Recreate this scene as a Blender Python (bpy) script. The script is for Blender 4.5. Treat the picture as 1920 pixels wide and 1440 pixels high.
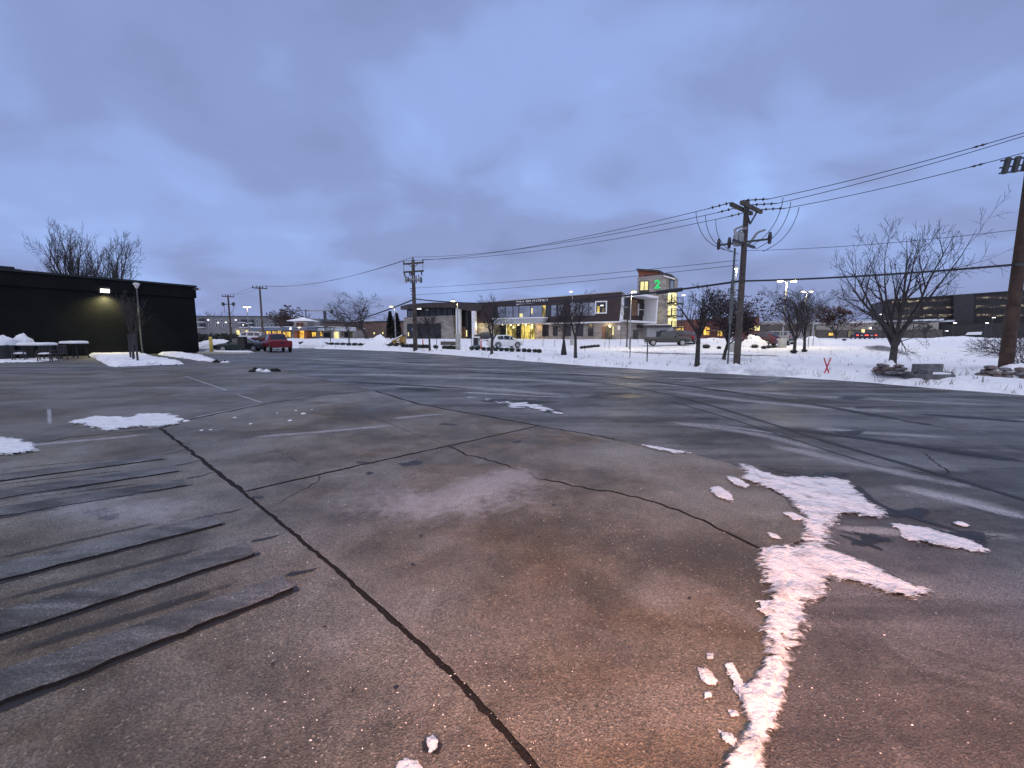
import bpy, bmesh, math, random
import numpy as np
from mathutils import Vector, Matrix, noise as mnoise
from mathutils.geometry import tessellate_polygon

for o in list(bpy.data.objects):
    bpy.data.objects.remove(o)
scn = bpy.context.scene
COL = scn.collection
R = math.radians

# ------------------------------------------------------------------ camera
FPX, CAMH, HORIZ = 760.0, 1.6, 631.0
TH = math.atan((720 - HORIZ) / FPX)
cam_d = bpy.data.cameras.new('camera')
cam_d.sensor_fit = 'HORIZONTAL'
cam_d.sensor_width = 36.0
cam_d.lens = 36.0 * FPX / 1920.0
cam_d.clip_start, cam_d.clip_end = 0.05, 4000
cam = bpy.data.objects.new('camera', cam_d)
COL.objects.link(cam)
cam.location = (0, 0, CAMH)
cam.rotation_euler = (math.pi / 2 - TH, 0, 0)
scn.camera = cam

# ------------------------------------------------------------------ world: overcast dusk sky
world = bpy.data.worlds.new('World')
scn.world = world
world.use_nodes = True
wn = world.node_tree.nodes
wl = world.node_tree.links
wn.clear()
SUN_EL, SUN_AZ = 62.0, 200.0


def wnode(t, **k):
    n = wn.new(t)
    for a, b in k.items():
        setattr(n, a, b)
    return n


def wmath(op, a, b=None, c=None):
    n = wnode('ShaderNodeMath', operation=op)
    for i, x in enumerate((a, b, c)):
        if x is None:
            continue
        if isinstance(x, (int, float)):
            n.inputs[i].default_value = x
        else:
            wl.new(x, n.inputs[i])
    return n.outputs[0]


tc = wnode('ShaderNodeTexCoord')
sep = wnode('ShaderNodeSeparateXYZ')
wl.new(tc.outputs['Generated'], sep.inputs[0])
zc = wmath('ADD', wmath('MAXIMUM', sep.outputs[2], 0.0), 0.30)
cmb = wnode('ShaderNodeCombineXYZ')
wl.new(wmath('DIVIDE', sep.outputs[0], zc), cmb.inputs[0])
wl.new(wmath('DIVIDE', sep.outputs[1], zc), cmb.inputs[1])
cmb.inputs[2].default_value = 3.7


def wnoise(scale, detail, rough, dist, off):
    mp = wnode('ShaderNodeMapping')
    mp.inputs['Location'].default_value = off
    wl.new(cmb.outputs[0], mp.inputs[0])
    n = wnode('ShaderNodeTexNoise')
    n.inputs['Scale'].default_value = scale
    n.inputs['Detail'].default_value = detail
    n.inputs['Roughness'].default_value = rough
    n.inputs['Distortion'].default_value = dist
    wl.new(mp.outputs[0], n.inputs['Vector'])
    return n.outputs['Fac']


nA = wnoise(0.8, 3.0, 0.5, 0.3, (1.3, 4.1, 0))
nB = wnoise(2.3, 4.0, 0.5, 0.4, (7.3, 2.2, 1))
cl = wmath('ADD', wmath('MULTIPLY', nA, 0.62), wmath('MULTIPLY', nB, 0.38))
ramp = wnode('ShaderNodeValToRGB')
ramp.color_ramp.interpolation = 'EASE'
el = ramp.color_ramp.elements
el[0].position, el[0].color = 0.36, (0.196, 0.256, 0.480, 1)
el[1].position, el[1].color = 0.70, (0.360, 0.530, 0.96, 1)
e = el.new(0.48)
e.color = (0.250, 0.320, 0.595, 1)
e = el.new(0.58)
e.color = (0.295, 0.405, 0.765, 1)
wl.new(cl, ramp.inputs[0])
sky = wnode('ShaderNodeTexSky')
sky.sky_type = 'NISHITA'
sky.sun_disc = False
sky.sun_elevation = R(2.0)
sky.sun_rotation = R(SUN_AZ)
bg1 = wnode('ShaderNodeBackground')
wl.new(ramp.outputs[0], bg1.inputs[0])
bg1.inputs[1].default_value = 1.0
bg2 = wnode('ShaderNodeBackground')
wl.new(sky.outputs[0], bg2.inputs[0])
bg2.inputs[1].default_value = 0.015
adds = wnode('ShaderNodeAddShader')
wl.new(bg1.outputs[0], adds.inputs[0])
wl.new(bg2.outputs[0], adds.inputs[1])
outw = wnode('ShaderNodeOutputWorld')
wl.new(adds.outputs[0], outw.inputs[0])

# ------------------------------------------------------------------ soft overcast daylight
sd = bpy.data.lights.new('overcast_sun', 'SUN')
sd.energy = 1.5
sd.angle = R(100)
sd.color = (1.0, 0.94, 0.88)
sun = bpy.data.objects.new('overcast_sun', sd)
COL.objects.link(sun)
sun.rotation_euler = (R(90 - SUN_EL), 0, R(-25))

scn.view_settings.view_transform = 'Standard'
scn.view_settings.look = 'None'
scn.view_settings.exposure = 0.0
scn.view_settings.gamma = 1.0
scn.view_settings.use_curve_mapping = False
scn.cycles.max_bounces = 6
scn.cycles.diffuse_bounces = 2
scn.cycles.glossy_bounces = 3
scn.cycles.transparent_max_bounces = 12
scn.cycles.use_denoising = True
scn.cycles.sample_clamp_indirect = 4.0

# ------------------------------------------------------------------ pixel helpers (photo pixels, 1920 x 1440)
SN, CS = math.sin(TH), math.cos(TH)


def ray(u, v):
    a, b = (u - 960.0) / FPX, (720.0 - v) / FPX
    return Vector((a, CS + b * SN, -SN + b * CS))


def P(u, v, Y):
    d = ray(u, v)
    return Vector((0, 0, CAMH)) + d * (Y / d.y)


def G(u, v, z=0.0):
    d = ray(u, v)
    return Vector((0, 0, CAMH)) + d * ((z - CAMH) / d.z)


def smooth(a, b, x):
    t = np.clip((np.asarray(x, float) - a) / (b - a), 0, 1)
    return t * t * (3 - 2 * t)


def _hash(ix, iy, s):
    n = np.sin(ix * 127.1 + iy * 311.7 + s * 74.7) * 43758.5453
    return n - np.floor(n)


def vnoise(x, y, s=0.0):
    x, y = np.asarray(x, float), np.asarray(y, float)
    ix, iy = np.floor(x), np.floor(y)
    fx, fy = x - ix, y - iy
    fx, fy = fx * fx * (3 - 2 * fx), fy * fy * (3 - 2 * fy)
    a, b = _hash(ix, iy, s), _hash(ix + 1, iy, s)
    c, d = _hash(ix, iy + 1, s), _hash(ix + 1, iy + 1, s)
    return (a + (b - a) * fx) * (1 - fy) + (c + (d - c) * fx) * fy


def fbm(x, y, s=0.0, oct=4):
    r, amp = 0.0, 0.5
    for k in range(oct):
        r = r + amp * vnoise(x * 2 ** k, y * 2 ** k, s + k * 3.1)
        amp *= 0.5
    return r


def poly_sdf(x, y, poly):
    """signed distance to polygon: positive inside"""
    x, y = np.asarray(x, float), np.asarray(y, float)
    d = np.full(x.shape, 1e9)
    ins = np.zeros(x.shape, bool)
    n = len(poly)
    for i in range(n):
        ax, ay = poly[i][0], poly[i][1]
        bx, by = poly[(i + 1) % n][0], poly[(i + 1) % n][1]
        ex, ey = bx - ax, by - ay
        L = ex * ex + ey * ey + 1e-12
        t = np.clip(((x - ax) * ex + (y - ay) * ey) / L, 0, 1)
        d = np.minimum(d, np.hypot(x - ax - t * ex, y - ay - t * ey))
        c = ((ay > y) != (by > y)) & (x < (bx - ax) * (y - ay) / (by - ay + 1e-12) + ax)
        ins ^= c
    return np.where(ins, d, -d)


# ------------------------------------------------------------------ mesh builder
class MB:
    def __init__(s):
        s.v, s.f, s.a = [], [], None

    def add(s, vs, fs):
        o = len(s.v)
        s.v += [tuple(x) for x in vs]
        s.f += [tuple(i + o for i in f) for f in fs]

    def box(s, c, size, rz=0.0, M=None):
        sx, sy, sz = [k / 2 for k in size]
        vs = [Vector((x, y, z)) for z in (-sz, sz) for x, y in ((-sx, -sy), (sx, -sy), (sx, sy), (-sx, sy))]
        if M is None:
            M = Matrix.Rotation(rz, 3, 'Z')
        c = Vector(c)
        s.add([M @ v + c for v in vs], [(3, 2, 1, 0), (4, 5, 6, 7), (0, 1, 5, 4), (1, 2, 6, 5), (2, 3, 7, 6), (3, 0, 4, 7)])

    def bar(s, a, b, w, h=None):
        a, b = Vector(a), Vector(b)
        d = b - a
        L = d.length
        q = d.to_track_quat('X', 'Z').to_matrix()
        s.box((a + b) / 2, (L, w, h or w), M=q)

    def tube(s, pts, rad, n=6, cap=True):
        pts = [Vector(p) for p in pts]
        if isinstance(rad, (int, float)):
            rad = [rad] * len(pts)
        vs, m = [], len(pts)
        up0 = None
        for i, p in enumerate(pts):
            d = (pts[min(i + 1, m - 1)] - pts[max(i - 1, 0)])
            if d.length < 1e-9:
                d = Vector((0, 0, 1))
            d.normalize()
            if up0 is None:
                up0 = d.orthogonal().normalized()
            a = (up0 - d * up0.dot(d))
            a = a.normalized() if a.length > 1e-6 else d.orthogonal().normalized()
            up0 = a
            b = d.cross(a)
            for k in range(n):
                t = 2 * math.pi * k / n
                vs.append(p + (a * math.cos(t) + b * math.sin(t)) * rad[i])
        fs = []
        for i in range(m - 1):
            for k in range(n):
                k2 = (k + 1) % n
                fs.append((i * n + k, i * n + k2, (i + 1) * n + k2, (i + 1) * n + k))
        if cap:
            fs.append(tuple(range(n - 1, -1, -1)))
            fs.append(tuple((m - 1) * n + k for k in range(n)))
        s.add(vs, fs)

    def prism(s, poly, vec):
        """planar polygon (3D points) swept by vec"""
        poly = [Vector(p) for p in poly]
        vec = Vector(vec)
        n = len(poly)
        tri = tessellate_polygon([poly])
        vs = poly + [p + vec for p in poly]
        fs = [tuple(t) for t in tri] + [tuple(i + n for i in reversed(t)) for t in tri]
        fs += [(i, (i + 1) % n, n + (i + 1) % n, n + i) for i in range(n)]
        s.add(vs, fs)

    def lathe(s, prof, n=16, c=(0, 0, 0), M=None):
        """prof: [(r,z)] around z"""
        c = Vector(c)
        vs, fs = [], []
        for r, z in prof:
            for k in range(n):
                t = 2 * math.pi * k / n
                p = Vector((r * math.cos(t), r * math.sin(t), z))
                vs.append((M @ p if M else p) + c)
        for i in range(len(prof) - 1):
            for k in range(n):
                k2 = (k + 1) % n
                fs.append((i * n + k, i * n + k2, (i + 1) * n + k2, (i + 1) * n + k))
        fs.append(tuple(range(n - 1, -1, -1)))
        fs.append(tuple((len(prof) - 1) * n + k for k in range(n)))
        s.add(vs, fs)

    def mesh(s, name, smooth_=False, fixn=True):
        me = bpy.data.meshes.new(name)
        me.from_pydata(s.v, [], s.f)
        me.update()
        if fixn:
            bm = bmesh.new()
            bm.from_mesh(me)
            bmesh.ops.recalc_face_normals(bm, faces=bm.faces)
            bm.to_mesh(me)
            bm.free()
        if smooth_:
            me.polygons.foreach_set('use_smooth', [True] * len(me.polygons))
        return me

    def build(s, name, mat, parent=None, smooth_=False, fixn=True, bevel=0.0):
        me = s.mesh(name, smooth_, fixn)
        o = link(name, me, mat, parent)
        if bevel:
            m = o.modifiers.new('bevel', 'BEVEL')
            m.width, m.segments, m.limit_method = bevel, 2, 'ANGLE'
        return o


def link(name, me, mat=None, parent=None):
    o = bpy.data.objects.new(name, me)
    COL.objects.link(o)
    if mat is not None:
        me.materials.clear()
        me.materials.append(M[mat] if isinstance(mat, str) else mat)
    if parent is not None:
        o.parent = parent
        bpy_parent_inv(o, parent)
    return o


def bpy_parent_inv(o, parent):
    """vertices are given in world space: cancel the parent's transform"""
    o.matrix_parent_inverse = wmat(parent).inverted()


def wmat(o):
    m = o.matrix_basis.copy()
    if o.parent:
        m = wmat(o.parent) @ o.matrix_parent_inverse @ m
    return m


def tag(o, label, cat, group=None):
    o['label'], o['category'] = label, cat
    if group:
        o['group'] = group
    return o


def thing(name, loc, label, cat, group=None, rz=0.0):
    o = bpy.data.objects.new(name, None)
    COL.objects.link(o)
    o.location = loc
    o.rotation_euler = (0, 0, rz)
    o.empty_display_size = 0.3
    return tag(o, label, cat, group)


def structure(o):
    o['kind'] = 'structure'
    return o


def stuff(o):
    o['kind'] = 'stuff'
    return o


# ------------------------------------------------------------------ materials
M = {}


def new_mat(name):
    m = bpy.data.materials.new(name)
    m.use_nodes = True
    M[name] = m
    nt = m.node_tree
    return m, nt.nodes, nt.links, nt.nodes['Principled BSDF']


def mat(name, col, rough=0.7, var=0.12, scale=3.0, bump=0.0, bscale=None, metal=0.0, emit=None, estr=0.0, spec=0.5, col2=None):
    m, n, l, b = new_mat(name)
    g = n.new('ShaderNodeNewGeometry')
    nz = n.new('ShaderNodeTexNoise')
    nz.inputs['Scale'].default_value = scale
    nz.inputs['Detail'].default_value = 5
    l.new(g.outputs['Position'], nz.inputs['Vector'])
    rp = n.new('ShaderNodeValToRGB')
    c2 = col2 or tuple(min(1, c * (1 + var)) for c in col)
    c1 = tuple(c * (1 - var) for c in col) if col2 is None else col
    rp.color_ramp.elements[0].position, rp.color_ramp.elements[0].color = 0.35, (*c1, 1)
    rp.color_ramp.elements[1].position, rp.color_ramp.elements[1].color = 0.65, (*c2, 1)
    l.new(nz.outputs['Fac'], rp.inputs[0])
    l.new(rp.outputs[0], b.inputs['Base Color'])
    b.inputs['Roughness'].default_value = rough
    b.inputs['Metallic'].default_value = metal
    b.inputs['Specular IOR Level'].default_value = spec
    if emit:
        b.inputs['Emission Color'].default_value = (*emit, 1)
        b.inputs['Emission Strength'].default_value = estr
    if bump:
        nb = n.new('ShaderNodeTexNoise')
        nb.inputs['Scale'].default_value = bscale or scale * 6
        nb.inputs['Detail'].default_value = 4
        l.new(g.outputs['Position'], nb.inputs['Vector'])
        bp = n.new('ShaderNodeBump')
        bp.inputs['Strength'].default_value = bump
        bp.inputs['Distance'].default_value = 0.05
        l.new(nb.outputs['Fac'], bp.inputs['Height'])
        l.new(bp.outputs[0], b.inputs['Normal'])
    return m


def nn(n, t, **k):
    x = n.new(t)
    for a, b in k.items():
        setattr(x, a, b)
    return x


def tex_noise(n, l, vec, scale, detail=4, rough=0.5, dist=0.0):
    t = n.new('ShaderNodeTexNoise')
    t.inputs['Scale'].default_value = scale
    t.inputs['Detail'].default_value = detail
    t.inputs['Roughness'].default_value = rough
    t.inputs['Distortion'].default_value = dist
    if vec is not None:
        l.new(vec, t.inputs['Vector'])
    return t.outputs['Fac']


def ramp2(n, l, fac, p0, c0, p1, c1):
    r = n.new('ShaderNodeValToRGB')
    r.color_ramp.elements[0].position, r.color_ramp.elements[0].color = p0, (*c0, 1) if len(c0) == 3 else c0
    r.color_ramp.elements[1].position, r.color_ramp.elements[1].color = p1, (*c1, 1) if len(c1) == 3 else c1
    l.new(fac, r.inputs[0])
    return r.outputs[0]


def mixc(n, l, fac, a, b, mode='MIX'):
    x = n.new('ShaderNodeMix')
    x.data_type = 'RGBA'
    x.blend_type = mode
    for sock, val in ((x.inputs[0], fac), (x.inputs[6], a), (x.inputs[7], b)):
        if isinstance(val, (int, float)):
            sock.default_value = val
        elif isinstance(val, tuple):
            sock.default_value = (*val, 1)
        else:
            l.new(val, sock)
    return x.outputs[2]


def pavement(name, dark, light, stain, frost, agg_scale, agg_amt, rough, streak_rot, tint, stretch=(0.16, 1.5, 1)):
    """concrete / asphalt: mottling, stains, aggregate speckle, wheel-worn streaks, salt residue"""
    m, n, l, b = new_mat(name)
    g = n.new('ShaderNodeNewGeometry')
    pos = g.outputs['Position']
    mp = n.new('ShaderNodeMapping')
    mp.inputs['Rotation'].default_value = (0, 0, streak_rot)
    mp.inputs['Scale'].default_value = stretch
    l.new(pos, mp.inputs[0])
    big = tex_noise(n, l, pos, 0.45, 5, 0.55, 0.4)
    med = tex_noise(n, l, pos, 3.2, 6, 0.6, 0.2)
    fine = tex_noise(n, l, pos, 90, 3, 0.6)
    stk = tex_noise(n, l, mp.outputs[0], 1.0, 6, 0.55, 0.5)
    c = ramp2(n, l, med, 0.3, dark, 0.72, light)
    c = mixc(n, l, ramp2(n, l, big, 0.42, (0, 0, 0), 0.62, (1, 1, 1)), c, tint, 'MULTIPLY')
    blot = tex_noise(n, l, pos, 1.35, 8, 0.62, 0.7)
    c = mixc(n, l, ramp2(n, l, blot, 0.33, (0.7,) * 3, 0.47, (0, 0, 0)), c, stain)
    c = mixc(n, l, ramp2(n, l, blot, 0.55, (0, 0, 0), 0.74, (0.55,) * 3), c, frost)
    c = mixc(n, l, ramp2(n, l, stk, 0.36, (0.75, 0.75, 0.75), 0.46, (0, 0, 0)), c, stain)
    fr = ramp2(n, l, stk, 0.47, (0, 0, 0), 0.68, (1, 1, 1))
    fr2 = mixc(n, l, 1.0, fr, ramp2(n, l, fine, 0.42, (0.25,) * 3, 0.62, (1, 1, 1)), 'MULTIPLY')
    c = mixc(n, l, fr2, c, frost)
    # aggregate
    vo = n.new('ShaderNodeTexVoronoi')
    vo.inputs['Scale'].default_value = agg_scale
    l.new(pos, vo.inputs['Vector'])
    wn_ = n.new('ShaderNodeTexWhiteNoise')
    l.new(vo.outputs['Position'], wn_.inputs[0])
    ag = ramp2(n, l, wn_.outputs[0], 0.05, (0.45,) * 3, 0.97, (1.5,) * 3)
    c = mixc(n, l, agg_amt, c, ag, 'MULTIPLY')
    c = mixc(n, l, ramp2(n, l, wn_.outputs[0], 0.978, (0, 0, 0), 0.985, (0.4,) * 3), c, tuple(min(1, x * 2.3) for x in light))
    l.new(c, b.inputs['Base Color'])
    rr = n.new('ShaderNodeMapRange')
    l.new(big, rr.inputs[0])
    rr.inputs[1].default_value, rr.inputs[2].default_value = 0.35, 0.65
    rr.inputs[3].default_value, rr.inputs[4].default_value = rough - 0.16, rough + 0.12
    l.new(rr.outputs[0], b.inputs['Roughness'])
    bp = n.new('ShaderNodeBump')
    bp.inputs['Strength'].default_value = 0.55
    bp.inputs['Distance'].default_value = 0.011
    ad = n.new('ShaderNodeMath')
    l.new(fine, ad.inputs[0])
    l.new(vo.outputs['Distance'], ad.inputs[1])
    l.new(ad.outputs[0], bp.inputs['Height'])
    l.new(bp.outputs[0], b.inputs['Normal'])
    return m


pavement('asphalt', (0.054, 0.052, 0.051), (0.118, 0.115, 0.111), (0.032, 0.030, 0.030), (0.26, 0.265, 0.27), 130, 0.7, 0.58, R(38), (0.72, 0.70, 0.69))
pavement('concrete', (0.078, 0.069, 0.054), (0.172, 0.156, 0.126), (0.052, 0.045, 0.035), (0.29, 0.285, 0.265), 115, 0.7, 0.58, R(-12), (0.86, 0.70, 0.54), (0.42, 0.65, 1))
pavement('concrete_far', (0.090, 0.080, 0.063), (0.150, 0.136, 0.112), (0.060, 0.052, 0.041), (0.22, 0.215, 0.205), 100, 0.5, 0.60, R(-20), (0.74, 0.71, 0.68), (0.3, 0.9, 1))
pavement('strip_concrete', (0.060, 0.059, 0.057), (0.140, 0.137, 0.130), (0.028, 0.026, 0.025), (0.24, 0.24, 0.24), 120, 0.6, 0.60, R(-36), (0.72, 0.71, 0.70), (1.2, 6.0, 1))


def snow_mat(name, col, dirty, scale=1.4, amt=0.5):
    m, n, l, b = new_mat(name)
    g = n.new('ShaderNodeNewGeometry')
    pos = g.outputs['Position']
    a = tex_noise(n, l, pos, scale, 6, 0.6)
    f = tex_noise(n, l, pos, 16, 5, 0.6)
    lump = tex_noise(n, l, pos, 3.5, 4, 0.5)
    c = mixc(n, l, ramp2(n, l, a, 0.52, (0, 0, 0), 0.74, (amt,) * 3), col, dirty)
    c = mixc(n, l, ramp2(n, l, f, 0.66, (0, 0, 0), 0.72, (amt * 0.8,) * 3), c, tuple(x * 0.5 for x in dirty))
    l.new(c, b.inputs['Base Color'])
    b.inputs['Roughness'].default_value = 0.75
    b.inputs['Specular IOR Level'].default_value = 0.3
    bp = n.new('ShaderNodeBump')
    bp.inputs['Strength'].default_value = 0.8
    bp.inputs['Distance'].default_value = 0.15
    ad = n.new('ShaderNodeMath')
    ad.operation = 'MULTIPLY_ADD'
    l.new(f, ad.inputs[0])
    ad.inputs[1].default_value = 0.35
    l.new(lump, ad.inputs[2])
    l.new(ad.outputs[0], bp.inputs['Height'])
    l.new(bp.outputs[0], b.inputs['Normal'])
    return m


snow_mat('snow', (0.86, 0.87, 0.89), (0.52, 0.51, 0.50), 0.8, 0.35)
snow_mat('snow_pile', (0.84, 0.85, 0.88), (0.42, 0.41, 0.41), 2.0, 0.7)
snow_mat('ice', (0.72, 0.74, 0.78), (0.26, 0.25, 0.25), 7.0, 0.8)


def feather(name):
    m = M[name]
    n, l = m.node_tree.nodes, m.node_tree.links
    b = n['Principled BSDF']
    b.inputs['Roughness'].default_value = 0.5
    g = n.new('ShaderNodeNewGeometry')
    at = n.new('ShaderNodeAttribute')
    at.attribute_name = 'fade'
    mp = n.new('ShaderNodeMapping')
    mp.inputs['Rotation'].default_value = (0, 0, R(20))
    mp.inputs['Scale'].default_value = (12, 36, 1)
    l.new(g.outputs['Position'], mp.inputs[0])
    nz = tex_noise(n, l, mp.outputs[0], 1.0, 8, 0.68, 0.6)
    a = n.new('ShaderNodeMath')
    a.operation = 'MULTIPLY_ADD'
    l.new(nz, a.inputs[0])
    a.inputs[1].default_value = 1.5
    l.new(at.outputs['Fac'], a.inputs[2])
    mr = n.new('ShaderNodeMapRange')
    mr.interpolation_type = 'SMOOTHSTEP'
    mr.inputs[1].default_value, mr.inputs[2].default_value = 0.86, 1.18
    l.new(a.outputs[0], mr.inputs[0])
    l.new(mr.outputs[0], b.inputs['Alpha'])


snow_mat('snow_scrap', (0.80, 0.81, 0.84), (0.45, 0.44, 0.44), 5.0, 0.5)
feather('ice')
feather('snow_scrap')


def decal(name, col, rough, p0, p1, amax, nscale):
    """thin surface deposit (salt residue, damp, tyre rubber, painted strip shade): fades at its edge, broken up by noise"""
    m, n, l, b = new_mat(name)
    g = n.new('ShaderNodeNewGeometry')
    at = n.new('ShaderNodeAttribute')
    at.attribute_name = 'fade'
    nz = tex_noise(n, l, g.outputs['Position'], nscale, 7, 0.65, 0.3)
    nf = tex_noise(n, l, g.outputs['Position'], nscale * 7, 6, 0.7)
    s = n.new('ShaderNodeMath')
    s.operation = 'MULTIPLY_ADD'
    l.new(nz, s.inputs[0])
    s.inputs[1].default_value = 1.7
    s2 = n.new('ShaderNodeMath')
    s2.operation = 'MULTIPLY_ADD'
    l.new(nf, s2.inputs[0])
    s2.inputs[1].default_value = 1.1
    s2.inputs[2].default_value = -1.4
    l.new(s2.outputs[0], s.inputs[2])
    t = n.new('ShaderNodeMath')
    l.new(at.outputs['Fac'], t.inputs[0])
    l.new(s.outputs[0], t.inputs[1])
    mr = n.new('ShaderNodeMapRange')
    mr.interpolation_type = 'SMOOTHSTEP'
    mr.inputs[1].default_value, mr.inputs[2].default_value = p0, p1
    mr.inputs[4].default_value = amax
    l.new(t.outputs[0], mr.inputs[0])
    ml = n.new('ShaderNodeMath')
    ml.operation = 'MULTIPLY'
    l.new(mr.outputs[0], ml.inputs[0])
    l.new(ramp2(n, l, at.outputs['Fac'], 0.0, (0, 0, 0), 0.25, (1, 1, 1)), ml.inputs[1])
    if 'frost' in name:
        gr = n.new('ShaderNodeMath')
        gr.operation = 'MULTIPLY'
        l.new(ml.outputs[0], gr.inputs[0])
        l.new(ramp2(n, l, tex_noise(n, l, g.outputs['Position'], 150, 3, 0.7), 0.40, (0.15,) * 3, 0.60, (1, 1, 1)), gr.inputs[1])
        ml = gr
    l.new(ml.outputs[0], b.inputs['Alpha'])
    b.inputs['Base Color'].default_value = (*col, 1)
    b.inputs['Roughness'].default_value = rough
    return m


decal('frost', (0.44, 0.44, 0.45), 0.8, 0.20, 1.15, 0.9, 1.7)
decal('frost_strong', (0.52, 0.53, 0.56), 0.8, 0.15, 0.95, 0.9, 3.0)
decal('damp_shade', (0.018, 0.017, 0.018), 0.45, 0.30, 0.62, 0.85, 4.0)  # wet marks; also the shade painted in front of the raised strips
decal('damp_soft_shade', (0.028, 0.026, 0.025), 0.6, 0.2, 0.9, 0.6, 2.0)  # soft wet marks; also the shade painted behind the raised strips
decal('rubber', (0.022, 0.022, 0.025), 0.6, 0.25, 0.75, 0.75, 1.6)

mat('black_wall', (0.0042, 0.0054, 0.0058), 0.85, 0.3, 0.7, 0.4, 9, spec=0.25)
mat('black_trim', (0.010, 0.012, 0.013), 0.6, 0.2, 1.0)
mat('bark', (0.050, 0.043, 0.040), 0.9, 0.3, 6, 0.6, 30)
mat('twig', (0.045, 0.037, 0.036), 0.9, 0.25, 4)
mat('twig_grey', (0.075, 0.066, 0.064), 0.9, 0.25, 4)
mat('rust_leaf', (0.075, 0.034, 0.024), 0.9, 0.45, 5)
mat('plum_leaf', (0.042, 0.026, 0.029), 0.9, 0.45, 5)
mat('shrub_leaf', (0.022, 0.026, 0.020), 0.85, 0.4, 6)
mat('evergreen', (0.020, 0.028, 0.024), 0.9, 0.4, 3)
mat('pole_wood', (0.085, 0.070, 0.060), 0.9, 0.3, 3, 0.5, 25)
mat('pole_brown', (0.060, 0.036, 0.026), 0.9, 0.35, 3, 0.6, 25)
mat('dark_metal', (0.035, 0.036, 0.040), 0.5, 0.15, 4)
mat('grey_metal', (0.30, 0.31, 0.33), 0.45, 0.12, 4, metal=0.3)
mat('insulator', (0.030, 0.028, 0.034), 0.35, 0.1, 6)
mat('cable_black', (0.020, 0.021, 0.030), 0.6, 0.1, 2)
mat('wire_grey', (0.080, 0.085, 0.110), 0.6, 0.1, 2)
mat('pipe_grey', (0.10, 0.11, 0.11), 0.6, 0.1, 2)
mat('white_paint', (0.70, 0.70, 0.70), 0.6, 0.08, 1.5)
mat('white_panel', (0.72, 0.73, 0.75), 0.5, 0.06, 0.5)
mat('grey_panel', (0.34, 0.35, 0.37), 0.5, 0.08, 0.6)
mat('light_roof', (0.50, 0.52, 0.56), 0.7, 0.1, 0.6)
mat('maroon_panel', (0.028, 0.014, 0.016), 0.45, 0.22, 0.9)
mat('dark_fascia', (0.034, 0.024, 0.024), 0.5, 0.2, 1.0)
mat('orange_panel', (0.27, 0.085, 0.040), 0.6, 0.15, 1.0)
mat('wood_and_lit_stone', (0.19, 0.10, 0.055), 0.6, 0.25, 1.5)  # brown wood; also the lamplit stone colour beside the side door
mat('frame_dark', (0.020, 0.021, 0.024), 0.4, 0.1, 3)
mat('yellow_paint', (0.62, 0.48, 0.12), 0.6, 0.15, 2)
mat('machine_yellow', (0.34, 0.21, 0.05), 0.6, 0.25, 3)
mat('red_paint', (0.46, 0.03, 0.03), 0.5, 0.1, 4)
mat('pink_stake', (0.60, 0.07, 0.10), 0.6, 0.1, 4)
mat('stone_grey', (0.15, 0.15, 0.155), 0.9, 0.3, 4, 0.8, 20)
mat('stone_brown', (0.17, 0.13, 0.115), 0.9, 0.4, 3, 0.8, 18)
mat('concrete_block', (0.40, 0.39, 0.37), 0.9, 0.12, 3, 0.4, 20)
mat('grey_siding', (0.16, 0.16, 0.165), 0.8, 0.12, 0.5)
mat('tan_wall', (0.33, 0.29, 0.25), 0.85, 0.14, 0.4)
mat('tan_dark', (0.10, 0.085, 0.070), 0.85, 0.14, 0.4)
mat('brick_red', (0.19, 0.070, 0.052), 0.85, 0.2, 0.8)
mat('brick_brown', (0.13, 0.085, 0.070), 0.85, 0.2, 0.6)
mat('office_dark', (0.022, 0.020, 0.021), 0.7, 0.2, 0.4)
mat('blue_roof', (0.13, 0.155, 0.21), 0.7, 0.12, 0.5)
mat('tyre', (0.016, 0.016, 0.017), 0.85, 0.2, 10)
mat('rim', (0.48, 0.49, 0.51), 0.35, 0.08, 8, metal=0.6)
mat('car_green', (0.008, 0.020, 0.022), 0.25, 0.1, 2, spec=0.6)
mat('car_red', (0.170, 0.010, 0.022), 0.35, 0.15, 2, spec=0.5)
mat('car_white', (0.68, 0.69, 0.70), 0.35, 0.06, 2)
mat('car_grey', (0.034, 0.036, 0.038), 0.38, 0.12, 2)
mat('car_wine', (0.055, 0.012, 0.018), 0.35, 0.12, 2)
mat('car_silver', (0.22, 0.23, 0.24), 0.35, 0.1, 2)
mat('car_glass', (0.012, 0.014, 0.018), 0.12, 0.1, 2, spec=0.8)
mat('plastic_black', (0.018, 0.018, 0.019), 0.6, 0.1, 6)
mat('chrome', (0.55, 0.55, 0.56), 0.25, 0.05, 6, metal=0.9)
mat('headlamp', (0.70, 0.70, 0.72), 0.2, 0.05, 8)
mat('tail_red', (0.28, 0.010, 0.012), 0.3, 0.1, 8)
mat('tail_lit', (0.6, 0.02, 0.02), 0.3, 0.1, 8, emit=(1.0, 0.06, 0.04), estr=5.0)
mat('plate', (0.62, 0.63, 0.66), 0.6, 0.15, 30)
mat('dark_glass', (0.016, 0.018, 0.022), 0.10, 0.2, 0.6, spec=0.7)
mat('blue_glass', (0.30, 0.33, 0.38), 0.14, 0.2, 0.5, metal=0.55)
mat('grill_cover', (0.020, 0.020, 0.022), 0.7, 0.2, 3)
mat('lamp_white', (0.9, 0.9, 0.85), 0.4, 0.02, 3, emit=(1.0, 0.86, 0.46), estr=7.0)
mat('lamp_cold', (0.9, 0.9, 0.9), 0.4, 0.02, 3, emit=(1.0, 0.96, 0.88), estr=3.0)
mat('lamp_warm', (0.9, 0.6, 0.4), 0.4, 0.02, 3, emit=(1.0, 0.66, 0.46), estr=6.0)
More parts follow.
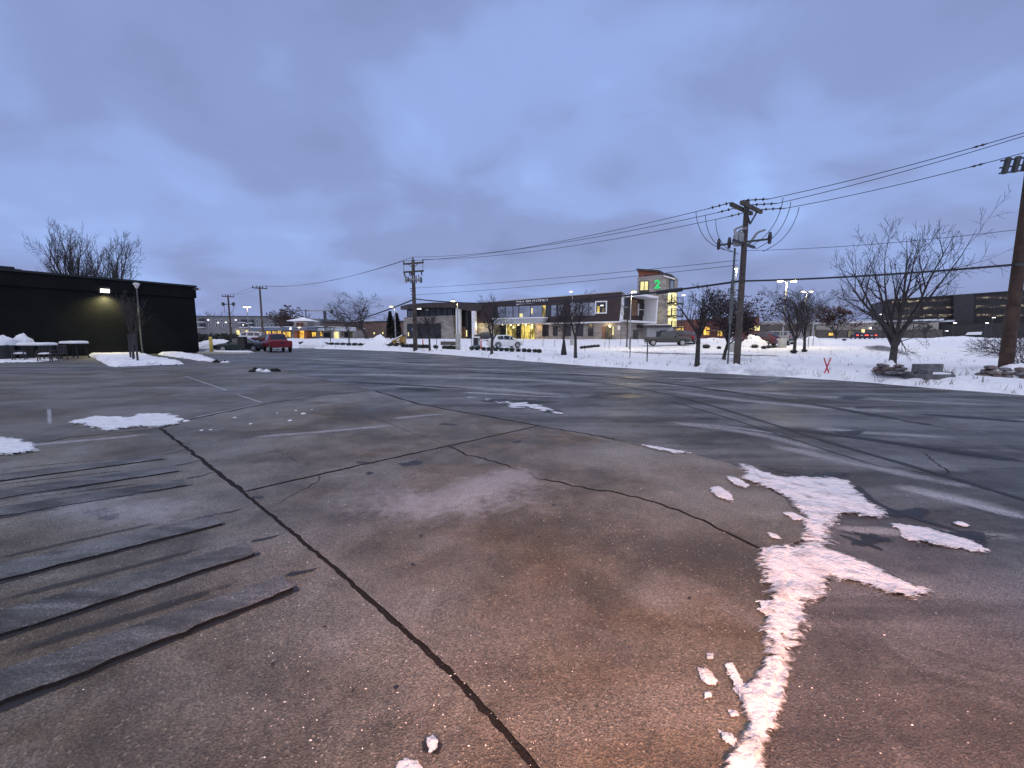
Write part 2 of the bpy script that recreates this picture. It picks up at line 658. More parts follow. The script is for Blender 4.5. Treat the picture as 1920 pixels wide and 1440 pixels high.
mat('green_neon', (0.02, 0.25, 0.08), 0.4, 0.05, 3, emit=(0.03, 0.85, 0.20), estr=1.0)
mat('green_face', (0.02, 0.20, 0.06), 0.4, 0.05, 3, emit=(0.01, 0.30, 0.07), estr=0.18)
mat('letter_white', (0.85, 0.85, 0.87), 0.4, 0.05, 3)
mat('salt', (0.78, 0.76, 0.74), 0.6, 0.2, 40)
mat('joint_dirt_shade', (0.009, 0.008, 0.008), 0.95, 0.3, 12, 0.8, 60)  # dirt in joints and cracks; also painted shade on strip front faces


def stone_wall_mat(name, c1, c2, mortar, sx, sy, rot):
    m, n, l, b = new_mat(name)
    g = n.new('ShaderNodeNewGeometry')
    mp = n.new('ShaderNodeMapping')
    mp.vector_type = 'POINT'
    mp.inputs['Rotation'].default_value = (0, 0, rot)
    l.new(g.outputs['Position'], mp.inputs[0])
    sp = n.new('ShaderNodeSeparateXYZ')
    l.new(mp.outputs[0], sp.inputs[0])
    cb = n.new('ShaderNodeCombineXYZ')
    l.new(sp.outputs[0], cb.inputs[0])
    l.new(sp.outputs[2], cb.inputs[1])
    br = n.new('ShaderNodeTexBrick')
    br.inputs['Color1'].default_value = (*c1, 1)
    br.inputs['Color2'].default_value = (*c2, 1)
    br.inputs['Mortar'].default_value = (*mortar, 1)
    br.inputs['Scale'].default_value = 1.0
    br.inputs['Brick Width'].default_value = sx
    br.inputs['Row Height'].default_value = sy
    br.inputs['Mortar Size'].default_value = 0.02
    br.inputs['Bias'].default_value = 0.0
    l.new(cb.outputs[0], br.inputs['Vector'])
    nz = tex_noise(n, l, g.outputs['Position'], 0.9, 4)
    c = mixc(n, l, 0.5, br.outputs['Color'], ramp2(n, l, nz, 0.3, (0.6, 0.6, 0.6), 0.7, (1.2, 1.2, 1.2)), 'MULTIPLY')
    l.new(c, b.inputs['Base Color'])
    b.inputs['Roughness'].default_value = 0.85
    return m


stone_wall_mat('station_stone', (0.40, 0.36, 0.33), (0.27, 0.24, 0.215), (0.18, 0.17, 0.16), 1.3, 0.42, R(21.3))


def lit_mat(name, col, strength, dark, vs=(0.9, 0.9, 0.35), lo=0.35, hi=0.65):
    """window of a lit room: shelves, furniture and lamps seen as uneven light"""
    m, n, l, b = new_mat(name)
    g = n.new('ShaderNodeNewGeometry')
    mp = n.new('ShaderNodeMapping')
    mp.inputs['Scale'].default_value = vs
    l.new(g.outputs['Position'], mp.inputs[0])
    nz = tex_noise(n, l, mp.outputs[0], 1.0, 5, 0.6, 0.2)
    c = ramp2(n, l, nz, lo, tuple(x * dark for x in col), hi, col)
    l.new(c, b.inputs['Emission Color'])
    b.inputs['Emission Strength'].default_value = strength
    b.inputs['Base Color'].default_value = (0.02, 0.02, 0.02, 1)
    b.inputs['Roughness'].default_value = 0.12
    return m


lit_mat('lit_lobby', (0.95, 0.72, 0.16), 1.15, 0.12, (1.2, 1.2, 0.5), 0.42, 0.60)
lit_mat('lit_bright', (1.0, 0.88, 0.40), 1.35, 0.6)
lit_mat('lit_shop', (1.0, 0.62, 0.10), 1.5, 0.18, (0.8, 0.8, 0.5), 0.42, 0.6)
lit_mat('lit_entry', (1.0, 0.55, 0.09), 1.7, 0.3, (1.0, 1.0, 1.0), 0.4, 0.6)
lit_mat('lit_office', (0.95, 0.82, 0.55), 0.7, 0.02, (0.35, 0.35, 0.9), 0.52, 0.68)
lit_mat('lit_dim', (0.55, 0.45, 0.22), 0.35, 0.15)

# ================================================================== GROUND
edge_px = [(1920, 741), (1760, 728), (1640, 718), (1500, 708), (1400, 703), (1300, 697), (1200, 692), (1080, 684),
           (960, 675), (850, 666), (750, 659), (640, 655), (560, 653.2)]
EDGE = [G(*p).xy for p in edge_px]
ed0 = (EDGE[0] - EDGE[4]).normalized()
LOT = [EDGE[0] + ed0 * 60, EDGE[0] + ed0 * 10] + EDGE + [Vector((-36, 57)), Vector((-46, 58.5)), Vector((-90, 64)), Vector((-95, -60)), Vector((40, -60))]


def terrain_z(x, y):
    x, y = np.asarray(x, float), np.asarray(y, float)
    d = -poly_sdf(x, y, LOT)
    w = (fbm(x * 0.9, y * 0.9, 2.0) - 0.47) * 0.55 + (fbm(x * 4, y * 4, 9.0, 3) - 0.44) * 0.14
    dd = d + w
    z = -0.25 + 0.25 * smooth(-0.35, 0.0, dd) + 0.13 * smooth(-0.02, 0.30, dd)
    bank = np.exp(-((dd - 0.75) / 0.55) ** 2) * (0.03 + 0.20 * fbm(x * 0.5, y * 0.5, 5.0) + 0.42 * (fbm(x * 2.2, y * 2.2, 6.0) - 0.4))
    far = smooth(50, 82, y + 0.10 * np.maximum(x - 20, 0))
    z = z + (d > -0.6) * bank + far * 0.95 * smooth(0, 3, d)
    z = z + smooth(0.5, 3, d) * ((fbm(x * 0.35, y * 0.35, 1.0) - 0.47) * 0.22 + (fbm(x * 1.6, y * 1.6, 3.0) - 0.47) * 0.15)
    # low berm behind the stone bench, on the right
    z = z + 0.35 * smooth(20, 34, x) * smooth(22, 40, y) * smooth(1, 8, d) * (1 - far)
    return z


def T(u, v):
    d = ray(u, v)
    ts = np.geomspace(6, 420, 4000)
    zz = terrain_z(d.x * ts, d.y * ts)
    below = np.nonzero(CAMH + d.z * ts <= np.maximum(zz, 0 * zz - 0.25))[0]
    t = ts[below[0]] if len(below) else 120.0 / d.y
    return Vector((d.x * t, d.y * t, float(terrain_z(np.array([d.x * t]), np.array([d.y * t]))[0])))


def tz(x, y):
    return float(terrain_z(np.array([x]), np.array([y]))[0])


def grid_mesh(name, X, Y, Z, wrap=False):
    r, c = X.shape
    co = np.stack([X, Y, Z], -1).reshape(-1, 3)
    i = np.arange(r * c).reshape(r, c)
    q = np.stack([i[:-1, :-1], i[:-1, 1:], i[1:, 1:], i[1:, :-1]], -1).reshape(-1, 4)
    me = bpy.data.meshes.new(name)
    me.vertices.add(len(co))
    me.vertices.foreach_set('co', co.ravel())
    me.loops.add(q.size)
    me.loops.foreach_set('vertex_index', q.ravel())
    me.polygons.add(len(q))
    me.polygons.foreach_set('loop_start', np.arange(0, q.size, 4))
    me.polygons.foreach_set('loop_total', np.full(len(q), 4))
    me.update()
    me.validate()
    me.polygons.foreach_set('use_smooth', np.ones(len(q), bool))
    return me


ang = np.concatenate([np.linspace(-180, -66, 40)[:-1], np.linspace(-66, 66, 640), np.linspace(66, 180, 40)[1:]])
rad = np.concatenate([np.geomspace(4, 70, 260), np.geomspace(72, 1500, 60)])
A_, R_ = np.meshgrid(np.radians(ang), rad)
X_, Y_ = R_ * np.sin(A_), R_ * np.cos(A_)
Z_ = terrain_z(X_.ravel(), Y_.ravel()).reshape(X_.shape)
snow = structure(link('snow_ground', grid_mesh('snow_ground', X_, Y_, Z_), 'snow'))
# normals up
bm = bmesh.new()
bm.from_mesh(snow.data)
if sum(f.normal.z for f in list(bm.faces)[:2000]) < 0:
    bmesh.ops.reverse_faces(bm, faces=bm.faces)
bm.to_mesh(snow.data)
bm.free()

mb = MB()
poly = [Vector((p[0], p[1], 0)) for p in LOT]
tri = tessellate_polygon([poly])
mb.add(poly, [tuple(t) for t in tri])
lot = structure(mb.build('parking_lot', 'asphalt', fixn=False))
bm = bmesh.new()
bm.from_mesh(lot.data)
for f in bm.faces:
    if f.normal.z < 0:
        f.normal_flip()
bm.to_mesh(lot.data)
bm.free()

# ------------------------------------------------------------------ concrete slabs with open joints
rnd = random.Random(11)


def rough_line(px, amp=0.02, step=0.12, seed=0):
    """pixels on the pavement -> ground polyline with small crumbly wobble"""
    r = random.Random(seed)
    pts = [G(*p).xy for p in px]
    out = [pts[0]]
    for a, b in zip(pts, pts[1:]):
        L = (b - a).length
        st = max(step, L / 24)
        k = max(1, int(L / st))
        nrm = Vector((-(b - a).y, (b - a).x)).normalized()
        for i in range(1, k + 1):
            p = a.lerp(b, i / k)
            if i < k:
                p = p + nrm * r.uniform(-amp, amp)
            out.append(p)
    return out


J1a = rough_line([(300, 805), (380, 866), (455, 925)], 0.012, 0.1, 1)
J1b = rough_line([(455, 925), (545, 998), (640, 1080), (740, 1170), (850, 1270), (930, 1360), (1000, 1440), (1075, 1540)], 0.006, 0.045, 2)
J2a = rough_line([(455, 925), (660, 878), (840, 838)], 0.008, 0.1, 3)
J2b = rough_line([(840, 838), (1010, 800)], 0.008, 0.1, 4)
C1 = rough_line([(840, 838), (870, 853), (930, 868), (985, 886), (1010, 900), (1045, 905), (1100, 918), (1165, 928), (1240, 948),
                 (1300, 972), (1360, 1000), (1470, 1050)], 0.022, 0.07, 5)
B0 = rough_line([(520, 690), (700, 733), (790, 760), (1010, 800)], 0.03, 0.3, 6)
B1 = rough_line([(1010, 800), (1100, 815), (1180, 830), (1330, 860), (1400, 880), (1442, 912), (1500, 962), (1525, 1000), (1470, 1050)], 0.03, 0.12, 7)
B2 = rough_line([(1470, 1050), (1478, 1110), (1470, 1190), (1462, 1257), (1450, 1300), (1432, 1357), (1405, 1440), (1390, 1540)], 0.02, 0.06, 8)
K1 = rough_line([(300, 805), (345, 790), (500, 757), (640, 738), (700, 733)], 0.04, 0.25, 9)
K0 = rough_line([(-260, 905), (-100, 868), (0, 848), (130, 822), (300, 805)], 0.03, 0.25, 10)
lpt = G(-260, 905).xy
back_l = [G(-260, 1900).xy, lpt]
iB = B0.index(min(B0, key=lambda p: (p - G(700, 733).xy).length))
B0a, B0b = B0[:iB + 1], B0[iB:]
K1[-1] = B0[iB]
SLABS = {
    'front': J2a + C1[1:] + B2[1:] + [G(1300, 1900).xy, G(1150, 1900).xy] + J1b[::-1][:-1],
    'wedge': J2b + B1[1:] + C1[::-1][1:-1],
    'back': J1a + J2a[1:] + J2b[1:] + B0b[::-1][1:] + K1[::-1][1:-1],
    'left': K0 + J1a[1:] + J1b[1:] + [G(1150, 1900).xy, G(700, 1900).xy, G(-260, 1900).xy],
}
far_left = [G(-260, 905).xy] + K0[1:] + K1[1:] + B0a[::-1][1:] + [G(380, 676).xy, G(300, 690).xy, G(120, 700).xy, G(-300, 712).xy]
SLABS['far'] = far_left
SLAB_H = 0.013


def inset(poly, g):
    """shrink a closed ground polygon by g"""
    n = len(poly)
    area = sum(poly[i].x * poly[(i + 1) % n].y - poly[(i + 1) % n].x * poly[i].y for i in range(n))
    s = 1 if area > 0 else -1
    out = []
    for i in range(n):
        a, b, c = poly[i - 1], poly[i], poly[(i + 1) % n]
        e1, e2 = (b - a), (c - b)
        if e1.length < 1e-6 or e2.length < 1e-6:
            out.append(b)
            continue
        e1.normalize()
        e2.normalize()
        nn_ = Vector((-(e1.y + e2.y), e1.x + e2.x)) * s
        if nn_.length < 0.2:
            out.append(b)
            continue
        nn_.normalize()
        out.append(b + nn_ * g)
    return out


apron = structure(thing('concrete_apron', (0, 0, 0), 'x', 'x'))
del apron['label'], apron['category']
SLABP = []
for k, (nm, pl) in enumerate(SLABS.items()):
    ip = inset(pl, {'front': 0.015, 'left': 0.016, 'back': 0.030, 'wedge': 0.018, 'far': 0.02}[nm])
    rj = random.Random(90 + k)
    ip = [p + Vector((rj.uniform(-.0045, .0045), rj.uniform(-.0045, .0045))) for p in ip]
    SLABP.append([(p.x, p.y) for p in ip])
    mb = MB()
    mb.prism([Vector((p.x, p.y, 0.0015)) for p in ip], (0, 0, SLAB_H - 0.0015))
    so = mb.build('concrete_slab', 'concrete_far' if nm == 'far' else 'concrete', apron)
    so.data.materials.append(M['joint_dirt_shade'])   # dirty broken edges in the joints
    for f_ in so.data.polygons:
        if abs(f_.normal.z) < 0.5:
            f_.material_index = 1
# dirt-filled joints under the gaps
for k, (ln, w) in enumerate(((J1a + J1b[1:], 0.06), (J2a + J2b[1:], 0.07), (C1, 0.05), (B0b, 0.07), (B1[:12], 0.06))):
    mb = MB()
    vs, fs = [], []
    for i, p in enumerate(ln):
        d = (ln[min(i + 1, len(ln) - 1)] - ln[max(i - 1, 0)]).normalized()
        nrm = Vector((-d.y, d.x))
        for sgn in (-1, 1):
            q = p + nrm * w * sgn
            vs.append((q.x, q.y, 0.0042 + 0.0003 * k))
    fs = [(2 * i, 2 * i + 1, 2 * i + 3, 2 * i + 2) for i in range(len(ln) - 1)]
    mb.add(vs, fs)
    mb.build('joint_filler', 'joint_dirt_shade', apron)


def gh(x, y):
    """pavement height at arrays x, y"""
    x, y = np.asarray(x, float), np.asarray(y, float)
    h = np.zeros(x.shape)
    for pl in SLABP:
        h = np.maximum(h, np.where(poly_sdf(x, y, pl) > -0.02, SLAB_H, 0))
    return h


# hairline cracks: thin open wedges of dirt, slightly proud so they survive as real geometry
def crack(px, w, seed, parent=apron):
    ln = rough_line(px, 0.02, 0.05, seed)
    r = random.Random(seed)
    vs = []
    for i, p in enumerate(ln):
        d = (ln[min(i + 1, len(ln) - 1)] - ln[max(i - 1, 0)]).normalized()
        nrm = Vector((-d.y, d.x))
        ww = w * r.uniform(0.25, 1.2) * (1 - 0.6 * abs(2 * i / (len(ln) - 1) - 1) ** 3)
        h = float(gh(np.array([p.x]), np.array([p.y]))[0]) + 0.003
        for sgn in (-1, 1):
            q = p + nrm * ww * sgn
            vs.append((q.x, q.y, h))
    mb = MB()
    mb.add(vs, [(2 * i, 2 * i + 1, 2 * i + 3, 2 * i + 2) for i in range(len(ln) - 1)])
    mb.build('crack', 'joint_dirt_shade', parent)


crack([(600, 893), (597, 905), (560, 925), (520, 948)], 0.007, 21)
crack([(676, 772), (690, 783), (720, 792), (770, 812), (830, 832)], 0.006, 22)
crack([(505, 835), (560, 870), (640, 878)], 0.003, 23)
crack([(640, 738), (560, 745), (500, 757)], 0.012, 24)
crack([(1730, 848), (1755, 868), (1778, 884), (1770, 892)], 0.010, 25, lot)
crack([(700, 733), (600, 712), (520, 690)], 0.014, 26, lot)
crack([(1100, 815), (1180, 833), (1300, 856)], 0.008, 27, lot)


# ------------------------------------------------------------------ surface deposits (sheets with soft edges)
dec_i = [0]


def add_fade(o, vals):
    at = o.data.attributes.new('fade', 'FLOAT', 'POINT')
    at.data.foreach_set('value', vals)


def strip_decal(name, matn, px, w0, w1=None, ends=True, parent=None, step=0.35):
    pts = [G(*p).xy for p in px]
    # densify + smooth
    dense = []
    for a, b in zip(pts, pts[1:]):
        k = max(2, min(30, int((b - a).length / step)))
        dense += [a.lerp(b, i / k) for i in range(k)]
    dense.append(pts[-1])
    for _ in range(4):
        dense = [dense[0]] + [(dense[i - 1] + dense[i] * 2 + dense[i + 1]) / 4 for i in range(1, len(dense) - 1)] + [dense[-1]]
    w1 = w1 or w0
    X, Y, Fd = [], [], []
    m = len(dense)
    prof = [(-1, 0), (-0.6, 0.55), (-0.2, 1), (0.2, 1), (0.6, 0.55), (1, 0)]
    for i, p in enumerate(dense):
        d = (dense[min(i + 1, m - 1)] - dense[max(i - 1, 0)]).normalized()
        nrm = Vector((-d.y, d.x))
        t = i / (m - 1)
        w = w0 + (w1 - w0) * t
        e = min(1, t / 0.15, (1 - t) / 0.15) if ends else 1
        for s, f in prof:
            q = p + nrm * w * s
            X.append(q.x)
            Y.append(q.y)
            Fd.append(f * e)
    dec_i[0] += 1
    Z = gh(np.array(X), np.array(Y)) + 0.003 + 0.00009 * (dec_i[0] % 40)
    k = len(prof)
    fs = [(i * k + j, i * k + j + 1, (i + 1) * k + j + 1, (i + 1) * k + j) for i in range(m - 1) for j in range(k - 1)]
    mb = MB()
    mb.add(list(zip(X, Y, Z)), fs)
    o = mb.build(name, matn, parent or lot, fixn=False)
    add_fade(o, Fd)
    return o


def blob_decal(name, matn, u, v, hu, hv, parent=None, seed=0, rot=0.0, soft=0.5):
    """ellipse given by its pixel centre and half extents on the pavement"""
    X, Y, Fd = [], [], []
    n, rings = 26, 5
    for j in range(rings + 1):
        rr = j / rings
        for i in range(n):
            t = 2 * math.pi * i / n
            wob = 1 + 0.22 * math.sin(2 * t + seed) + 0.13 * math.sin(3 * t + seed * 2.3) + 0.08 * math.sin(5 * t + seed)
            du, dv = hu * rr * wob * math.cos(t), hv * rr * wob * math.sin(t)
            du, dv = du * math.cos(rot) - dv * math.sin(rot) * hu / max(hv, 1) * 0, dv + du * math.tan(rot)
            g = G(u + du, min(1500, v + dv))
            X.append(g.x)
            Y.append(g.y)
            Fd.append(max(0.0, min(1.0, (1 - rr) / soft)))
    dec_i[0] += 1
    Z = gh(np.array(X), np.array(Y)) + 0.003 + 0.00009 * (dec_i[0] % 40)
    fs = [(j * n + i, j * n + (i + 1) % n, (j + 1) * n + (i + 1) % n, (j + 1) * n + i) for j in range(rings) for i in range(n)]
    mb = MB()
    mb.add(list(zip(X, Y, Z)), fs)
    o = mb.build(name, matn, parent or lot, fixn=False)
    add_fade(o, Fd)
    return o


# pale salt and frost streaks on the asphalt, drawn where cars have worn them
for px, w0, w1 in (([(700, 722), (900, 728), (1100, 745)], 0.9, 0.35), ([(640, 700), (800, 706), (1000, 712), (1180, 728)], 0.9, 0.6),
                   ([(1180, 716), (1350, 730), (1500, 742), (1700, 752), (1960, 765)], 0.35, 0.30),
                   ([(1230, 730), (1400, 752), (1600, 770), (1760, 772)], 0.40, 0.5), ([(1240, 790), (1350, 800), (1470, 822), (1560, 850)], 0.35, 0.25),
                   ([(1430, 830), (1560, 862), (1700, 890), (1900, 930)], 0.22, 0.2), ([(1640, 905), (1760, 925), (1960, 975)], 0.22, 0.25),
                   ([(1500, 800), (1650, 815), (1800, 820)], 0.30, 0.2), ([(820, 690), (1000, 697), (1200, 706), (1400, 716)], 0.5, 0.4),
                   ([(560, 672), (720, 680), (900, 688)], 0.8, 0.8), ([(1560, 735), (1750, 745), (1960, 760)], 0.10, 0.10),
                   ([(1400, 712), (1480, 706), (1400, 722)], 0.15, 0.1), ([(1500, 990), (1700, 1000), (1960, 1010)], 0.1, 0.12)):
    strip_decal('frost_streak', 'frost', px, w0, w1)
for px, w0, w1 in (([(860, 735), (980, 742), (1100, 747)], 0.28, 0.05), ([(1330, 796), (1420, 806), (1480, 818)], 0.10, 0.06),
                   ([(1680, 915), (1800, 935), (1960, 985)], 0.10, 0.16), ([(1260, 718), (1330, 712), (1400, 708)], 0.1, 0.1)):
    strip_decal('frost_streak', 'frost_strong', px, w0, w1)
# on the concrete
for px, w0, w1 in (([(440, 824), (600, 812), (760, 797)], 0.16, 0.16), ([(-60, 846), (120, 832), (300, 815)], 0.2, 0.14),
                   ([(690, 985), (860, 925), (1010, 880)], 0.35, 0.7), ([(700, 790), (800, 780), (860, 775)], 0.2, 0.1)):
    strip_decal('frost_streak', 'frost', px, w0, w1, parent=apron)
strip_decal('frost_streak', 'frost_strong', [(340, 790), (420, 772), (500, 757)], 0.07, 0.03, parent=apron)
strip_decal('frost_streak', 'frost_strong', [(92, 766), (93, 785), (94, 800)], 0.05, 0.04, parent=apron)
blob_decal('frost_patch', 'frost', 860, 945, 250, 85, apron, 2.0, soft=1.0)
blob_decal('frost_patch', 'frost', 200, 960, 260, 70, apron, 1.0, soft=0.95)
# damp and oily stains
for u, v, hu, hv, mt, sd_ in ((1200, 708, 55, 2.5, 'damp_shade', 1), (1595, 811, 38, 5.5, 'damp_shade', 2), (1150, 742, 70, 7, 'damp_soft_shade', 3), (1620, 764, 30, 2.5, 'damp_shade', 4),
                              (1600, 746, 40, 3.5, 'damp_shade', 5), (1350, 710, 60, 2.5, 'damp_soft_shade', 6), (1330, 785, 25, 2.5, 'damp_shade', 7), (1170, 744, 60, 5.5, 'damp_shade', 8),
                              (985, 755, 60, 8, 'damp_soft_shade', 9), (930, 751, 35, 4, 'damp_shade', 10), (1035, 771, 30, 5, 'damp_shade', 11), (1190, 798, 12, 2, 'damp_shade', 12),
                              (780, 730, 60, 6, 'damp_soft_shade', 13), (1480, 709, 20, 1.2, 'damp_shade', 14)):
    blob_decal('damp_patch', mt, u, v, hu, hv, lot, sd_, soft=0.7)
for u, v, hu, hv, mt, sd_ in ((773, 871, 30, 6, 'damp_shade', 16), (693, 889, 11, 3, 'damp_shade', 17), (195, 966, 50, 13, 'damp_shade', 18), (840, 797, 20, 3, 'damp_shade', 19),
                              (685, 870, 22, 4, 'damp_soft_shade', 20), (970, 830, 10, 3, 'damp_shade', 21), 
                              (485, 935, 14, 3, 'damp_shade', 26), (810, 1404, 20, 26, 'damp_shade', 27)):
    blob_decal('damp_patch', mt, u, v, hu, hv, apron, sd_, soft=0.7)
for u, v, hr in ((743, 1294, 7), (774, 1062, 5), (790, 1008, 4), (1292, 1126, 4), (662, 1300, 4), (1038, 950, 4), (610, 1180, 4), (1120, 1330, 4), (905, 1160, 3), (1010, 1010, 3), (512, 1250, 4)):
    blob_decal('pit', 'damp_shade', u, v, hr, hr * 0.7, apron, u * 0.3, soft=0.6)
# meltwater rims round the ice
for u, v, hu, hv in ((1700, 962, 75, 16), (1640, 1012, 70, 14), (1790, 1012, 100, 24), (1540, 893, 75, 9), (1600, 940, 40, 22), (1520, 1100, 40, 26), (1700, 1112, 60, 12)):
    blob_decal('damp_patch', 'damp_shade', u, v, hu, hv, lot, u * 0.7, soft=0.85)
for px, w0, w1 in (([(1420, 872), (1490, 888), (1560, 900), (1605, 905)], 0.05, 0.05), ([(1600, 905), (1640, 945), (1720, 975), (1820, 1000), (1865, 1030)], 0.05, 0.04),
                   ([(1540, 985), (1600, 1000), (1680, 1020)], 0.05, 0.05), ([(1690, 985), (1780, 1000), (1860, 1030)], 0.09, 0.06),
                   ([(1535, 1075), (1600, 1085), (1680, 1108), (1745, 1118)], 0.03, 0.04), ([(1555, 1035), (1640, 1068), (1740, 1108)], 0.02, 0.03),
                   ([(1530, 1120), (1545, 1090), (1550, 1080)], 0.04, 0.04), ([(1560, 1000), (1620, 1015), (1660, 1035)], 0.035, 0.04)):
    strip_decal('damp_shade_rim', 'damp_shade', px, w0, w1, step=0.08)
# tyre tracks curving across the asphalt
trk = [(700, 688), (880, 697), (1010, 707), (1130, 718), (1250, 738), (1360, 768), (1470, 803), (1580, 838), (1700, 872), (1800, 900), (1960, 950)]
strip_decal('tyre_track', 'rubber', trk, 0.13, 0.075, False)
strip_decal('tyre_track', 'rubber', [(u - 6, v + 9 + (v - 690) * 0.04) for u, v in trk[4:-2]], 0.05, 0.04)
strip_decal('tyre_track', 'rubber', [(1000, 696), (1200, 712), (1420, 742), (1560, 764), (1700, 790), (1940, 830)], 0.22, 0.2)
strip_decal('tyre_track', 'rubber', [(1450, 800), (1620, 822), (1780, 846), (1960, 872)], 0.16, 0.2)
strip_decal('tyre_track', 'rubber', [(1700, 775), (1820, 782), (1960, 795)], 0.15, 0.2)
strip_decal('tyre_track', 'rubber', [(640, 715), (760, 722), (900, 730)], 0.3, 0.2)
strip_decal('tyre_track', 'rubber', [(560, 680), (760, 694), (980, 702), (1240, 706), (1420, 712)], 0.25, 0.2)


# ------------------------------------------------------------------ ice and old snow lying on the pavement
def biggest(cells):
    """keep the largest connected island of grid cells"""
    lab = np.zeros(cells.shape, int)
    best, bn, k = 0, 0, 0
    for i, j in zip(*np.nonzero(cells)):
        if lab[i, j]:
            continue
        k += 1
        lab[i, j] = k
        st_, c = [(i, j)], 0
        while st_:
            a, b = st_.pop()
            c += 1
            for da, db in ((1, 0), (-1, 0), (0, 1), (0, -1)):
                p, q = a + da, b + db
                if 0 <= p < cells.shape[0] and 0 <= q < cells.shape[1] and cells[p, q] and not lab[p, q]:
                    lab[p, q] = k
                    st_.append((p, q))
        if c > bn:
            best, bn = k, c
    return lab == best


def ice_patch(px, label, h=0.018, step=None, amp=0.5, seed=0, matn='ice', name='ice_patch', cat='ice', multi=False):
    pg = [G(*p).xy for p in px]
    xs, ys = [p.x for p in pg], [p.y for p in pg]
    x0, x1, y0, y1 = min(xs), max(xs), min(ys), max(ys)
    size = math.sqrt((x1 - x0) * (y1 - y0))
    step = step or max(0.006, min(0.06, size / 90))
    mrg = step * 3
    gx, gy = np.meshgrid(np.arange(x0 - mrg, x1 + mrg, step), np.arange(y0 - mrg, y1 + mrg, step))
    d = poly_sdf(gx.ravel(), gy.ravel(), [(p.x, p.y) for p in pg]).reshape(gx.shape)
    fs_ = 1.0 / (size * 0.25 + 1e-6)
    if size < 0.4:
        amp = amp + 0.5
    nz = (fbm(gx * fs_, gy * fs_, seed, 5) - 0.47) * size * 0.26 * amp + (fbm(gx * fs_ * 6, gy * fs_ * 6, seed + 5, 4) - 0.47) * size * (0.10 * amp + 0.04)
    mk = d + nz + size * 0.035
    base = gh(gx.ravel(), gy.ravel()).reshape(gx.shape)
    tex = 0.55 + 0.9 * fbm(gx * 9, gy * 9, seed + 3, 4)
    z = base + 0.0072 + np.clip(mk / (3.5 * step), -0.05, 1) * h * tex
    keep = mk > -step * 0.8
    idx = -np.ones(gx.shape, int)
    cells = keep[:-1, :-1] & keep[:-1, 1:] & keep[1:, 1:] & keep[1:, :-1]
    if not multi:
        cells = biggest(cells)
    used = np.zeros(gx.shape, bool)
    used[:-1, :-1] |= cells
    used[:-1, 1:] |= cells
    used[1:, 1:] |= cells
    used[1:, :-1] |= cells
    idx[used] = np.arange(used.sum())
    vs = np.stack([gx[used], gy[used], z[used]], -1).tolist()
    ii, jj = np.nonzero(cells)
    fs = np.stack([idx[ii, jj], idx[ii, jj + 1], idx[ii + 1, jj + 1], idx[ii + 1, jj]], -1).tolist()
    mb = MB()
    mb.v, mb.f = vs, fs
    o = mb.build(name, matn, None, True, fixn=False)
    add_fade(o, np.clip(mk[used] / (size * 0.13 + 0.008), -0.2, 0.85).tolist())
    if multi:
        o['kind'] = 'stuff'
    return tag(o, label, cat, 'ice and old snow left on the pavement')


ice_patch([(1396, 874), (1425, 884), (1470, 896), (1560, 898), (1600, 905), (1605, 925), (1645, 962), (1640, 972), (1580, 966), (1558, 985), (1545, 1018), (1512, 1018),
           (1510, 972), (1480, 938), (1440, 917), (1392, 902)], 'large torn white ice patch on the asphalt edge, widest of the right side', seed=1, amp=0.35)
ice_patch([(1423, 1034), (1500, 1028), (1527, 1016), (1560, 1038), (1620, 1060), (1690, 1093), (1748, 1114), (1700, 1122), (1650, 1107), (1600, 1092), (1545, 1082),
           (1536, 1120), (1503, 1138), (1494, 1180), (1482, 1225), (1478, 1262), (1448, 1262), (1442, 1236), (1430, 1190), (1452, 1115), (1436, 1072)],
          'forked white ice patch with long arm reaching right along the concrete edge', seed=2, amp=0.22)
ice_patch([(1440, 1236), (1474, 1240), (1472, 1280), (1464, 1330), (1446, 1375), (1430, 1440), (1420, 1500), (1352, 1500), (1366, 1428), (1396, 1385), (1398, 1345), (1384, 1305), (1424, 1288)],
          'narrow ice ridge along the concrete edge running out of the bottom of the picture', seed=3, amp=0.22)
ice_patch([(1672, 984), (1740, 992), (1825, 1018), (1862, 1036), (1820, 1037), (1750, 1022), (1690, 1012)], 'thin grey ice tongue in a dark wet rim on the right asphalt', 0.010, seed=4, amp=0.6)
ice_patch([(1330, 918), (1352, 917), (1374, 935), (1372, 945), (1345, 938)], 'small ice scrap on concrete left of the large torn ice patch', seed=5)
ice_patch([(1362, 897), (1380, 900), (1402, 914), (1400, 920), (1375, 912)], 'sliver of ice on concrete just above the small scrap', seed=6)
ice_patch([(1464, 966), (1485, 967), (1512, 979), (1490, 981)], 'thin oval of ice on concrete between the two big ice patches', seed=7)
ice_patch([(1438, 1003), (1452, 1006), (1468, 1017), (1445, 1014)], 'tiny ice fleck on concrete above the forked patch', seed=8)
ice_patch([(1415, 1128), (1440, 1130), (1470, 1120), (1462, 1150), (1440, 1160), (1422, 1150)], 'crumbly ice crust on concrete touching the forked patch', 0.01, seed=9, amp=1.2)
ice_patch([(1308, 1258), (1325, 1262), (1340, 1275), (1345, 1290), (1325, 1292), (1312, 1275)], 'knobbly ice lump cluster on brown concrete, upper left of the lower ice', 0.012, seed=10, amp=0.9)
ice_patch([(1358, 1252), (1375, 1250), (1385, 1275), (1400, 1310), (1408, 1345), (1395, 1335), (1378, 1300)], 'slim curved strip of ice beside the lower ice ridge', 0.012, seed=11, amp=0.5)
ice_patch([(1345, 1375), (1370, 1385), (1385, 1405), (1375, 1410), (1350, 1395)], 'ragged ice scrap at the lower right beside the ridge', 0.012, seed=12, amp=0.7)
ice_patch([(1318, 1305), (1332, 1303), (1336, 1316), (1320, 1318)], 'rounded ice drop on brown concrete', 0.01, seed=13, amp=0.3)
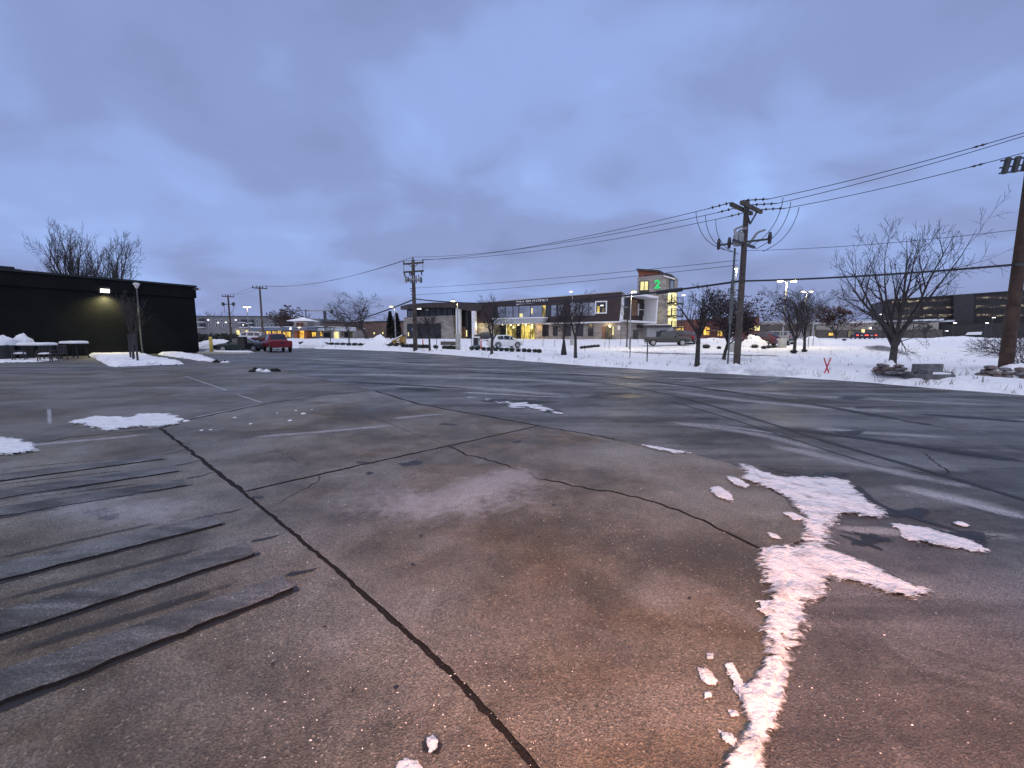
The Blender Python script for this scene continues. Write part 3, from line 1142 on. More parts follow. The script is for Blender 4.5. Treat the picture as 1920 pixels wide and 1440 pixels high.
ice_patch([(1363, 1338), (1380, 1340), (1388, 1352), (1370, 1354)], 'flat oval ice drop right of the rounded one', 0.01, seed=14, amp=0.3)
ice_patch([(1324, 1231), (1338, 1232), (1338, 1244), (1324, 1243)], 'topmost round ice drop on brown concrete', 0.01, seed=15, amp=0.2)
ice_patch([(799, 1390), (812, 1386), (822, 1398), (820, 1412), (808, 1422), (806, 1432), (802, 1418)], 'small leaf-shaped ice scrap at the bottom centre', 0.012, seed=16, amp=0.3)
ice_patch([(742, 1440), (760, 1430), (785, 1434), (795, 1455), (770, 1470), (745, 1462)], 'ice scrap cut by the bottom picture edge', 0.012, seed=17, amp=0.4)
ice_patch([(128, 795), (180, 782), (240, 786), (262, 779), (300, 778), (345, 790), (335, 798), (290, 806), (250, 802), (205, 811), (165, 802)],
          'wide patch of loose snow on the left concrete at the head of the long joint', 0.022, seed=18, matn='snow_scrap', name='snow_patch', cat='snow', amp=0.6)
ice_patch([(-60, 820), (20, 824), (50, 834), (76, 848), (20, 856), (-60, 852)], 'snow patch cut by the left picture edge', 0.022, seed=19, matn='snow_scrap', name='snow_patch', cat='snow', amp=0.5)
ice_patch([(880, 746), (960, 753), (1040, 770), (1100, 786), (1010, 766), (930, 756)], 'broken line of ice along a seam in the middle asphalt', 0.006, seed=20, amp=1.6, multi=True)
ice_patch([(1205, 838), (1240, 842), (1300, 851), (1260, 853)], 'white ice line in the concrete edge joint', 0.012, seed=24, amp=1.2, multi=True)

# scattered salt grains and snow crumbs (nobody could count them)
rs = np.random.RandomState(4)
mb = MB()
oct_f = [(0, 2, 4), (2, 1, 4), (1, 3, 4), (3, 0, 4), (2, 0, 5), (1, 2, 5), (3, 1, 5), (0, 3, 5)]
N = 5200
yy = 0.9 + rs.rand(N) ** 1.5 * 8.0
uu = 960 + (rs.randn(N) * 430 + 60)
xx = (uu - 960) / FPX * yy
hh = gh(xx, yy)
dens = fbm(xx * 1.4, yy * 1.4, 8.0)
for x, y, h, dn, r1, r2 in zip(xx, yy, hh, dens, rs.rand(N), rs.rand(N)):
    if r1 > smooth(0.36, 0.6, dn) + 0.12:
        continue
    s = (0.0012 + 0.0034 * r2 ** 4)
    a, b = s * (0.7 + r1), s
    c = h + s * 0.35
    mb.add([(x - a, y, c), (x + a, y, c), (x, y - b, c), (x, y + b, c), (x, y, c + s * 0.8), (x, y, c - s * 0.8)], oct_f)
o = stuff(mb.build('salt_grains', 'salt', fixn=False))
tag(o, 'white road salt grains scattered over the near pavement', 'salt')
for k, (u, v, s) in enumerate(((569, 776, 0.05), (544, 789, 0.045), (555, 770, 0.03), (470, 795, 0.03), (378, 807, 0.03), (395, 806, 0.025), (350, 790, 0.06), (520, 775, 0.02),
                               (1802, 983, 0.045), (585, 768, 0.02), (440, 783, 0.03), (335, 788, 0.09))):
    g = G(u, v, SLAB_H)
    mb = MB()
    r = random.Random(k)
    mb.lathe([(s * 0.9, -0.004), (s, s * 0.12), (s * 0.7, s * 0.35), (s * 0.25, s * 0.45)], 9)
    mb.v = [(x * r.uniform(0.8, 1.25) + g.x, y * r.uniform(0.8, 1.2) + g.y, z * r.uniform(0.8, 1.1) + g.z) for x, y, z in mb.v]
    tag(mb.build('snow_crumb', 'snow', None, True), ('largest', 'right', 'rightmost', 'upper', 'lower', 'lowest', 'left', 'tiny', '', 'farthest', 'middle', 'big')[k] + ' crumb of snow on the concrete right of the left snow patch' if u < 1000 else 'pale ice crumb on the right asphalt above the ice tongue',
        'snow', 'snow crumbs on the pavement')

# ------------------------------------------------------------------ raised concrete strips in the left slab
# (front-left, front-end, back-end, back-left) in pixels
strips = [((-60, 911), (311, 861), (301, 853), (-60, 894), 0.026, 'farthest thin raised concrete strip across the left slab'),
          ((-60, 945), (339, 884), (328, 873), (-60, 924), 0.028, 'second thin raised concrete strip from the back of the left slab'),
          ((-60, 980), (358, 910), (348, 898), (-60, 957), 0.026, 'third raised concrete strip, beside the dark oval stain'),
          ((-60, 1106), (418, 984), (396, 966), (-60, 1068), 0.034, 'fourth raised concrete strip with ice at its broken end'),
          ((-60, 1215), (484, 1040), (466, 1017), (-60, 1150), 0.040, 'fifth raised concrete strip with a crumbled dark end'),
          ((-60, 1350), (556, 1106), (533, 1080), (-60, 1258), 0.046, 'nearest and thickest raised concrete strip with a square broken end')]
for k, (fl_, fe, be, bl_, h, lab) in enumerate(strips):
    A, B, C, D = (G(*p, SLAB_H).xy for p in (fl_, fe, be, bl_))
    ext = (A - B).normalized() * 1.5
    A, D = A + ext, D + ext
    r = random.Random(k + 40)
    n = 60
    h = h * 0.5
    prof = [(0.0, -0.004), (0.02, h * 0.86), (0.06, h), (0.30, h * 0.98), (0.62, h * 0.9), (0.93, h * 0.75), (1.0, -0.003)]
    vs, fs = [], []
    m = len(prof)
    for i in range(n + 1):
        t = i / n
        f, b_ = A.lerp(B, t), D.lerp(C, t)
        nrm = (b_ - f)
        wob = (float(fbm(t * 30 + k * 9, 0.5, 2.0, 4)) - 0.46) * 0.05
        if i == n:
            f = f - (B - A).normalized() * r.uniform(0, .05)
        hk = 0.86 + 0.3 * float(fbm(t * 18, k * 3.3, 4.0, 3))
        for q, z in prof:
            c = f + nrm * q + nrm.normalized() * wob * (1 if q < .9 else 0.4)
            zz = z * hk + (0.004 * (float(fbm(t * 60, q * 4 + k, 6.0, 3)) - .44) if 0.05 < q < 0.95 else 0)
            vs.append((c.x, c.y, SLAB_H + zz))
    for i in range(n):
        for j in range(1, m - 1):
            fs.append((i * m + j, i * m + j + 1, (i + 1) * m + j + 1, (i + 1) * m + j))
    fs.append(tuple(range(n * m, n * m + m)))
    mb = MB()
    mb.add(vs, fs)
    o = tag(mb.build('concrete_strip', 'strip_concrete'), lab, 'strip', 'raised concrete strips in the left slab')
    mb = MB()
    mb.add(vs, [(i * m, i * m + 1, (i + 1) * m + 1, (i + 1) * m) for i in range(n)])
    mb.build('painted_shade_edge', 'joint_dirt_shade', o)  # front face coloured dark to stand for the shadowed gap under it
    strip_decal('damp_shade_rim', 'damp_shade', [(fl_[0], fl_[1] + 3 + k), ((fl_[0] + fe[0]) / 2, (fl_[1] + fe[1]) / 2 + 2 + k * 0.7), (fe[0] + 4, fe[1] + 1)], 0.018 + 0.006 * k, None, False, apron)  # shade of the front gap, painted as a dark line on the slab
    strip_decal('damp_shade_rim', 'damp_shade', [(be[0] - 4, be[1] + 2), (fe[0] + 15, be[1] - 1), (fe[0] + 45, be[1] - 12)], 0.03 + 0.004 * k, 0.01, True, apron, step=0.05)
    strip_decal('damp_shade_rim', 'damp_soft_shade', [(bl_[0], bl_[1] - 6), ((bl_[0] + be[0]) / 2, (bl_[1] + be[1]) / 2 - 4), (be[0] - 60, be[1] + 8)], 0.02 + 0.008 * k, None, True, apron)  # soft shade line painted along the back of the strip

# faded parking bay paint on the far-left concrete
for px, w in (([(347, 706), (425, 733)], 0.05), ([(425, 733), (318, 743)], 0.05), ([(445, 741), (490, 756)], 0.05)):
    strip_decal('painted_line', 'frost_strong', px, w, w, False, apron)

# ================================================================== BUILDING HELPERS
class Facade:
    """vertical plane through ground points A-B; pixels map to (s, z) on it, d is the distance in front of it"""

    def __init__(s, A, B):
        s.A, s.B = Vector(A[:2]), Vector(B[:2])
        s.t = (s.B - s.A).normalized()
        n = Vector((-s.t.y, s.t.x))
        if n.dot(-s.A) < 0:
            n = -n
        s.n = n
        s.len = (s.B - s.A).length

    def sz(s, u, v, d=0.0):
        r = ray(u, v)
        o = s.A + s.n * d
        k = s.n.dot(o) / s.n.dot(Vector((r.x, r.y)))
        p = Vector((r.x * k, r.y * k))
        return (p - o).dot(s.t), CAMH + r.z * k

    def pt(s, a, z, d=0.0):
        q = s.A + s.t * a + s.n * d
        return Vector((q.x, q.y, z))

    def nv(s, k):
        return Vector((s.n.x * k, s.n.y * k, 0))

    def rect(s, mb, s0, s1, z0, z1, d0, d1):
        mb.prism([s.pt(s0, z0, d0), s.pt(s1, z0, d0), s.pt(s1, z1, d0), s.pt(s0, z1, d0)], s.nv(d1 - d0))

    def pxrect(s, u0, u1, v0, v1, d=0.0):
        """level rectangle covering the pixel box (v0 top)"""
        um, vm = (u0 + u1) / 2, (v0 + v1) / 2
        s0, s1 = s.sz(u0, vm, d)[0], s.sz(u1, vm, d)[0]
        return min(s0, s1), max(s0, s1), s.sz(um, v1, d)[1], s.sz(um, v0, d)[1]

    def poly(s, mb, px, d0, d1):
        pts = [s.sz(*p, d0) for p in px]
        mb.prism([s.pt(a, z, d0) for a, z in pts], s.nv(d1 - d0))


def window(F, par, s0, s1, z0, z1, glass, d=0.0, fw=0.10, cols=1, rows=1, frame='frame_dark', name='window'):
    """one window: pane(s) set behind a frame with mullions"""
    mb = MB()
    F.rect(mb, s0, s1, z0, z1, d - 0.02, d + 0.03)
    w = mb.build(name, glass, par)
    mb = MB()
    e = d + 0.034
    F.rect(mb, s0 - fw, s0, z0 - fw, z1 + fw, d - 0.02, e + 0.07)
    F.rect(mb, s1, s1 + fw, z0 - fw, z1 + fw, d - 0.02, e + 0.07)
    F.rect(mb, s0, s1, z0 - fw, z0, d - 0.02, e + 0.068)
    F.rect(mb, s0, s1, z1, z1 + fw, d - 0.02, e + 0.068)
    for c in range(1, cols):
        x = s0 + (s1 - s0) * c / cols
        F.rect(mb, x - fw * 0.4, x + fw * 0.4, z0, z1, e, e + 0.06)
    for r in range(1, rows):
        z = z0 + (z1 - z0) * r / rows
        F.rect(mb, s0, s1, z - fw * 0.4, z + fw * 0.4, e, e + 0.055)
    mb.build('frame', frame, w)
    return w


def point_light(name, loc, energy, col, rad=0.12, parent=None, spot=None):
    ld = bpy.data.lights.new(name, 'SPOT' if spot else 'POINT')
    ld.energy, ld.color, ld.shadow_soft_size = energy, col, rad
    if spot:
        ld.spot_size, ld.spot_blend = spot, 1.0
    o = bpy.data.objects.new(name, ld)
    COL.objects.link(o)
    o.location = loc
    if parent is not None:
        o.parent = parent
        bpy_parent_inv(o, parent)
    return o


# ================================================================== BLACK BUILDING (left)
cr = G(374, 661)
cl_ = G(0, 671.5)
dirw = (cl_.xy - cr.xy).normalized()
FB = Facade(cr.xy, cr.xy + dirw * 30)
top_z = FB.sz(368, 537)[1]
bb = thing('black_building', (cr.x, cr.y, 0), 'low flat-roofed black painted building at the left edge', 'building')
back = FB.nv(-26)
mb = MB()
mb.prism([FB.pt(0, -0.2), FB.pt(30, -0.2), FB.pt(30, top_z - 1.15), FB.pt(0, top_z - 1.15)], back)
mb.build('wall', 'black_wall', bb)
mb = MB()
mb.prism([FB.pt(-0.12, top_z - 1.15, 0.14), FB.pt(30, top_z - 1.15, 0.14), FB.pt(30, top_z - 0.1, 0.14), FB.pt(-0.12, top_z - 0.1, 0.14)], FB.nv(-26.3))
mb.build('parapet_band', 'black_wall', bb)
mb = MB()
mb.prism([FB.pt(-0.2, top_z - 0.1, 0.24), FB.pt(30, top_z - 0.1, 0.24), FB.pt(30, top_z + 0.06, 0.24), FB.pt(-0.2, top_z + 0.06, 0.24)], FB.nv(-26.5))
mb.build('coping', 'black_trim', bb)
# wall lamp
s0, s1, z0, z1 = FB.pxrect(186, 208, 537, 550, 0.3)
wl_ = thing('wall_lamp', FB.pt((s0 + s1) / 2, z0), 'lit wall lamp throwing yellow light down the black wall', 'lamp')
mb = MB()
zc_ = (z0 + z1) / 2
mb.prism([FB.pt(s0, z0 + 0.05, 0.02), FB.pt(s1, z0 + 0.05, 0.02), FB.pt(s1, z1, 0.02), FB.pt(s0, z1, 0.02)], FB.nv(0.1))
mb.build('back_plate', 'dark_metal', wl_)
mb = MB()
mb.add([FB.pt(s0, z1, 0.122), FB.pt(s1, z1, 0.122), FB.pt(s1 - 0.08, z1 - 0.12, 0.5), FB.pt(s0 + 0.08, z1 - 0.12, 0.5),
        FB.pt(s0, z1 - 0.08, 0.122), FB.pt(s1, z1 - 0.08, 0.122), FB.pt(s1 - 0.08, z1 - 0.2, 0.5), FB.pt(s0 + 0.08, z1 - 0.2, 0.5)],
       [(0, 1, 2, 3), (7, 6, 5, 4), (0, 4, 5, 1), (1, 5, 6, 2), (2, 6, 7, 3), (3, 7, 4, 0)])
mb.build('hood', 'dark_metal', wl_)
mb = MB()
mb.prism([FB.pt(s0 + 0.1, z0 + 0.07, 0.125), FB.pt(s1 - 0.1, z0 + 0.07, 0.125), FB.pt(s1 - 0.1, z1 - 0.22, 0.125), FB.pt(s0 + 0.1, z1 - 0.22, 0.125)], FB.nv(0.24))
mb.build('lens', 'lamp_cold', wl_)
point_light('wall_lamp_light', FB.pt((s0 + s1) / 2, z0 - 0.10, 0.42), 950, (1.0, 0.86, 0.40), 0.12, wl_, spot=R(158))
# security camera at the corner
sc_, zc2 = FB.sz(369, 542, 0.3)
cmr = thing('security_camera', FB.pt(sc_, zc2, 0.2), 'small security camera on the top right corner of the black building', 'camera')
mb = MB()
mb.bar(FB.pt(0.05, zc2, 0.14), FB.pt(-0.25, zc2, 0.5), 0.22)
mb.build('housing', 'dark_metal', cmr)
mb = MB()
mb.box(FB.pt(-0.27, zc2 - 0.02, 0.54), (0.16, 0.16, 0.16))
mb.build('lens_cover', 'white_paint', cmr)
# rooftop unit
a0 = FB.sz(-60, 500, -4)[0]
a1 = FB.sz(27, 500, -4)[0]
zt = FB.sz(10, 499, -4)[1]
ru = thing('rooftop_unit', FB.pt((a0 + a1) / 2, top_z - 0.1, -4), 'dark rooftop air unit on the black building at the left edge', 'air unit')
mb = MB()
mb.prism([FB.pt(a0, top_z - 0.4, -4), FB.pt(a1, top_z - 0.4, -4), FB.pt(a1, zt, -4), FB.pt(a0, zt, -4)], FB.nv(-3))
mb.build('casing', 'black_trim', ru)
mb = MB()
sgn = 1 if a1 > a0 else -1
mb.prism([FB.pt(a1 + 0.01 * sgn, top_z - 0.3, -4.2), FB.pt(a1 + 0.4 * sgn, top_z - 0.3, -4.2), FB.pt(a1 + 0.4 * sgn, zt - 0.1, -4.2), FB.pt(a1 + 0.01 * sgn, zt - 0.1, -4.2)], FB.nv(-1))
mb.build('vent', 'grey_metal', ru)
# downpipe with a pale funnel
pts = [FB.sz(256, 536, 0.35), FB.sz(258, 560, 0.35), FB.sz(265, 640, 0.35)]
dp = thing('downpipe', FB.pt(pts[-1][0], 0, 0.35), 'grey rain pipe with pale funnel head on the black wall', 'pipe')
mb = MB()
mb.tube([FB.pt(a, z, 0.33) for a, z in pts] + [FB.pt(FB.sz(268, 664, 0.35)[0], 0.12, 0.33), FB.pt(FB.sz(268, 664, 0.35)[0], -0.02, 0.33)], 0.06, 8)
mb.build('pipe', 'pipe_grey', dp)
mb = MB()
c = FB.pt(pts[0][0], pts[0][1], 0.33)
mb.lathe([(0.07, -0.22), (0.25, 0.16), (0.24, 0.22), (0.1, 0.27)], 10, c)
mb.build('funnel', 'white_paint', dp)

# ------------------------------------------------------------------ patio furniture under the lamp
def gp(u, v, z=0.0):
    return G(u, v, z)


def snow_cap(name, mb_fn, par):
    pass


def dome(mb, c, rx, ry, h, seed, n=18, rings=7, rz=0.0, flat=0.0, skirt=0.05):
    """lumpy snow dome"""
    c = Vector(c)
    vs, fs = [], []
    r = random.Random(seed)
    ox, oy = r.uniform(0, 99), r.uniform(0, 99)
    for j in range(rings + 1):
        q = j / rings
        for i in range(n):
            t = 2 * math.pi * i / n
            k = 1 + 0.35 * (float(vnoise(math.cos(t) * 1.7 + ox, math.sin(t) * 1.7 + oy)) - 0.5)
            x, y = rx * q * k * math.cos(t), ry * q * k * math.sin(t)
            zz = h * (1 - q ** 2.0) ** (0.5 if flat else 1.0)
            zz *= 0.5 + 0.62 * float(fbm((x / max(rx, .01)) * 2.5 + ox, (y / max(ry, .01)) * 2.5 + oy, 1, 3)) + 0.45 * float(fbm((x / max(rx, .01)) * 6 + oy, (y / max(ry, .01)) * 6 + ox, 2, 3))
            if j == rings:
                zz = -skirt
            vs.append(c + Vector((x * math.cos(rz) - y * math.sin(rz), x * math.sin(rz) + y * math.cos(rz), zz)))
    for j in range(rings):
        for i in range(n):
            i2 = (i + 1) % n
            fs.append((j * n + i, j * n + i2, (j + 1) * n + i2, (j + 1) * n + i))
    mb.add(vs, fs)


wall_rz = math.atan2(FB.t.y, FB.t.x)


def patio_table(u0, u1, vtop, vbase, label, legs=4):
    c0, c1 = gp(u0, vbase), gp(u1, vbase)
    mid = (c0 + c1) / 2
    w = (c1 - c0).length
    zt_ = P((u0 + u1) / 2, vtop, mid.y).z
    t = thing('patio_table', (mid.x, mid.y, 0), label, 'table')
    rz = math.atan2((c1 - c0).y, (c1 - c0).x)
    Rm = Matrix.Rotation(rz, 3, 'Z')
    mb = MB()
    mb.box((mid.x, mid.y, zt_ - 0.18), (w, 0.95, 0.05), rz)
    mb.build('table_top', 'plastic_black', t)
    for sx in (-1, 1):
        for sy in (-1, 1):
            mb = MB()
            a = mid + Rm @ Vector((sx * w * 0.42, sy * 0.40, 0))
            b = mid + Rm @ Vector((sx * w * 0.30, sy * 0.30, 0))
            mb.bar((a.x, a.y, 0), (b.x, b.y, zt_ - 0.19), 0.06)
            mb.build('leg', 'plastic_black', t)
    mb = MB()
    Wd, Dd, Hh = w * 1.02, 0.98, 0.17
    for (a, b, z) in ((1, 1, 0), (0.98, 0.98, 0.10), (0.9, 0.88, 0.16)):
        pass
    n = 20
    vs, fs = [], []
    for j, (k, z) in enumerate(((1.0, 0.0), (1.02, 0.07), (0.97, 0.13), (0.85, 0.165), (0.4, 0.18))):
        for i in range(n):
            tt = 2 * math.pi * i / n
            ct, st = math.cos(tt), math.sin(tt)
            x = math.copysign(abs(ct) ** 0.35, ct) * Wd / 2 * k
            y = math.copysign(abs(st) ** 0.35, st) * Dd / 2 * k
            q = mid + Rm @ Vector((x, y, 0))
            vs.append((q.x, q.y, zt_ - 0.154 + z * (0.9 + 0.2 * random.Random(i).random())))
    for j in range(4):
        for i in range(n):
            fs.append((j * n + i, j * n + (i + 1) % n, (j + 1) * n + (i + 1) % n, (j + 1) * n + i))
    fs.append(tuple(4 * n + i for i in range(n)))
    mb.add(vs, fs)
    tag(mb.build('snow_cover', 'snow', None, True), 'thick flat snow layer on ' + label, 'snow')
    return t


patio_table(46, 101, 643, 675, 'dark patio table beside the slatted chair')
patio_table(124, 160, 640, 671.5, 'dark low table nearest to the snow bed')


def patio_chair(u, vb, rz, label, snow_h=0.0, scale=1.0):
    c = gp(u, vb)
    t = thing('patio_chair', (c.x, c.y, 0), label, 'chair', 'patio chairs by the black wall')
    Rm = Matrix.Rotation(rz, 3, 'Z')

    def w(x, y, z):
        q = Rm @ Vector((x * scale, y * scale, z * scale))
        return Vector((c.x + q.x, c.y + q.y, z * scale))
    for sx in (-1, 1):
        for sy in (-1, 1):
            mb = MB()
            mb.bar(w(sx * 0.27, sy * 0.27, 0), w(sx * 0.25, sy * 0.25, 0.44 if sy < 0 else 1.0), 0.045)
            mb.build('leg', 'dark_metal', t)
    mb = MB()
    mb.box(w(0, 0, 0.45), (0.56 * scale, 0.56 * scale, 0.04), rz)
    mb.build('seat', 'dark_metal', t)
    for k in range(7):
        mb = MB()
        x = -0.22 + 0.073 * k
        mb.bar(w(x, 0.26, 0.48), w(x, 0.30, 0.98), 0.03)
        mb.build('slat', 'dark_metal', t)
    mb = MB()
    mb.bar(w(-0.29, 0.30, 1.0), w(0.29, 0.30, 1.0), 0.05)
    mb.build('top_rail', 'dark_metal', t)
    for sx in (-1, 1):
        mb = MB()
        mb.bar(w(sx * 0.29, -0.24, 0.66), w(sx * 0.29, 0.28, 0.68), 0.05)
        mb.bar(w(sx * 0.29, -0.24, 0.44), w(sx * 0.29, -0.24, 0.66), 0.04)
        mb.build('armrest', 'dark_metal', t)
    if snow_h:
        mb = MB()
        dome(mb, w(0, 0, 0.475), 0.27, 0.27, snow_h, 3, flat=1, skirt=0.0)
        tag(mb.build('snow_cover', 'snow', None, True), 'snow heap on the seat of the ' + label, 'snow')
    return t


patio_chair(112, 675.5, wall_rz + 0.5, 'upright slatted patio chair between the two snowy tables')
patio_chair(38, 677, wall_rz - 1.9, 'patio chair at the left of the long table', 0.12)
patio_chair(85, 677.5, wall_rz + 2.8, 'patio chair pushed under the long snowy table', 0.10)


def grill(u, vb, vt, wpx, label, kind):
    """covered grill / kettle heaped with snow"""
    c = gp(u, vb)
    zt_ = P(u, vt, c.y).z
    w = wpx * c.y / FPX
    t = thing('covered_grill', (c.x, c.y, 0), label, 'grill')
    mb = MB()
    hb = zt_ * 0.62
    mb.lathe([(w * 0.46, 0.0), (w * 0.50, 0.15), (w * 0.44, hb * 0.8), (w * 0.5, hb)], 14, (c.x, c.y, 0))
    mb.build('cover', 'grill_cover', t, True)
    mb = MB()
    mb.tube([(c.x - w * 0.5, c.y - 0.1, hb * 0.75), (c.x + w * 0.5, c.y - 0.1, hb * 0.75)], 0.03, 6)
    mb.build('handle', 'dark_metal', t)
    mb = MB()
    dome(mb, (c.x, c.y, hb - 0.02), w * 0.52, w * 0.5, zt_ - hb, 5 + int(u), flat=1, skirt=0.0)
    tag(mb.build('snow_cover', 'snow', None, True), 'rounded snow cap on the ' + label, 'snow')


grill(11, 675.5, 629, 28, 'black covered grill at the left picture edge', 0)
grill(47, 674, 627, 27, 'black covered grill behind the left snowy table', 0)


# ------------------------------------------------------------------ snow beds, kerbs
def slab_heap(name, px, h, label, seed, matn='snow_pile', cat='snow', step=0.12, edge=0.25, amp=0.4, base=0.0):
    """plan outline in pixels filled with a lumpy layer of snow"""
    pg = [(q.x, q.y) for q in (G(u, v) for u, v in px)]
    xs, ys = [p[0] for p in pg], [p[1] for p in pg]
    gx, gy = np.meshgrid(np.arange(min(xs) - 0.4, max(xs) + 0.4, step), np.arange(min(ys) - 0.4, max(ys) + 0.4, step))
    d = poly_sdf(gx.ravel(), gy.ravel(), pg).reshape(gx.shape) + (fbm(gx * 1.3, gy * 1.3, seed) - 0.47) * amp
    z = base + np.clip(d / edge, -0.2, 1) * h * (0.65 + 0.7 * fbm(gx * 0.8, gy * 0.8, seed + 4))
    keep = d > -step
    cells = keep[:-1, :-1] & keep[:-1, 1:] & keep[1:, 1:] & keep[1:, :-1]
    idx = np.arange(gx.size).reshape(gx.shape)
    ii, jj = np.nonzero(cells)
    fs = np.stack([idx[ii, jj], idx[ii, jj + 1], idx[ii + 1, jj + 1], idx[ii + 1, jj]], -1)
    used, inv = np.unique(fs, return_inverse=True)
    co = np.stack([gx.ravel(), gy.ravel(), z.ravel()], -1)[used]
    mb = MB()
    mb.v, mb.f = co.tolist(), inv.reshape(-1, 4).tolist()
    return tag(mb.build(name, matn, None, True, fixn=False), label, cat)


slab_heap('snow_bed', [(152, 659), (200, 683), (214, 688), (255, 686), (345, 683), (300, 674), (262, 664), (235, 660), (180, 656)], 0.24,
          'trodden snow bed with a steep lit edge along the black wall', 1)
slab_heap('snow_ridge', [(296, 661), (330, 662), (375, 668), (405, 677), (395, 679), (345, 672), (300, 666)], 0.20, 'narrow snow ridge right of the rain pipe', 2, edge=0.2)
slab_heap('snow_ridge', [(-60, 668), (0, 667), (60, 671), (120, 675), (60, 679), (-60, 681)], 0.10, 'thin snow spread under the patio furniture', 3, amp=0.8)
slab_heap('snow_ridge', [(383, 657.6), (430, 659.5), (478, 660.5), (470, 662.3), (420, 661.8), (385, 659.4)], 0.16, 'lit snow strip beside the yellow post', 4, edge=0.3, amp=0.3)


def kerb(px, h, w, label, matn='concrete_block'):
    mb = MB()
    pts = [G(*p) for p in px]
    for a, b in zip(pts, pts[1:]):
        mb.bar((a.x, a.y, h / 2 - 0.02), (b.x, b.y, h / 2 - 0.02), w, h + 0.04)
    return tag(mb.build('kerb', matn), label, 'kerb')


kerb([(374, 662), (420, 663.2), (470, 663.6), (495, 662)], 0.14, 0.3, 'pale kerb lit yellow running from the black building to the truck')


def debris(u, v, n, seed, label):
    c = G(u, v, 0.0)
    r = random.Random(seed)
    t = thing('dirty_ice_chunks', (c.x, c.y, 0), label, 'ice')
    for k in range(n):
        mb = MB()
        dome(mb, (c.x + r.uniform(-.55, .55), c.y + r.uniform(-.2, .2), 0), r.uniform(.12, .26), r.uniform(.1, .2), r.uniform(.1, .2), seed + k, 9, 4)
        mb.build('chunk', 'joint_dirt_shade' if k % 4 else 'snow_pile', t)


debris(497, 697, 7, 3, 'row of dirty ice chunks lying alone on the far concrete')
debris(420, 680, 6, 9, 'dirty ice chunks at the end of the narrow snow ridge')

# ================================================================== FIRE STATION
Apt = P(1165, 600, 80).xy
Bpt = P(770, 600, 98).xy
F = Facade(Apt, Bpt)
st = thing('fire_station', F.pt(20, 0.6), 'two-storey stone and maroon fire station with a white framed end and sloping parapet', 'building')


def fpoly(name, matn, px, d0, d1, par=None, fac=None):
    mb = MB()
    (fac or F).poly(mb, px, d0, d1)
    return mb.build(name, matn, par or st)


fpoly('stone_wall', 'station_stone', [(893, 606), (1163, 603), (1163, 645), (893, 645)], 0, -15)
fpoly('upper_storey', 'maroon_panel', [(884, 569), (900, 568), (1165.6, 547), (1161.5, 602.5), (1017, 606), (893, 606)], 0.9, -14)
fpoly('coping', 'grey_panel', [(890, 567.6), (1166, 546), (1166, 547.2), (890, 568.8)], 1.0, -14.1)
fpoly('ledge', 'white_panel', [(1017, 605.6), (1163, 602), (1163, 604.3), (1017, 608)], 1.15, 0.02)
fpoly('canopy', 'grey_panel', [(924, 598), (1020, 595.5), (1016, 606), (926, 608.5)], 3.4, 0.92)
fpoly('canopy_snow', 'snow', [(923, 596.6), (1020.5, 594.2), (1020.3, 596.0), (923.3, 598.4)], 3.5, 0.93)

# upper ribbon of windows
zA, zB = F.sz(990, 594.5, 0.9)[1], F.sz(990, 573.5, 0.9)[1]


def ribbon(bounds, mats, za, zb, d=0.9):
    for (ua, ub), g in zip(zip(bounds, bounds[1:]), mats):
        if g is None:
            continue
        sa, sb = sorted((F.sz(ua, 585, d)[0], F.sz(ub, 585, d)[0]))
        window(F, st, sa + 0.07, sb - 0.07, za, zb, g, d + 0.01, 0.07)


ribbon([926, 933, 947.5, 962, 973, 995, 1017, 1024, 1033, 1044], ['dark_glass', 'blue_glass', 'blue_glass', 'blue_glass', 'blue_glass', 'blue_glass', 'lit_lobby', 'dark_glass', 'blue_glass'], zA, zB)
ribbon([1046, 1058], ['blue_glass'], zA + 0.1, zB + 0.05)
ribbon([1068, 1080, 1092, 1104, 1117], ['blue_glass'] * 4, F.sz(1100, 592, 0.9)[1], F.sz(1100, 567.5, 0.9)[1])
r_ = F.pxrect(1118, 1136, 566.5, 586, 0.9)
window(F, st, *r_, 'dark_glass', 0.92, 0.22, frame='white_panel')
for ua, ub, va, vb, mt in ((1120, 1124, 574, 586, 'lit_lobby'), (1129, 1134, 577, 586, 'lit_dim'), (1126, 1131, 572, 573.5, 'lamp_cold'), (1121, 1124, 580.5, 584, 'green_face'), (974, 980, 588, 594.5, 'lit_bright'), (996, 998.5, 578, 588, 'lit_bright')):
    q = F.pxrect(ua, ub, va, vb, 1.0)
    mb = MB()
    F.rect(mb, *q, 0.95, 0.99)
    mb.build('lit_pane', mt, st)
# ground floor lobby glass under the canopy
zl0, zl1 = F.sz(965, 638, 0)[1], F.sz(965, 609, 0)[1]
for (ua, ub), g in zip(zip([927, 938, 949, 952, 961, 968, 977, 984, 995, 1003], [938, 949, 952, 961, 968, 977, 984, 995, 1003]),
                       ['lit_dim', 'dark_glass', 'lit_bright', 'lit_lobby', 'lit_lobby', 'dark_glass', 'lit_lobby', 'lit_lobby', 'lit_lobby']):
    sa, sb = sorted((F.sz(ua, 620)[0], F.sz(ub, 620)[0]))
    window(F, st, sa + 0.06, sb - 0.06, zl0, zl1, g, 0.02, 0.06, 1, 2 if ub - ua > 8 else 1)
mb = MB()
for u in (942, 958, 972, 986, 998):
    a, z = F.sz(u, 609.5, 2.2)
    mb = MB()
    mb.box(F.pt(a, z + 0.02, 2.2), (0.3, 0.3, 0.08))
    mb.build('downlight', 'lamp_white', st)
for u, e_ in ((950, 160), (985, 200)):
    a, z = F.sz(u, 611, 2.0)
    point_light('canopy_light', F.pt(a, z - 0.25, 2.0), e_, (1.0, 0.80, 0.40), 0.2, st)
a, z = F.sz(1010, 612, 1.0)
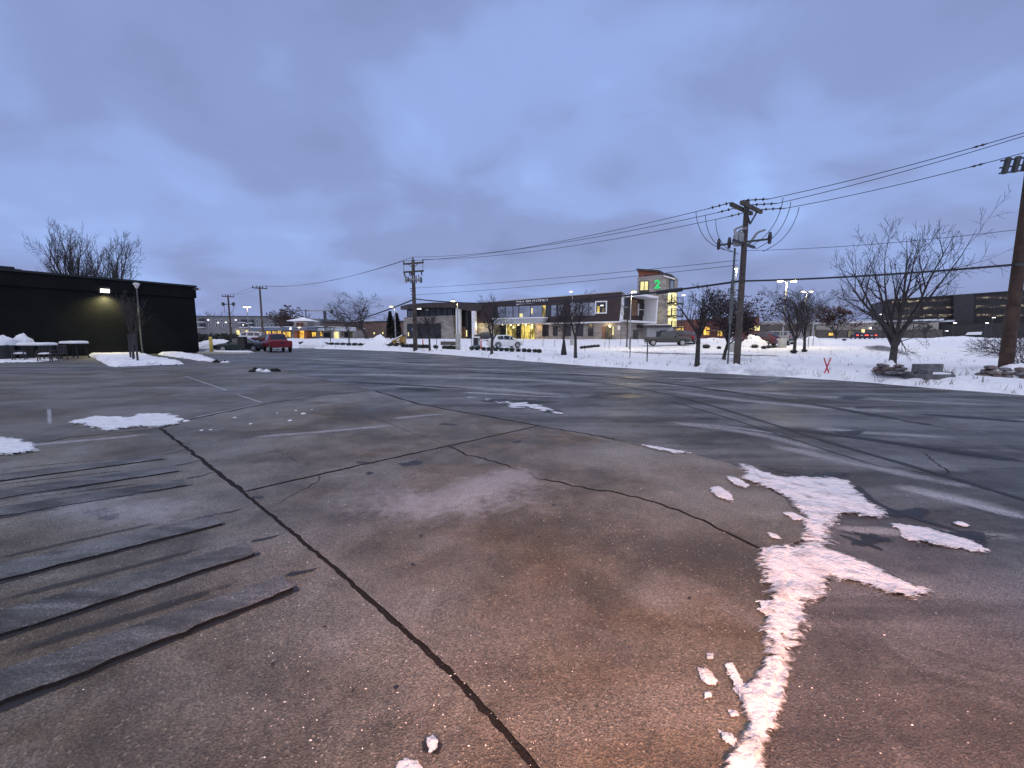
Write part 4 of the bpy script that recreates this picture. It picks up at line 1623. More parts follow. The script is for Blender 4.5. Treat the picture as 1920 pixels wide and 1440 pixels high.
point_light('wall_wash_light', F.pt(a, z - 0.2, 0.9), 60, (1.0, 0.62, 0.28), 0.15, st)
a, z = F.sz(900, 610, 1.0)
point_light('wall_wash_light', F.pt(a, z, 1.2), 130, (1.0, 0.86, 0.45), 0.15, st)
# dark ground floor windows
for ua, ub, va, vb in ((1017.5, 1028, 608, 630), (1037.5, 1045, 612, 629), (1057, 1070, 609, 629.5), (1082, 1093, 608, 629.5), (1103.5, 1112, 607, 629)):
    window(F, st, *F.pxrect(ua, ub, va, vb), 'dark_glass', 0.02, 0.08)
# side door with lamp
q = F.pxrect(1136, 1147, 612, 639)
dr = window(F, st, *q, 'lit_dim', 0.02, 0.1, name='door')
mb = MB()
F.rect(mb, q[0] + 0.15, q[0] + 0.22, q[2] + 1.0, q[2] + 1.5, 0.14, 0.2)
mb.build('handle', 'grey_metal', dr)
fpoly('lamplit_stone_panel', 'wood_and_lit_stone', [(1128.5, 613), (1135, 612.8), (1135, 640), (1128.5, 640)], 0.08, 0.02)  # orange lamplight on the stone, painted as a warm brown panel
q = F.pxrect(1148, 1150.5, 612, 628, 0.2)
mb = MB()
F.rect(mb, *q, 0.02, 0.2)
mb.build('wall_light', 'lit_bright', st)
a, z = F.sz(1140, 611, 0.6)
point_light('door_light', F.pt(a, z, 0.9), 60, (1.0, 0.70, 0.32), 0.12, st)
q = F.pxrect(1142, 1145, 610, 613, 0.3)
mb = MB()
F.rect(mb, *q, 0.02, 0.3)
mb.build('door_lamp', 'lamp_white', st)
q = F.pxrect(1158, 1163, 610, 619, 0.1)
mb = MB()
F.rect(mb, *q, 0.02, 0.1)
mb.build('notice_board', 'white_paint', st)

# left pavilion with a curved roof edge
D2 = 1.6
fpoly('pavilion_wall', 'station_stone', [(757, 595), (849, 591), (853, 645), (757, 645)], D2, -10)
fpoly('clerestory', 'dark_glass', [(763, 577), (851, 576), (851, 591.5), (763, 595)], D2 - 0.4, -9)
for k, u in enumerate((764, 768.5, 773)):
    q = F.pxrect(u, u + 3.6, 583, 593, D2)
    mb = MB()
    F.rect(mb, *q, D2 - 0.38, D2 - 0.3)
    mb.build('clerestory_pane', 'blue_glass', st)
for u in (782, 792, 803, 814, 825, 836, 846):
    q = F.pxrect(u, u + 1, 577, 592.5, D2)
    mb = MB()
    F.rect(mb, *q, D2 - 0.39, D2 - 0.25)
    mb.build('mullion', 'frame_dark', st)
q = F.pxrect(765, 826, 608, 633, D2)
gd = window(F, st, *q, 'dark_glass', D2 + 0.02, 0.15, 6, 4, name='bay_door')
q = F.pxrect(772.5, 777, 615, 621, D2)
mb = MB()
F.rect(mb, *q, D2 + 0.06, D2 + 0.08)
mb.build('lit_pane', 'blue_glass', gd)
q = F.pxrect(765.8, 767.3, 623, 630, D2)
mb = MB()
F.rect(mb, *q, D2 + 0.12, D2 + 0.2)
mb.build('wall_light', 'lit_bright', st)
a, z = F.sz(787, 579.5, D2 + 1)
mb = MB()
mb.box(F.pt(a, z, D2 + 1.2), (0.9, 0.5, 0.08))
mb.build('soffit_lamp', 'lamp_cold', st)
# swept roof fascia
fas = [(751, 574, 580.5, 2.0), (757, 572.3, 579.8, 3.0), (764, 570.6, 578.8, 3.8), (778, 569.2, 577.2, 4.4), (792, 568.2, 576.3, 4.6), (817, 567.1, 576.3, 4.4), (840, 567.3, 576.8, 3.8),
       (855, 567.6, 578, 3.2), (870, 567.9, 581, 2.4), (885, 568.1, 584, 1.8), (893, 567.8, 584.5, 1.4), (905, 567.0, 580, 1.06)]
vs, fs = [], []
for u, vt, vb, d in fas:
    a, z1_ = F.sz(u, vt, d)
    a2, z0_ = F.sz(u, vb, d)
    vs += [F.pt(a, z1_, d), F.pt(a, z0_, d), F.pt(a, z1_, d - 14), F.pt(a, z0_, d - 14)]
n = len(fas)
for i in range(n - 1):
    b, c = 4 * i, 4 * i + 4
    fs += [(b, b + 1, c + 1, c), (b, c, c + 2, b + 2), (b + 1, b + 3, c + 3, c + 1), (b + 2, c + 2, c + 3, b + 3)]
fs += [(0, 2, 3, 1), (4 * n - 4, 4 * n - 3, 4 * n - 1, 4 * n - 2)]
mb = MB()
mb.add(vs, fs)
mb.build('swept_fascia', 'dark_fascia', st)
# two pale columns and the glazed entry between them
fpoly('column', 'white_panel', [(854, 577), (861.5, 577), (861.5, 642), (855.5, 642)], 2.6, 1.7)
fpoly('column', 'white_panel', [(884, 583), (890, 583), (890.5, 640), (885, 640)], 2.6, 1.7)
fpoly('entry_glass', 'dark_glass', [(861, 576), (893, 576), (893, 643), (861, 643)], 0.6, -8)
for ua, ub, va, vb, mt in ((862.5, 865, 613, 639, 'wood_and_lit_stone'), (866, 869, 613, 639, 'wood_and_lit_stone'), (870, 873, 613, 639, 'wood_and_lit_stone'), (874, 875.5, 619, 631, 'lit_bright'), (862, 883, 585, 607, 'dark_glass'),
                           (891, 895, 615, 638, 'orange_panel')):
    q = F.pxrect(ua, ub, va, vb, 0.7)
    mb = MB()
    F.rect(mb, *q, 0.62, 0.72)
    mb.build('entry_panel', mt, st)

# sign letters on the maroon parapet
txt = 'EDINA FIRE STATION 2'
uL, uR = 968.0, 1027.0
a0, zb0 = F.sz(uL, 571.3, 0.95)
a1, zb1 = F.sz(uR, 566.9, 0.95)
capH = 0.74
widths = []


def char_mesh(ch, outline=0.0, extrude=0.05):
    cu = bpy.data.curves.new('letter', 'FONT')
    cu.body = ch
    cu.size = 1.0
    if outline:
        cu.fill_mode = 'NONE'
        cu.bevel_depth = outline
        cu.bevel_resolution = 1
    else:
        cu.extrude = extrude
    cu.resolution_u = 4
    ob = bpy.data.objects.new('tmp_letter', cu)
    COL.objects.link(ob)
    dg = bpy.context.evaluated_depsgraph_get()
    me = bpy.data.meshes.new_from_object(ob.evaluated_get(dg))
    bpy.data.objects.remove(ob)
    return me


adv, cur, lets = {}, 0.0, []
for ch in txt:
    if ch == ' ':
        cur += 0.32
        continue
    me = char_mesh(ch)
    xs = [v.co.x for v in me.vertices]
    lets.append((me, cur - min(xs)))
    cur += max(xs) - min(xs) + 0.085
total = cur - 0.085
ktx = (a0 - a1) / total
for me, off in lets:
    o = link('letter', me, 'letter_white', st)
    fr = off * ktx
    zz = zb0 + (zb1 - zb0) * off / total
    pos = F.pt(a0 - fr, zz, 0.96)
    X, Z = Vector((-F.t.x, -F.t.y, 0)), Vector((F.n.x, F.n.y, 0))
    m4 = Matrix(((X.x * ktx, 0, Z.x * 0.6, pos.x), (X.y * ktx, 0, Z.y * 0.6, pos.y), (0, capH / 0.69, 0, pos.z), (0, 0, 0, 1)))
    o.matrix_basis = m4

# white framed box at the right-hand end
W0, W1 = P(1165.5, 600, 79.4).xy, P(1232.5, 600, 85).xy
FW = Facade(W0, W1)
out_px = [(1166, 553), (1203, 550.5), (1232.5, 556), (1228.7, 607.5), (1162, 603)]
in_px = [(1168.5, 557.5), (1203, 555), (1230, 560), (1226.5, 603), (1166, 599.5)]
o2, i2 = [FW.sz(*p) for p in out_px], [FW.sz(*p) for p in in_px]
mb = MB()
DEP = -3.4
vs = [FW.pt(a, z, 0.3) for a, z in o2] + [FW.pt(a, z, 0.3) for a, z in i2] + [FW.pt(a, z, DEP) for a, z in o2] + [FW.pt(a * 0.97 + 0.15, z, DEP) for a, z in i2]
n = 5
fs = []
for i in range(n):
    j = (i + 1) % n
    fs += [(i, j, n + j, n + i), (n + i, n + j, 3 * n + j, 3 * n + i), (i, 2 * n + i, 2 * n + j, j), (2 * n + i, 3 * n + i, 3 * n + j, 2 * n + j)]
mb.add(vs, fs)
mb.build('white_frame_box', 'white_panel', st)
mb = MB()
mb.prism([FW.pt(a, z, -2.9) for a, z in i2], FW.nv(-0.3))
mb.build('recess_wall', 'dark_fascia', st)
for ua, ub, va, vb, mt in ((1181, 1193, 562, 592, 'wood_and_lit_stone'), (1196, 1212, 570, 592, 'dark_glass'), (1168, 1176, 560, 592, 'dark_glass')):
    q = FW.pxrect(ua, ub, va, vb, -2.9)
    mb = MB()
    FW.rect(mb, *q, -2.9, -2.7)
    w_ = mb.build('recess_panel', mt, st)
    if mt == 'dark_glass':
        mb = MB()
        FW.rect(mb, q[0] - 0.15, q[0], q[2], q[3], -2.9, -2.6)
        FW.rect(mb, q[0], q[1], (q[2] + q[3]) / 2 - 0.06, (q[2] + q[3]) / 2 + 0.06, -2.7, -2.63)
        mb.build('frame', 'white_panel', w_)
a, z = FW.sz(1222, 596, -2)
point_light('recess_light', FW.pt(a, z + 0.2, -1.3), 60, (1.0, 0.92, 0.55), 0.3, st)
mb = MB()
FW.poly(mb, [(1163, 602), (1229, 607), (1229, 645), (1163, 645)], -0.6, -8)
mb.build('stone_wall', 'station_stone', st)

# tower
Tc = P(1245, 600, 88).xy
FT = Facade(Tc, Tc + F.t * 10)
sL = FT.sz(1194.5, 560)[0]
ztop = FT.sz(1245, 516)[1]
Tr = P(1268, 600, 93).xy
tw = thing('station_tower', (Tc.x, Tc.y, 0.6), 'tall stone tower with a green number two and an orange top storey', 'tower')
fl = FT.pt(sL, 0)
mb = MB()
bl = FT.pt(sL, 0, -8)
zl = FT.sz(1194.5, 522)[1]
mb.add([(fl.x, fl.y, 0), (Tc.x, Tc.y, 0), (Tr.x, Tr.y, 0), (bl.x, bl.y, 0), (fl.x, fl.y, zl), (Tc.x, Tc.y, ztop), (Tr.x, Tr.y, ztop), (bl.x, bl.y, zl)],
       [(0, 1, 5, 4), (1, 2, 6, 5), (2, 3, 7, 6), (3, 0, 4, 7), (4, 5, 6, 7), (3, 2, 1, 0)])
mb.build('stone_shaft', 'station_stone', tw)
fpoly('top_storey', 'orange_panel', [(1197, 504.5), (1238, 508), (1245, 514.5), (1245, 517), (1197, 522.5)], -0.4, -6, tw, FT)
fpoly('coping', 'grey_panel', [(1194, 520.8), (1245.5, 514.8), (1245.5, 516.4), (1194, 522.4)], 0.12, -0.3, tw, FT)
fpoly('vent', 'frame_dark', [(1208.5, 514.5), (1213.5, 514.2), (1213.5, 517.8), (1208.5, 518)], -0.36, -0.5, tw, FT)
fpoly('roof', 'dark_fascia', [(1193.5, 503.3), (1236, 506.3), (1246, 511.5), (1258, 514), (1265.5, 519), (1265.5, 521.5), (1245, 515.5), (1236, 509.6), (1193.5, 506.3)], 0.5, -7, tw, FT)
fpoly('roof_trim', 'white_panel', [(1244, 515.7), (1265.3, 521.6), (1265.3, 524), (1244, 518)], 0.52, -0.2, tw, FT)
q = FT.pxrect(1201, 1215, 528, 544)
window(FT, tw, *q, 'lit_bright', 0.02, 0.18, 2, 1)
mb = MB()
FT.rect(mb, q[0] - 0.3, q[1] + 0.2, q[2] - 0.6, q[2] - 0.22, 0.02, 0.5)
mb.build('window_sill', 'frame_dark', tw)
# the number
q = FT.pxrect(1227, 1238, 524.5, 541, 0.15)
for outline, mt, nm, dd in ((0.0, 'green_face', 'number', 0.06), (0.028, 'green_neon', 'neon_outline', 0.16)):
    me = char_mesh('2', outline, 0.03)
    xs = [v.co.x for v in me.vertices]
    ys = [v.co.y for v in me.vertices]
    o = link(nm, me, mt, tw)
    kx, ky = (q[1] - q[0]) / (max(xs) - min(xs)), (q[3] - q[2]) / (max(ys) - min(ys))
    pos = FT.pt(q[1] + min(xs) * kx, q[2] - min(ys) * ky, dd)
    X, Z = Vector((-FT.t.x, -FT.t.y, 0)), Vector((FT.n.x, FT.n.y, 0))
    o.matrix_basis = Matrix(((X.x * kx, 0, Z.x, pos.x), (X.y * kx, 0, Z.y, pos.y), (0, ky, 0, pos.z), (0, 0, 0, 1)))
# stair side with lit landings
FS = Facade(Tc, Tr)
q = FS.pxrect(1256, 1263, 523, 541)
window(FS, tw, *q, 'blue_glass', 0.02, 0.12)
for va, vb in ((548, 568), (573, 592), (597, 613)):
    q = FS.pxrect(1252, 1268, va, vb)
    mb = MB()
    FS.rect(mb, *q, 0.02, 0.08)
    w_ = mb.build('stair_opening', 'lit_bright', tw)
    mb = MB()
    FS.rect(mb, q[0] - 0.2, q[1] + 0.6, q[2] - 0.3, q[2] - 0.02, 0.02, 1.5)
    mb.build('landing', 'frame_dark', w_)
    mb = MB()
    for k in range(7):
        x = q[0] + (q[1] - q[0] + 0.4) * k / 6
        FS.rect(mb, x - 0.04, x + 0.04, q[2] - 0.02, q[2] + 1.05, 1.38, 1.46)
    FS.rect(mb, q[0] - 0.1, q[1] + 0.5, q[2] + 1.05, q[2] + 1.13, 1.36, 1.48)
    mb.build('railing', 'frame_dark', w_)
    mb = MB()
    x = q[0] + (q[1] - q[0]) * 0.4
    FS.rect(mb, x - 0.35, x + 0.3, q[2], q[3] - 0.5, 0.09, 0.14)
    mb.build('door', 'frame_dark', w_)
    a = (q[0] + q[1]) / 2
    point_light('landing_light', FS.pt(a, q[3] - 0.3, 0.7), 70, (1.0, 0.90, 0.35), 0.15, tw)
# service wing beside the tower
L0, L1 = P(1212, 600, 82).xy, P(1262, 600, 85).xy
FL = Facade(L0, L1)
sw = thing('service_wing', (L0.x, L0.y, 0.6), 'low grey service wing with a flat snowy roof at the foot of the tower', 'building')
fpoly('wall', 'grey_panel', [(1213, 614), (1262, 614), (1262, 648), (1213, 648)], 0, -3, sw, FL)
fpoly('roof', 'dark_fascia', [(1207, 609.5), (1258, 609.5), (1262, 613.8), (1207, 613.8)], 0.8, -3, sw, FL)
fpoly('roof_snow', 'snow', [(1215, 608), (1256, 608), (1257, 609.7), (1214, 609.7)], 0.7, -2.8, sw, FL)
for ua, ub, va, vb in ((1231, 1236, 622, 632), (1238, 1250, 620, 630)):
    window(FL, sw, *FL.pxrect(ua, ub, va, vb), 'dark_glass', 0.02, 0.06)
fpoly('meter_box', 'dark_metal', [(1192, 618), (1197, 618), (1197, 640), (1192, 640)], 2.0, 1.2, sw, FL)

# ================================================================== FAR BUILDINGS
def level_windows(Fc, par, rows, us, wpx, glass, name='window', d=0.0, fw=0.07):
    for va, vb in rows:
        for k, u in enumerate(us):
            g = glass[k % len(glass)] if isinstance(glass, list) else glass
            if g:
                window(Fc, par, *Fc.pxrect(u, u + wpx, va, vb, d), g, d + 0.02, fw, name=name)


# grey apartment block behind the strip mall
FA = Facade(P(330, 600, 175).xy, P(620, 600, 165).xy)
ap = thing('apartment_block', FA.pt(30, 1), 'three-storey grey apartment block with recessed balconies behind the shops', 'building')
fpoly('wall', 'grey_siding', [(330, 593), (515, 593.5), (515, 645), (330, 645)], 0, -14, ap, FA)
fpoly('wing', 'grey_siding', [(515, 597), (600, 598), (600, 645), (515, 645)], -1.5, -14, ap, FA)
fpoly('roof_edge', 'frame_dark', [(330, 592), (515.5, 592.5), (515.5, 593.4), (330, 592.9)], 0.4, -14.2, ap, FA)
fpoly('roof_snow', 'snow', [(490, 591.6), (560, 594.6), (560, 597.0), (490, 592.4)], 0.2, -12, ap, FA)
for (ua, ub, va, vb) in ((373, 385, 597, 603), (374, 386, 607, 613), (452, 463, 599, 604), (453, 464, 608, 613), (466, 469, 600, 606), (471, 476, 599, 605), (466, 469, 608, 613), (472, 477, 608, 612),
                         (523, 532, 600, 606), (523, 532, 609, 614)):
    q = FA.pxrect(ua, ub, va, vb)
    mb = MB()
    FA.rect(mb, *q, 0.03, 0.05)
    w_ = mb.build('balcony', 'frame_dark', ap)
    mb = MB()
    FA.rect(mb, q[0] - 0.2, q[1] + 0.2, q[2] - 0.35, q[2] - 0.01, 0.05, 1.3)
    mb.build('balcony_slab', 'light_roof', w_)
    mb = MB()
    FA.rect(mb, q[0], q[1], q[2] + 0.6, q[2] + 0.7, 1.2, 1.28)
    FA.rect(mb, q[0], q[0] + 0.08, q[2], q[2] + 0.7, 1.2, 1.28)
    FA.rect(mb, q[1] - 0.08, q[1], q[2], q[2] + 0.7, 1.2, 1.28)
    mb.build('railing', 'frame_dark', w_)
for u, v in ((404, 599), (414, 599), (430, 599), (392, 608), (405, 608), (418, 608), (431, 608), (489, 600), (481, 600), (482, 609), (505, 601), (511, 601), (496, 609), (508, 609), (440, 600)):
    window(FA, ap, *FA.pxrect(u, u + 3.2, v, v + 4.6), 'dark_glass', 0.03, 0.12, frame='light_roof')
for u, v in ((391.5, 600), (410, 605), (424.5, 604.5), (443, 600), (457, 609.5)):
    q = FA.pxrect(u - 0.9, u + 0.9, v - 0.8, v + 0.8)
    mb = MB()
    FA.rect(mb, *q, 0.2, 0.4)
    mb.build('porch_lamp', 'lamp_cold', ap)

# strip mall with lit shop windows and a small pavilion roof
FM = Facade(P(430, 600, 112).xy, P(745, 600, 118).xy)
sm = thing('strip_mall', FM.pt(22, 1), 'long low shop row with glowing yellow windows and a blue-grey canopy', 'building')
fpoly('wall', 'tan_wall', [(440, 616), (664, 619), (664, 650), (440, 650)], 0, -12, sm, FM)
fpoly('canopy', 'blue_roof', [(470, 614.5), (594, 612.5), (594, 618.6), (470, 620)], 1.6, 0.02, sm, FM)
fpoly('fascia', 'light_roof', [(594, 615), (666, 615), (666, 620), (594, 620)], 1.2, 0.02, sm, FM)
fpoly('roof_snow', 'snow', [(470, 613.2), (594, 611.4), (666, 613.8), (666, 615), (594, 612.6), (470, 614.4)], 1.5, -11, sm, FM)
for ua, ub, va, vb, g in ((444, 450, 619, 634, 'lit_bright'), (461, 468, 619, 634, 'lit_bright'), (483, 488, 621, 633, 'lit_shop'), (490, 496, 621, 633, 'lit_shop'), (500, 508, 621, 632, 'lit_shop'),
                          (511, 519, 621, 632, 'lit_shop'), (521, 528, 620, 632, 'lit_shop'), (531, 545, 622, 632, 'lit_shop'), (580, 583, 620, 630, 'lit_dim'), (585, 593, 623, 631, 'lit_shop'),
                          (600, 604.5, 622, 630, 'lit_shop'), (608, 620, 624, 632, 'dark_glass'), (640, 643, 624, 630, 'lit_dim'), (646, 660, 623, 632, 'dark_glass')):
    window(FM, sm, *FM.pxrect(ua, ub, va, vb), g, 0.03, 0.10, 2 if ub - ua > 6 else 1, name='shop_window')
fpoly('shop_sign_light', 'lamp_cold', [(543, 614), (546, 614), (546, 617.5), (543, 617.5)], 1.75, 1.62, sm, FM)
pv = thing('entrance_pavilion', FM.pt(20, 1, 3), 'square shop entrance pavilion with a snowy hipped roof and glowing doorway', 'building')
fpoly('pier', 'orange_panel', [(551.5, 620), (557, 620), (557, 640), (551.5, 640)], 3.0, 0.1, pv, FM)
fpoly('pier', 'orange_panel', [(570, 620), (575.5, 620), (575.5, 640), (570, 640)], 3.0, 0.1, pv, FM)
fpoly('glowing_entry', 'lit_entry', [(557, 620), (570, 620), (570, 640), (557, 640)], 1.0, 0.5, pv, FM)
for u in (559.8, 563.5, 567):
    fpoly('door_frame', 'frame_dark', [(u, 624), (u + 0.5, 624), (u + 0.5, 639), (u, 639)], 1.1, 1.02, pv, FM)
fpoly('upper_wall', 'tan_wall', [(551, 603), (575.5, 603), (575.5, 613), (551, 613)], 2.6, -4, pv, FM)
for ua, ub in ((556.5, 561), (564, 568.5)):
    window(FM, pv, *FM.pxrect(ua, ub, 605.5, 610.5, 2.6), 'dark_glass', 2.63, 0.12, frame='orange_panel')
fpoly('sign_band', 'blue_roof', [(549, 612.5), (594, 612), (594, 619), (549, 620)], 3.6, 3.0, pv, FM)
fpoly('sign_lettering_strip', 'letter_white', [(557, 615), (577, 615), (577, 616.4), (557, 616.4)], 3.68, 3.62, pv, FM)
c = FM.pt(FM.sz(566.5, 600, 0)[0], 0, -0.7)
hw = 22 * c.y / FPX
zE, zR = FM.sz(566, 602.5, 0)[1], FM.sz(566, 596.5, 0)[1]
mb = MB()
q4 = [FM.t * hw + FM.n * hw * 0.8, -FM.t * hw + FM.n * hw * 0.8, -FM.t * hw - FM.n * hw * 0.8, FM.t * hw - FM.n * hw * 0.8]
mb.add([(c.x + q.x, c.y + q.y, zE) for q in q4] + [(c.x + q.x, c.y + q.y, zE + 0.15) for q in q4] + [(c.x + q.x * .25, c.y + q.y * .25, zR) for q in q4] +
       [(c.x + q.x * .12, c.y + q.y * .12, zR + 0.25) for q in q4],
       [(3, 2, 1, 0)] + [(4 * j + i, 4 * j + (i + 1) % 4, 4 * j + 4 + (i + 1) % 4, 4 * j + 4 + i) for j in range(3) for i in range(4)] + [(12, 13, 14, 15)])
mb.build('hip_roof', 'snow', pv)
point_light('entry_light', FM.pt(FM.sz(563, 622, 3)[0], 4.0, 3.6), 160, (1.0, 0.66, 0.30), 0.2, pv)

# brown brick hall right of the shops
FH = Facade(P(600, 600, 135).xy, P(760, 600, 130).xy)
hall = thing('brick_hall', FH.pt(15, 1), 'flat brown brick building behind the spreading tree', 'building')
fpoly('wall', 'brick_brown', [(605, 605), (760, 602), (760, 648), (605, 648)], 0, -12, hall, FH)
fpoly('roof_edge', 'frame_dark', [(604, 604), (761, 601), (761, 602.4), (604, 605.4)], 0.3, -12.3, hall, FH)
fpoly('pylon_sign', 'brick_red', [(663, 620), (670, 620), (670, 640), (663, 640)], 3.5, 2.6, hall, FH)
for u, v in ((700.5, 623), (716.5, 622.5)):
    window(FH, hall, *FH.pxrect(u, u + 3.0, v, v + 3.6), 'lit_bright', 0.03, 0.15)
fpoly('roof_snow', 'snow', [(640, 602.2), (700, 601), (700, 602.4), (640, 603.4)], -1, -9, hall, FH)
# lit glass kiosk in front of the shops
kc = FM.pxrect(627, 636, 622, 635, 8)
kk = thing('lit_display_case', FM.pt(kc[0], 1, 8), 'bright yellow-lit display case standing in the shop forecourt', 'display case')
mb = MB()
FM.rect(mb, kc[0], kc[1], kc[2], kc[3], 8, 8.3)
mb.build('case', 'lit_bright', kk)
mb = MB()
FM.rect(mb, kc[0] - 0.15, kc[0], 0.2, kc[3] + 0.15, 7.9, 8.36)
FM.rect(mb, kc[1], kc[1] + 0.15, 0.2, kc[3] + 0.15, 7.9, 8.36)
FM.rect(mb, kc[0], kc[1], kc[3], kc[3] + 0.15, 7.9, 8.36)
FM.rect(mb, kc[0], kc[1], 0.2, kc[2], 7.9, 8.34)
mb.build('frame', 'concrete_block', kk)

# right: red brick shop, long tan store, dark office block
FR = Facade(P(1268, 600, 120).xy, P(1430, 600, 128).xy)
rb = thing('brick_shop', FR.pt(10, 1), 'red brick shop with a glowing entrance behind the trees', 'building')
fpoly('wall', 'brick_red', [(1282, 601), (1424, 594), (1424, 645), (1282, 645)], 0, -12, rb, FR)
fpoly('parapet', 'brick_brown', [(1281, 599.6), (1425, 592.6), (1425, 595), (1281, 602)], 0.3, -12.2, rb, FR)
fpoly('awning', 'tan_dark', [(1330, 618), (1415, 617), (1415, 620), (1330, 621)], 1.5, 0.02, rb, FR)
for ua, ub, va, vb, g in ((1262, 1281, 612, 626, 'lit_shop'), (1319, 1330, 613, 628, 'lit_entry'), (1345, 1354, 618, 630, 'lit_shop'), (1413, 1424, 611, 620, 'lit_bright'), (1395, 1410, 614, 620, 'lit_bright')):
    window(FR, rb, *FR.pxrect(ua, ub, va, vb), g, 0.03, 0.12, 2, name='shop_window')
FG = Facade(P(1405, 600, 135).xy, P(1780, 600, 150).xy)
tg = thing('tan_store', FG.pt(30, 1), 'very long low tan store with a dark canopy band', 'building')
fpoly('wall', 'tan_wall', [(1400, 606), (1760, 604), (1760, 645), (1400, 645)], 0, -14, tg, FG)
fpoly('canopy_band', 'tan_dark', [(1405, 609), (1530, 608), (1530, 619), (1405, 619.5)], 1.6, 0.02, tg, FG)
fpoly('upper_band', 'light_roof', [(1425, 601.5), (1790, 600), (1790, 603.2), (1425, 606)], -2, -13, tg, FG)
fpoly('lower_band', 'tan_dark', [(1530, 618.5), (1768, 618), (1768, 634), (1530, 634)], 0.25, 0.03, tg, FG)
fpoly('roof_snow', 'snow', [(1525, 606.5), (1770, 597.6), (1770, 600.4), (1525, 608)], 0.3, -10, tg, FG)
for ua, ub, va, vb, g in ((1553, 1562, 624, 629, 'lit_shop'), (1590, 1600, 620, 632, 'lit_dim'), (1614, 1621, 617, 629, 'lit_bright'), (1630, 1634, 613, 617, 'lamp_cold')):
    window(FG, tg, *FG.pxrect(ua, ub, va, vb, 0.3), g, 0.33, 0.12, name='shop_window')
for k, u in enumerate((1410, 1422, 1440, 1455, 1470, 1520)):
    q = FG.pxrect(u, u + 1.2, 619, 636, 1.4)
    mb = MB()
    FG.rect(mb, *q, 1.0, 1.4)
    mb.build('canopy_post', 'tan_dark', tg)
FO = Facade(P(1664, 600, 175).xy, P(1990, 600, 150).xy)
of = thing('office_block', FO.pt(30, 1), 'large dark office block with rows of part-lit ribbon windows on the right', 'building')
fpoly('wall', 'office_dark', [(1664, 563), (1830, 551), (1990, 540), (1990, 650), (1664, 650)], 0, -30, of, FO)
fpoly('roof_edge', 'frame_dark', [(1663, 561.6), (1991, 538.4), (1991, 540.6), (1663, 563.6)], 0.4, -30.2, of, FO)
fpoly('stair_tower', 'frame_dark', [(1788, 553), (1826, 550), (1826, 645), (1788, 645)], 2.5, 0.02, of, FO)


def line_v(u, v_at_1700, slope):
    return v_at_1700 + (u - 1700) * slope


for v0, slope in ((565.5, -0.045), (579.0, -0.028), (592.5, -0.012)):
    for (ua, ub) in ((1672, 1700), (1701, 1729), (1730, 1758), (1759, 1786), (1829, 1860), (1861, 1892), (1893, 1925), (1926, 1958), (1959, 1985)):
        um = (ua + ub) / 2
        v = line_v(um, v0, slope)
        q = FO.pxrect(ua + 0.5, ub - 0.5, v - 2.2, v + 2.4)
        window(FO, of, *q, 'lit_office', 0.03, 0.12, 5, name='ribbon_window')
fpoly('low_wing', 'office_dark', [(1765, 608), (1990, 604), (1990, 645), (1765, 645)], 12, 0.3, of, FO)
fpoly('wing_snow', 'snow', [(1815, 623), (1842, 622), (1840, 627.5), (1810, 628)], 12.5, 12.1, of, FO)

# ================================================================== UTILITY POLES AND WIRES
def tapered_pole(base, top, r0, r1, matn, par, name='pole', n=10):
    mb = MB()
    b, t = Vector(base), Vector(top)
    k = 8
    mb.tube([b.lerp(t, i / k) for i in range(k + 1)], [r0 + (r1 - r0) * i / k for i in range(k + 1)], n)
    return mb.build(name, matn, par, True)


def insulator_string(mb, a, b, r=0.07, k=3):
    a, b = Vector(a), Vector(b)
    mb.tube([a, b], 0.025, 5)
    for i in range(k):
        c = a.lerp(b, (i + 0.7) / (k + 0.4))
        d = (b - a).normalized()
        mb.tube([c - d * 0.05, c, c + d * 0.05], [0.03, r, 0.03], 8)


ATT = {}
# pole B, the tall one by the snow mounds
b = T(1381, 684)
YB = b.y
topB = P(1397, 377, YB)
pB = thing('utility_pole', b, 'tall double-arm utility pole with looping jumper wires beside the snow mounds', 'utility pole', 'utility poles')
tapered_pole((b.x, b.y, b.z - 0.3), (b.x, b.y, topB.z), 0.175, 0.12, 'pole_wood', pB)
armd = Vector((0.78, 0.63, 0)).normalized()
wdir = Vector((0.80, -0.60, 0)).normalized()
WD = {1: Vector((0.95, -0.30, 0.02)).normalized(), -1: Vector((0.70, -0.71, 0)).normalized()}
zt = topB.z
arms = []
for off in (-0.22, 0.22):
    mb = MB()
    c = Vector((b.x, b.y, zt - 0.35)) + wdir * off
    mb.bar(c - armd * 1.25, c + armd * 1.25, 0.13, 0.17)
    mb.build('cross_arm', 'pole_wood', pB)
mb = MB()
for s in (-1, 1):
    mb.bar(Vector((b.x, b.y, zt - 1.15)) + wdir * 0.2, Vector((b.x, b.y, zt - 0.42)) + armd * 0.75 * s + wdir * 0.2, 0.06)
mb.build('arm_brace', 'dark_metal', pB)
for side in (-1, 1):
    for k, s in enumerate((-1.15, -0.1, 1.1)):
        a = Vector((b.x, b.y, zt - 0.25)) + armd * s + wdir * 0.25 * side
        e = a + WD[side] * 1.1 * side + Vector((0, 0, -0.06))
        mb = MB()
        insulator_string(mb, a, e, 0.085)
        mb.build('insulator', 'insulator', pB)
        ATT[('B', side, k)] = e
        # jumper loop down to the switch bank
        f = e + WD[side] * 0.6 * side
        q = Vector((b.x, b.y, zt - 2.45)) + armd * (s * 0.75) + wdir * 0.55 * side
        mb = MB()
        pts = []
        for i in range(13):
            t = i / 12
            p = f.lerp(q, t)
            p = p + wdir * side * 0.22 * math.sin(math.pi * t ** 0.8) + Vector((0, 0, -0.35 * math.sin(math.pi * t)))
            pts.append(p)
        mb.tube(pts, 0.016, 5)
        mb.build('jumper_wire', 'cable_black', pB)
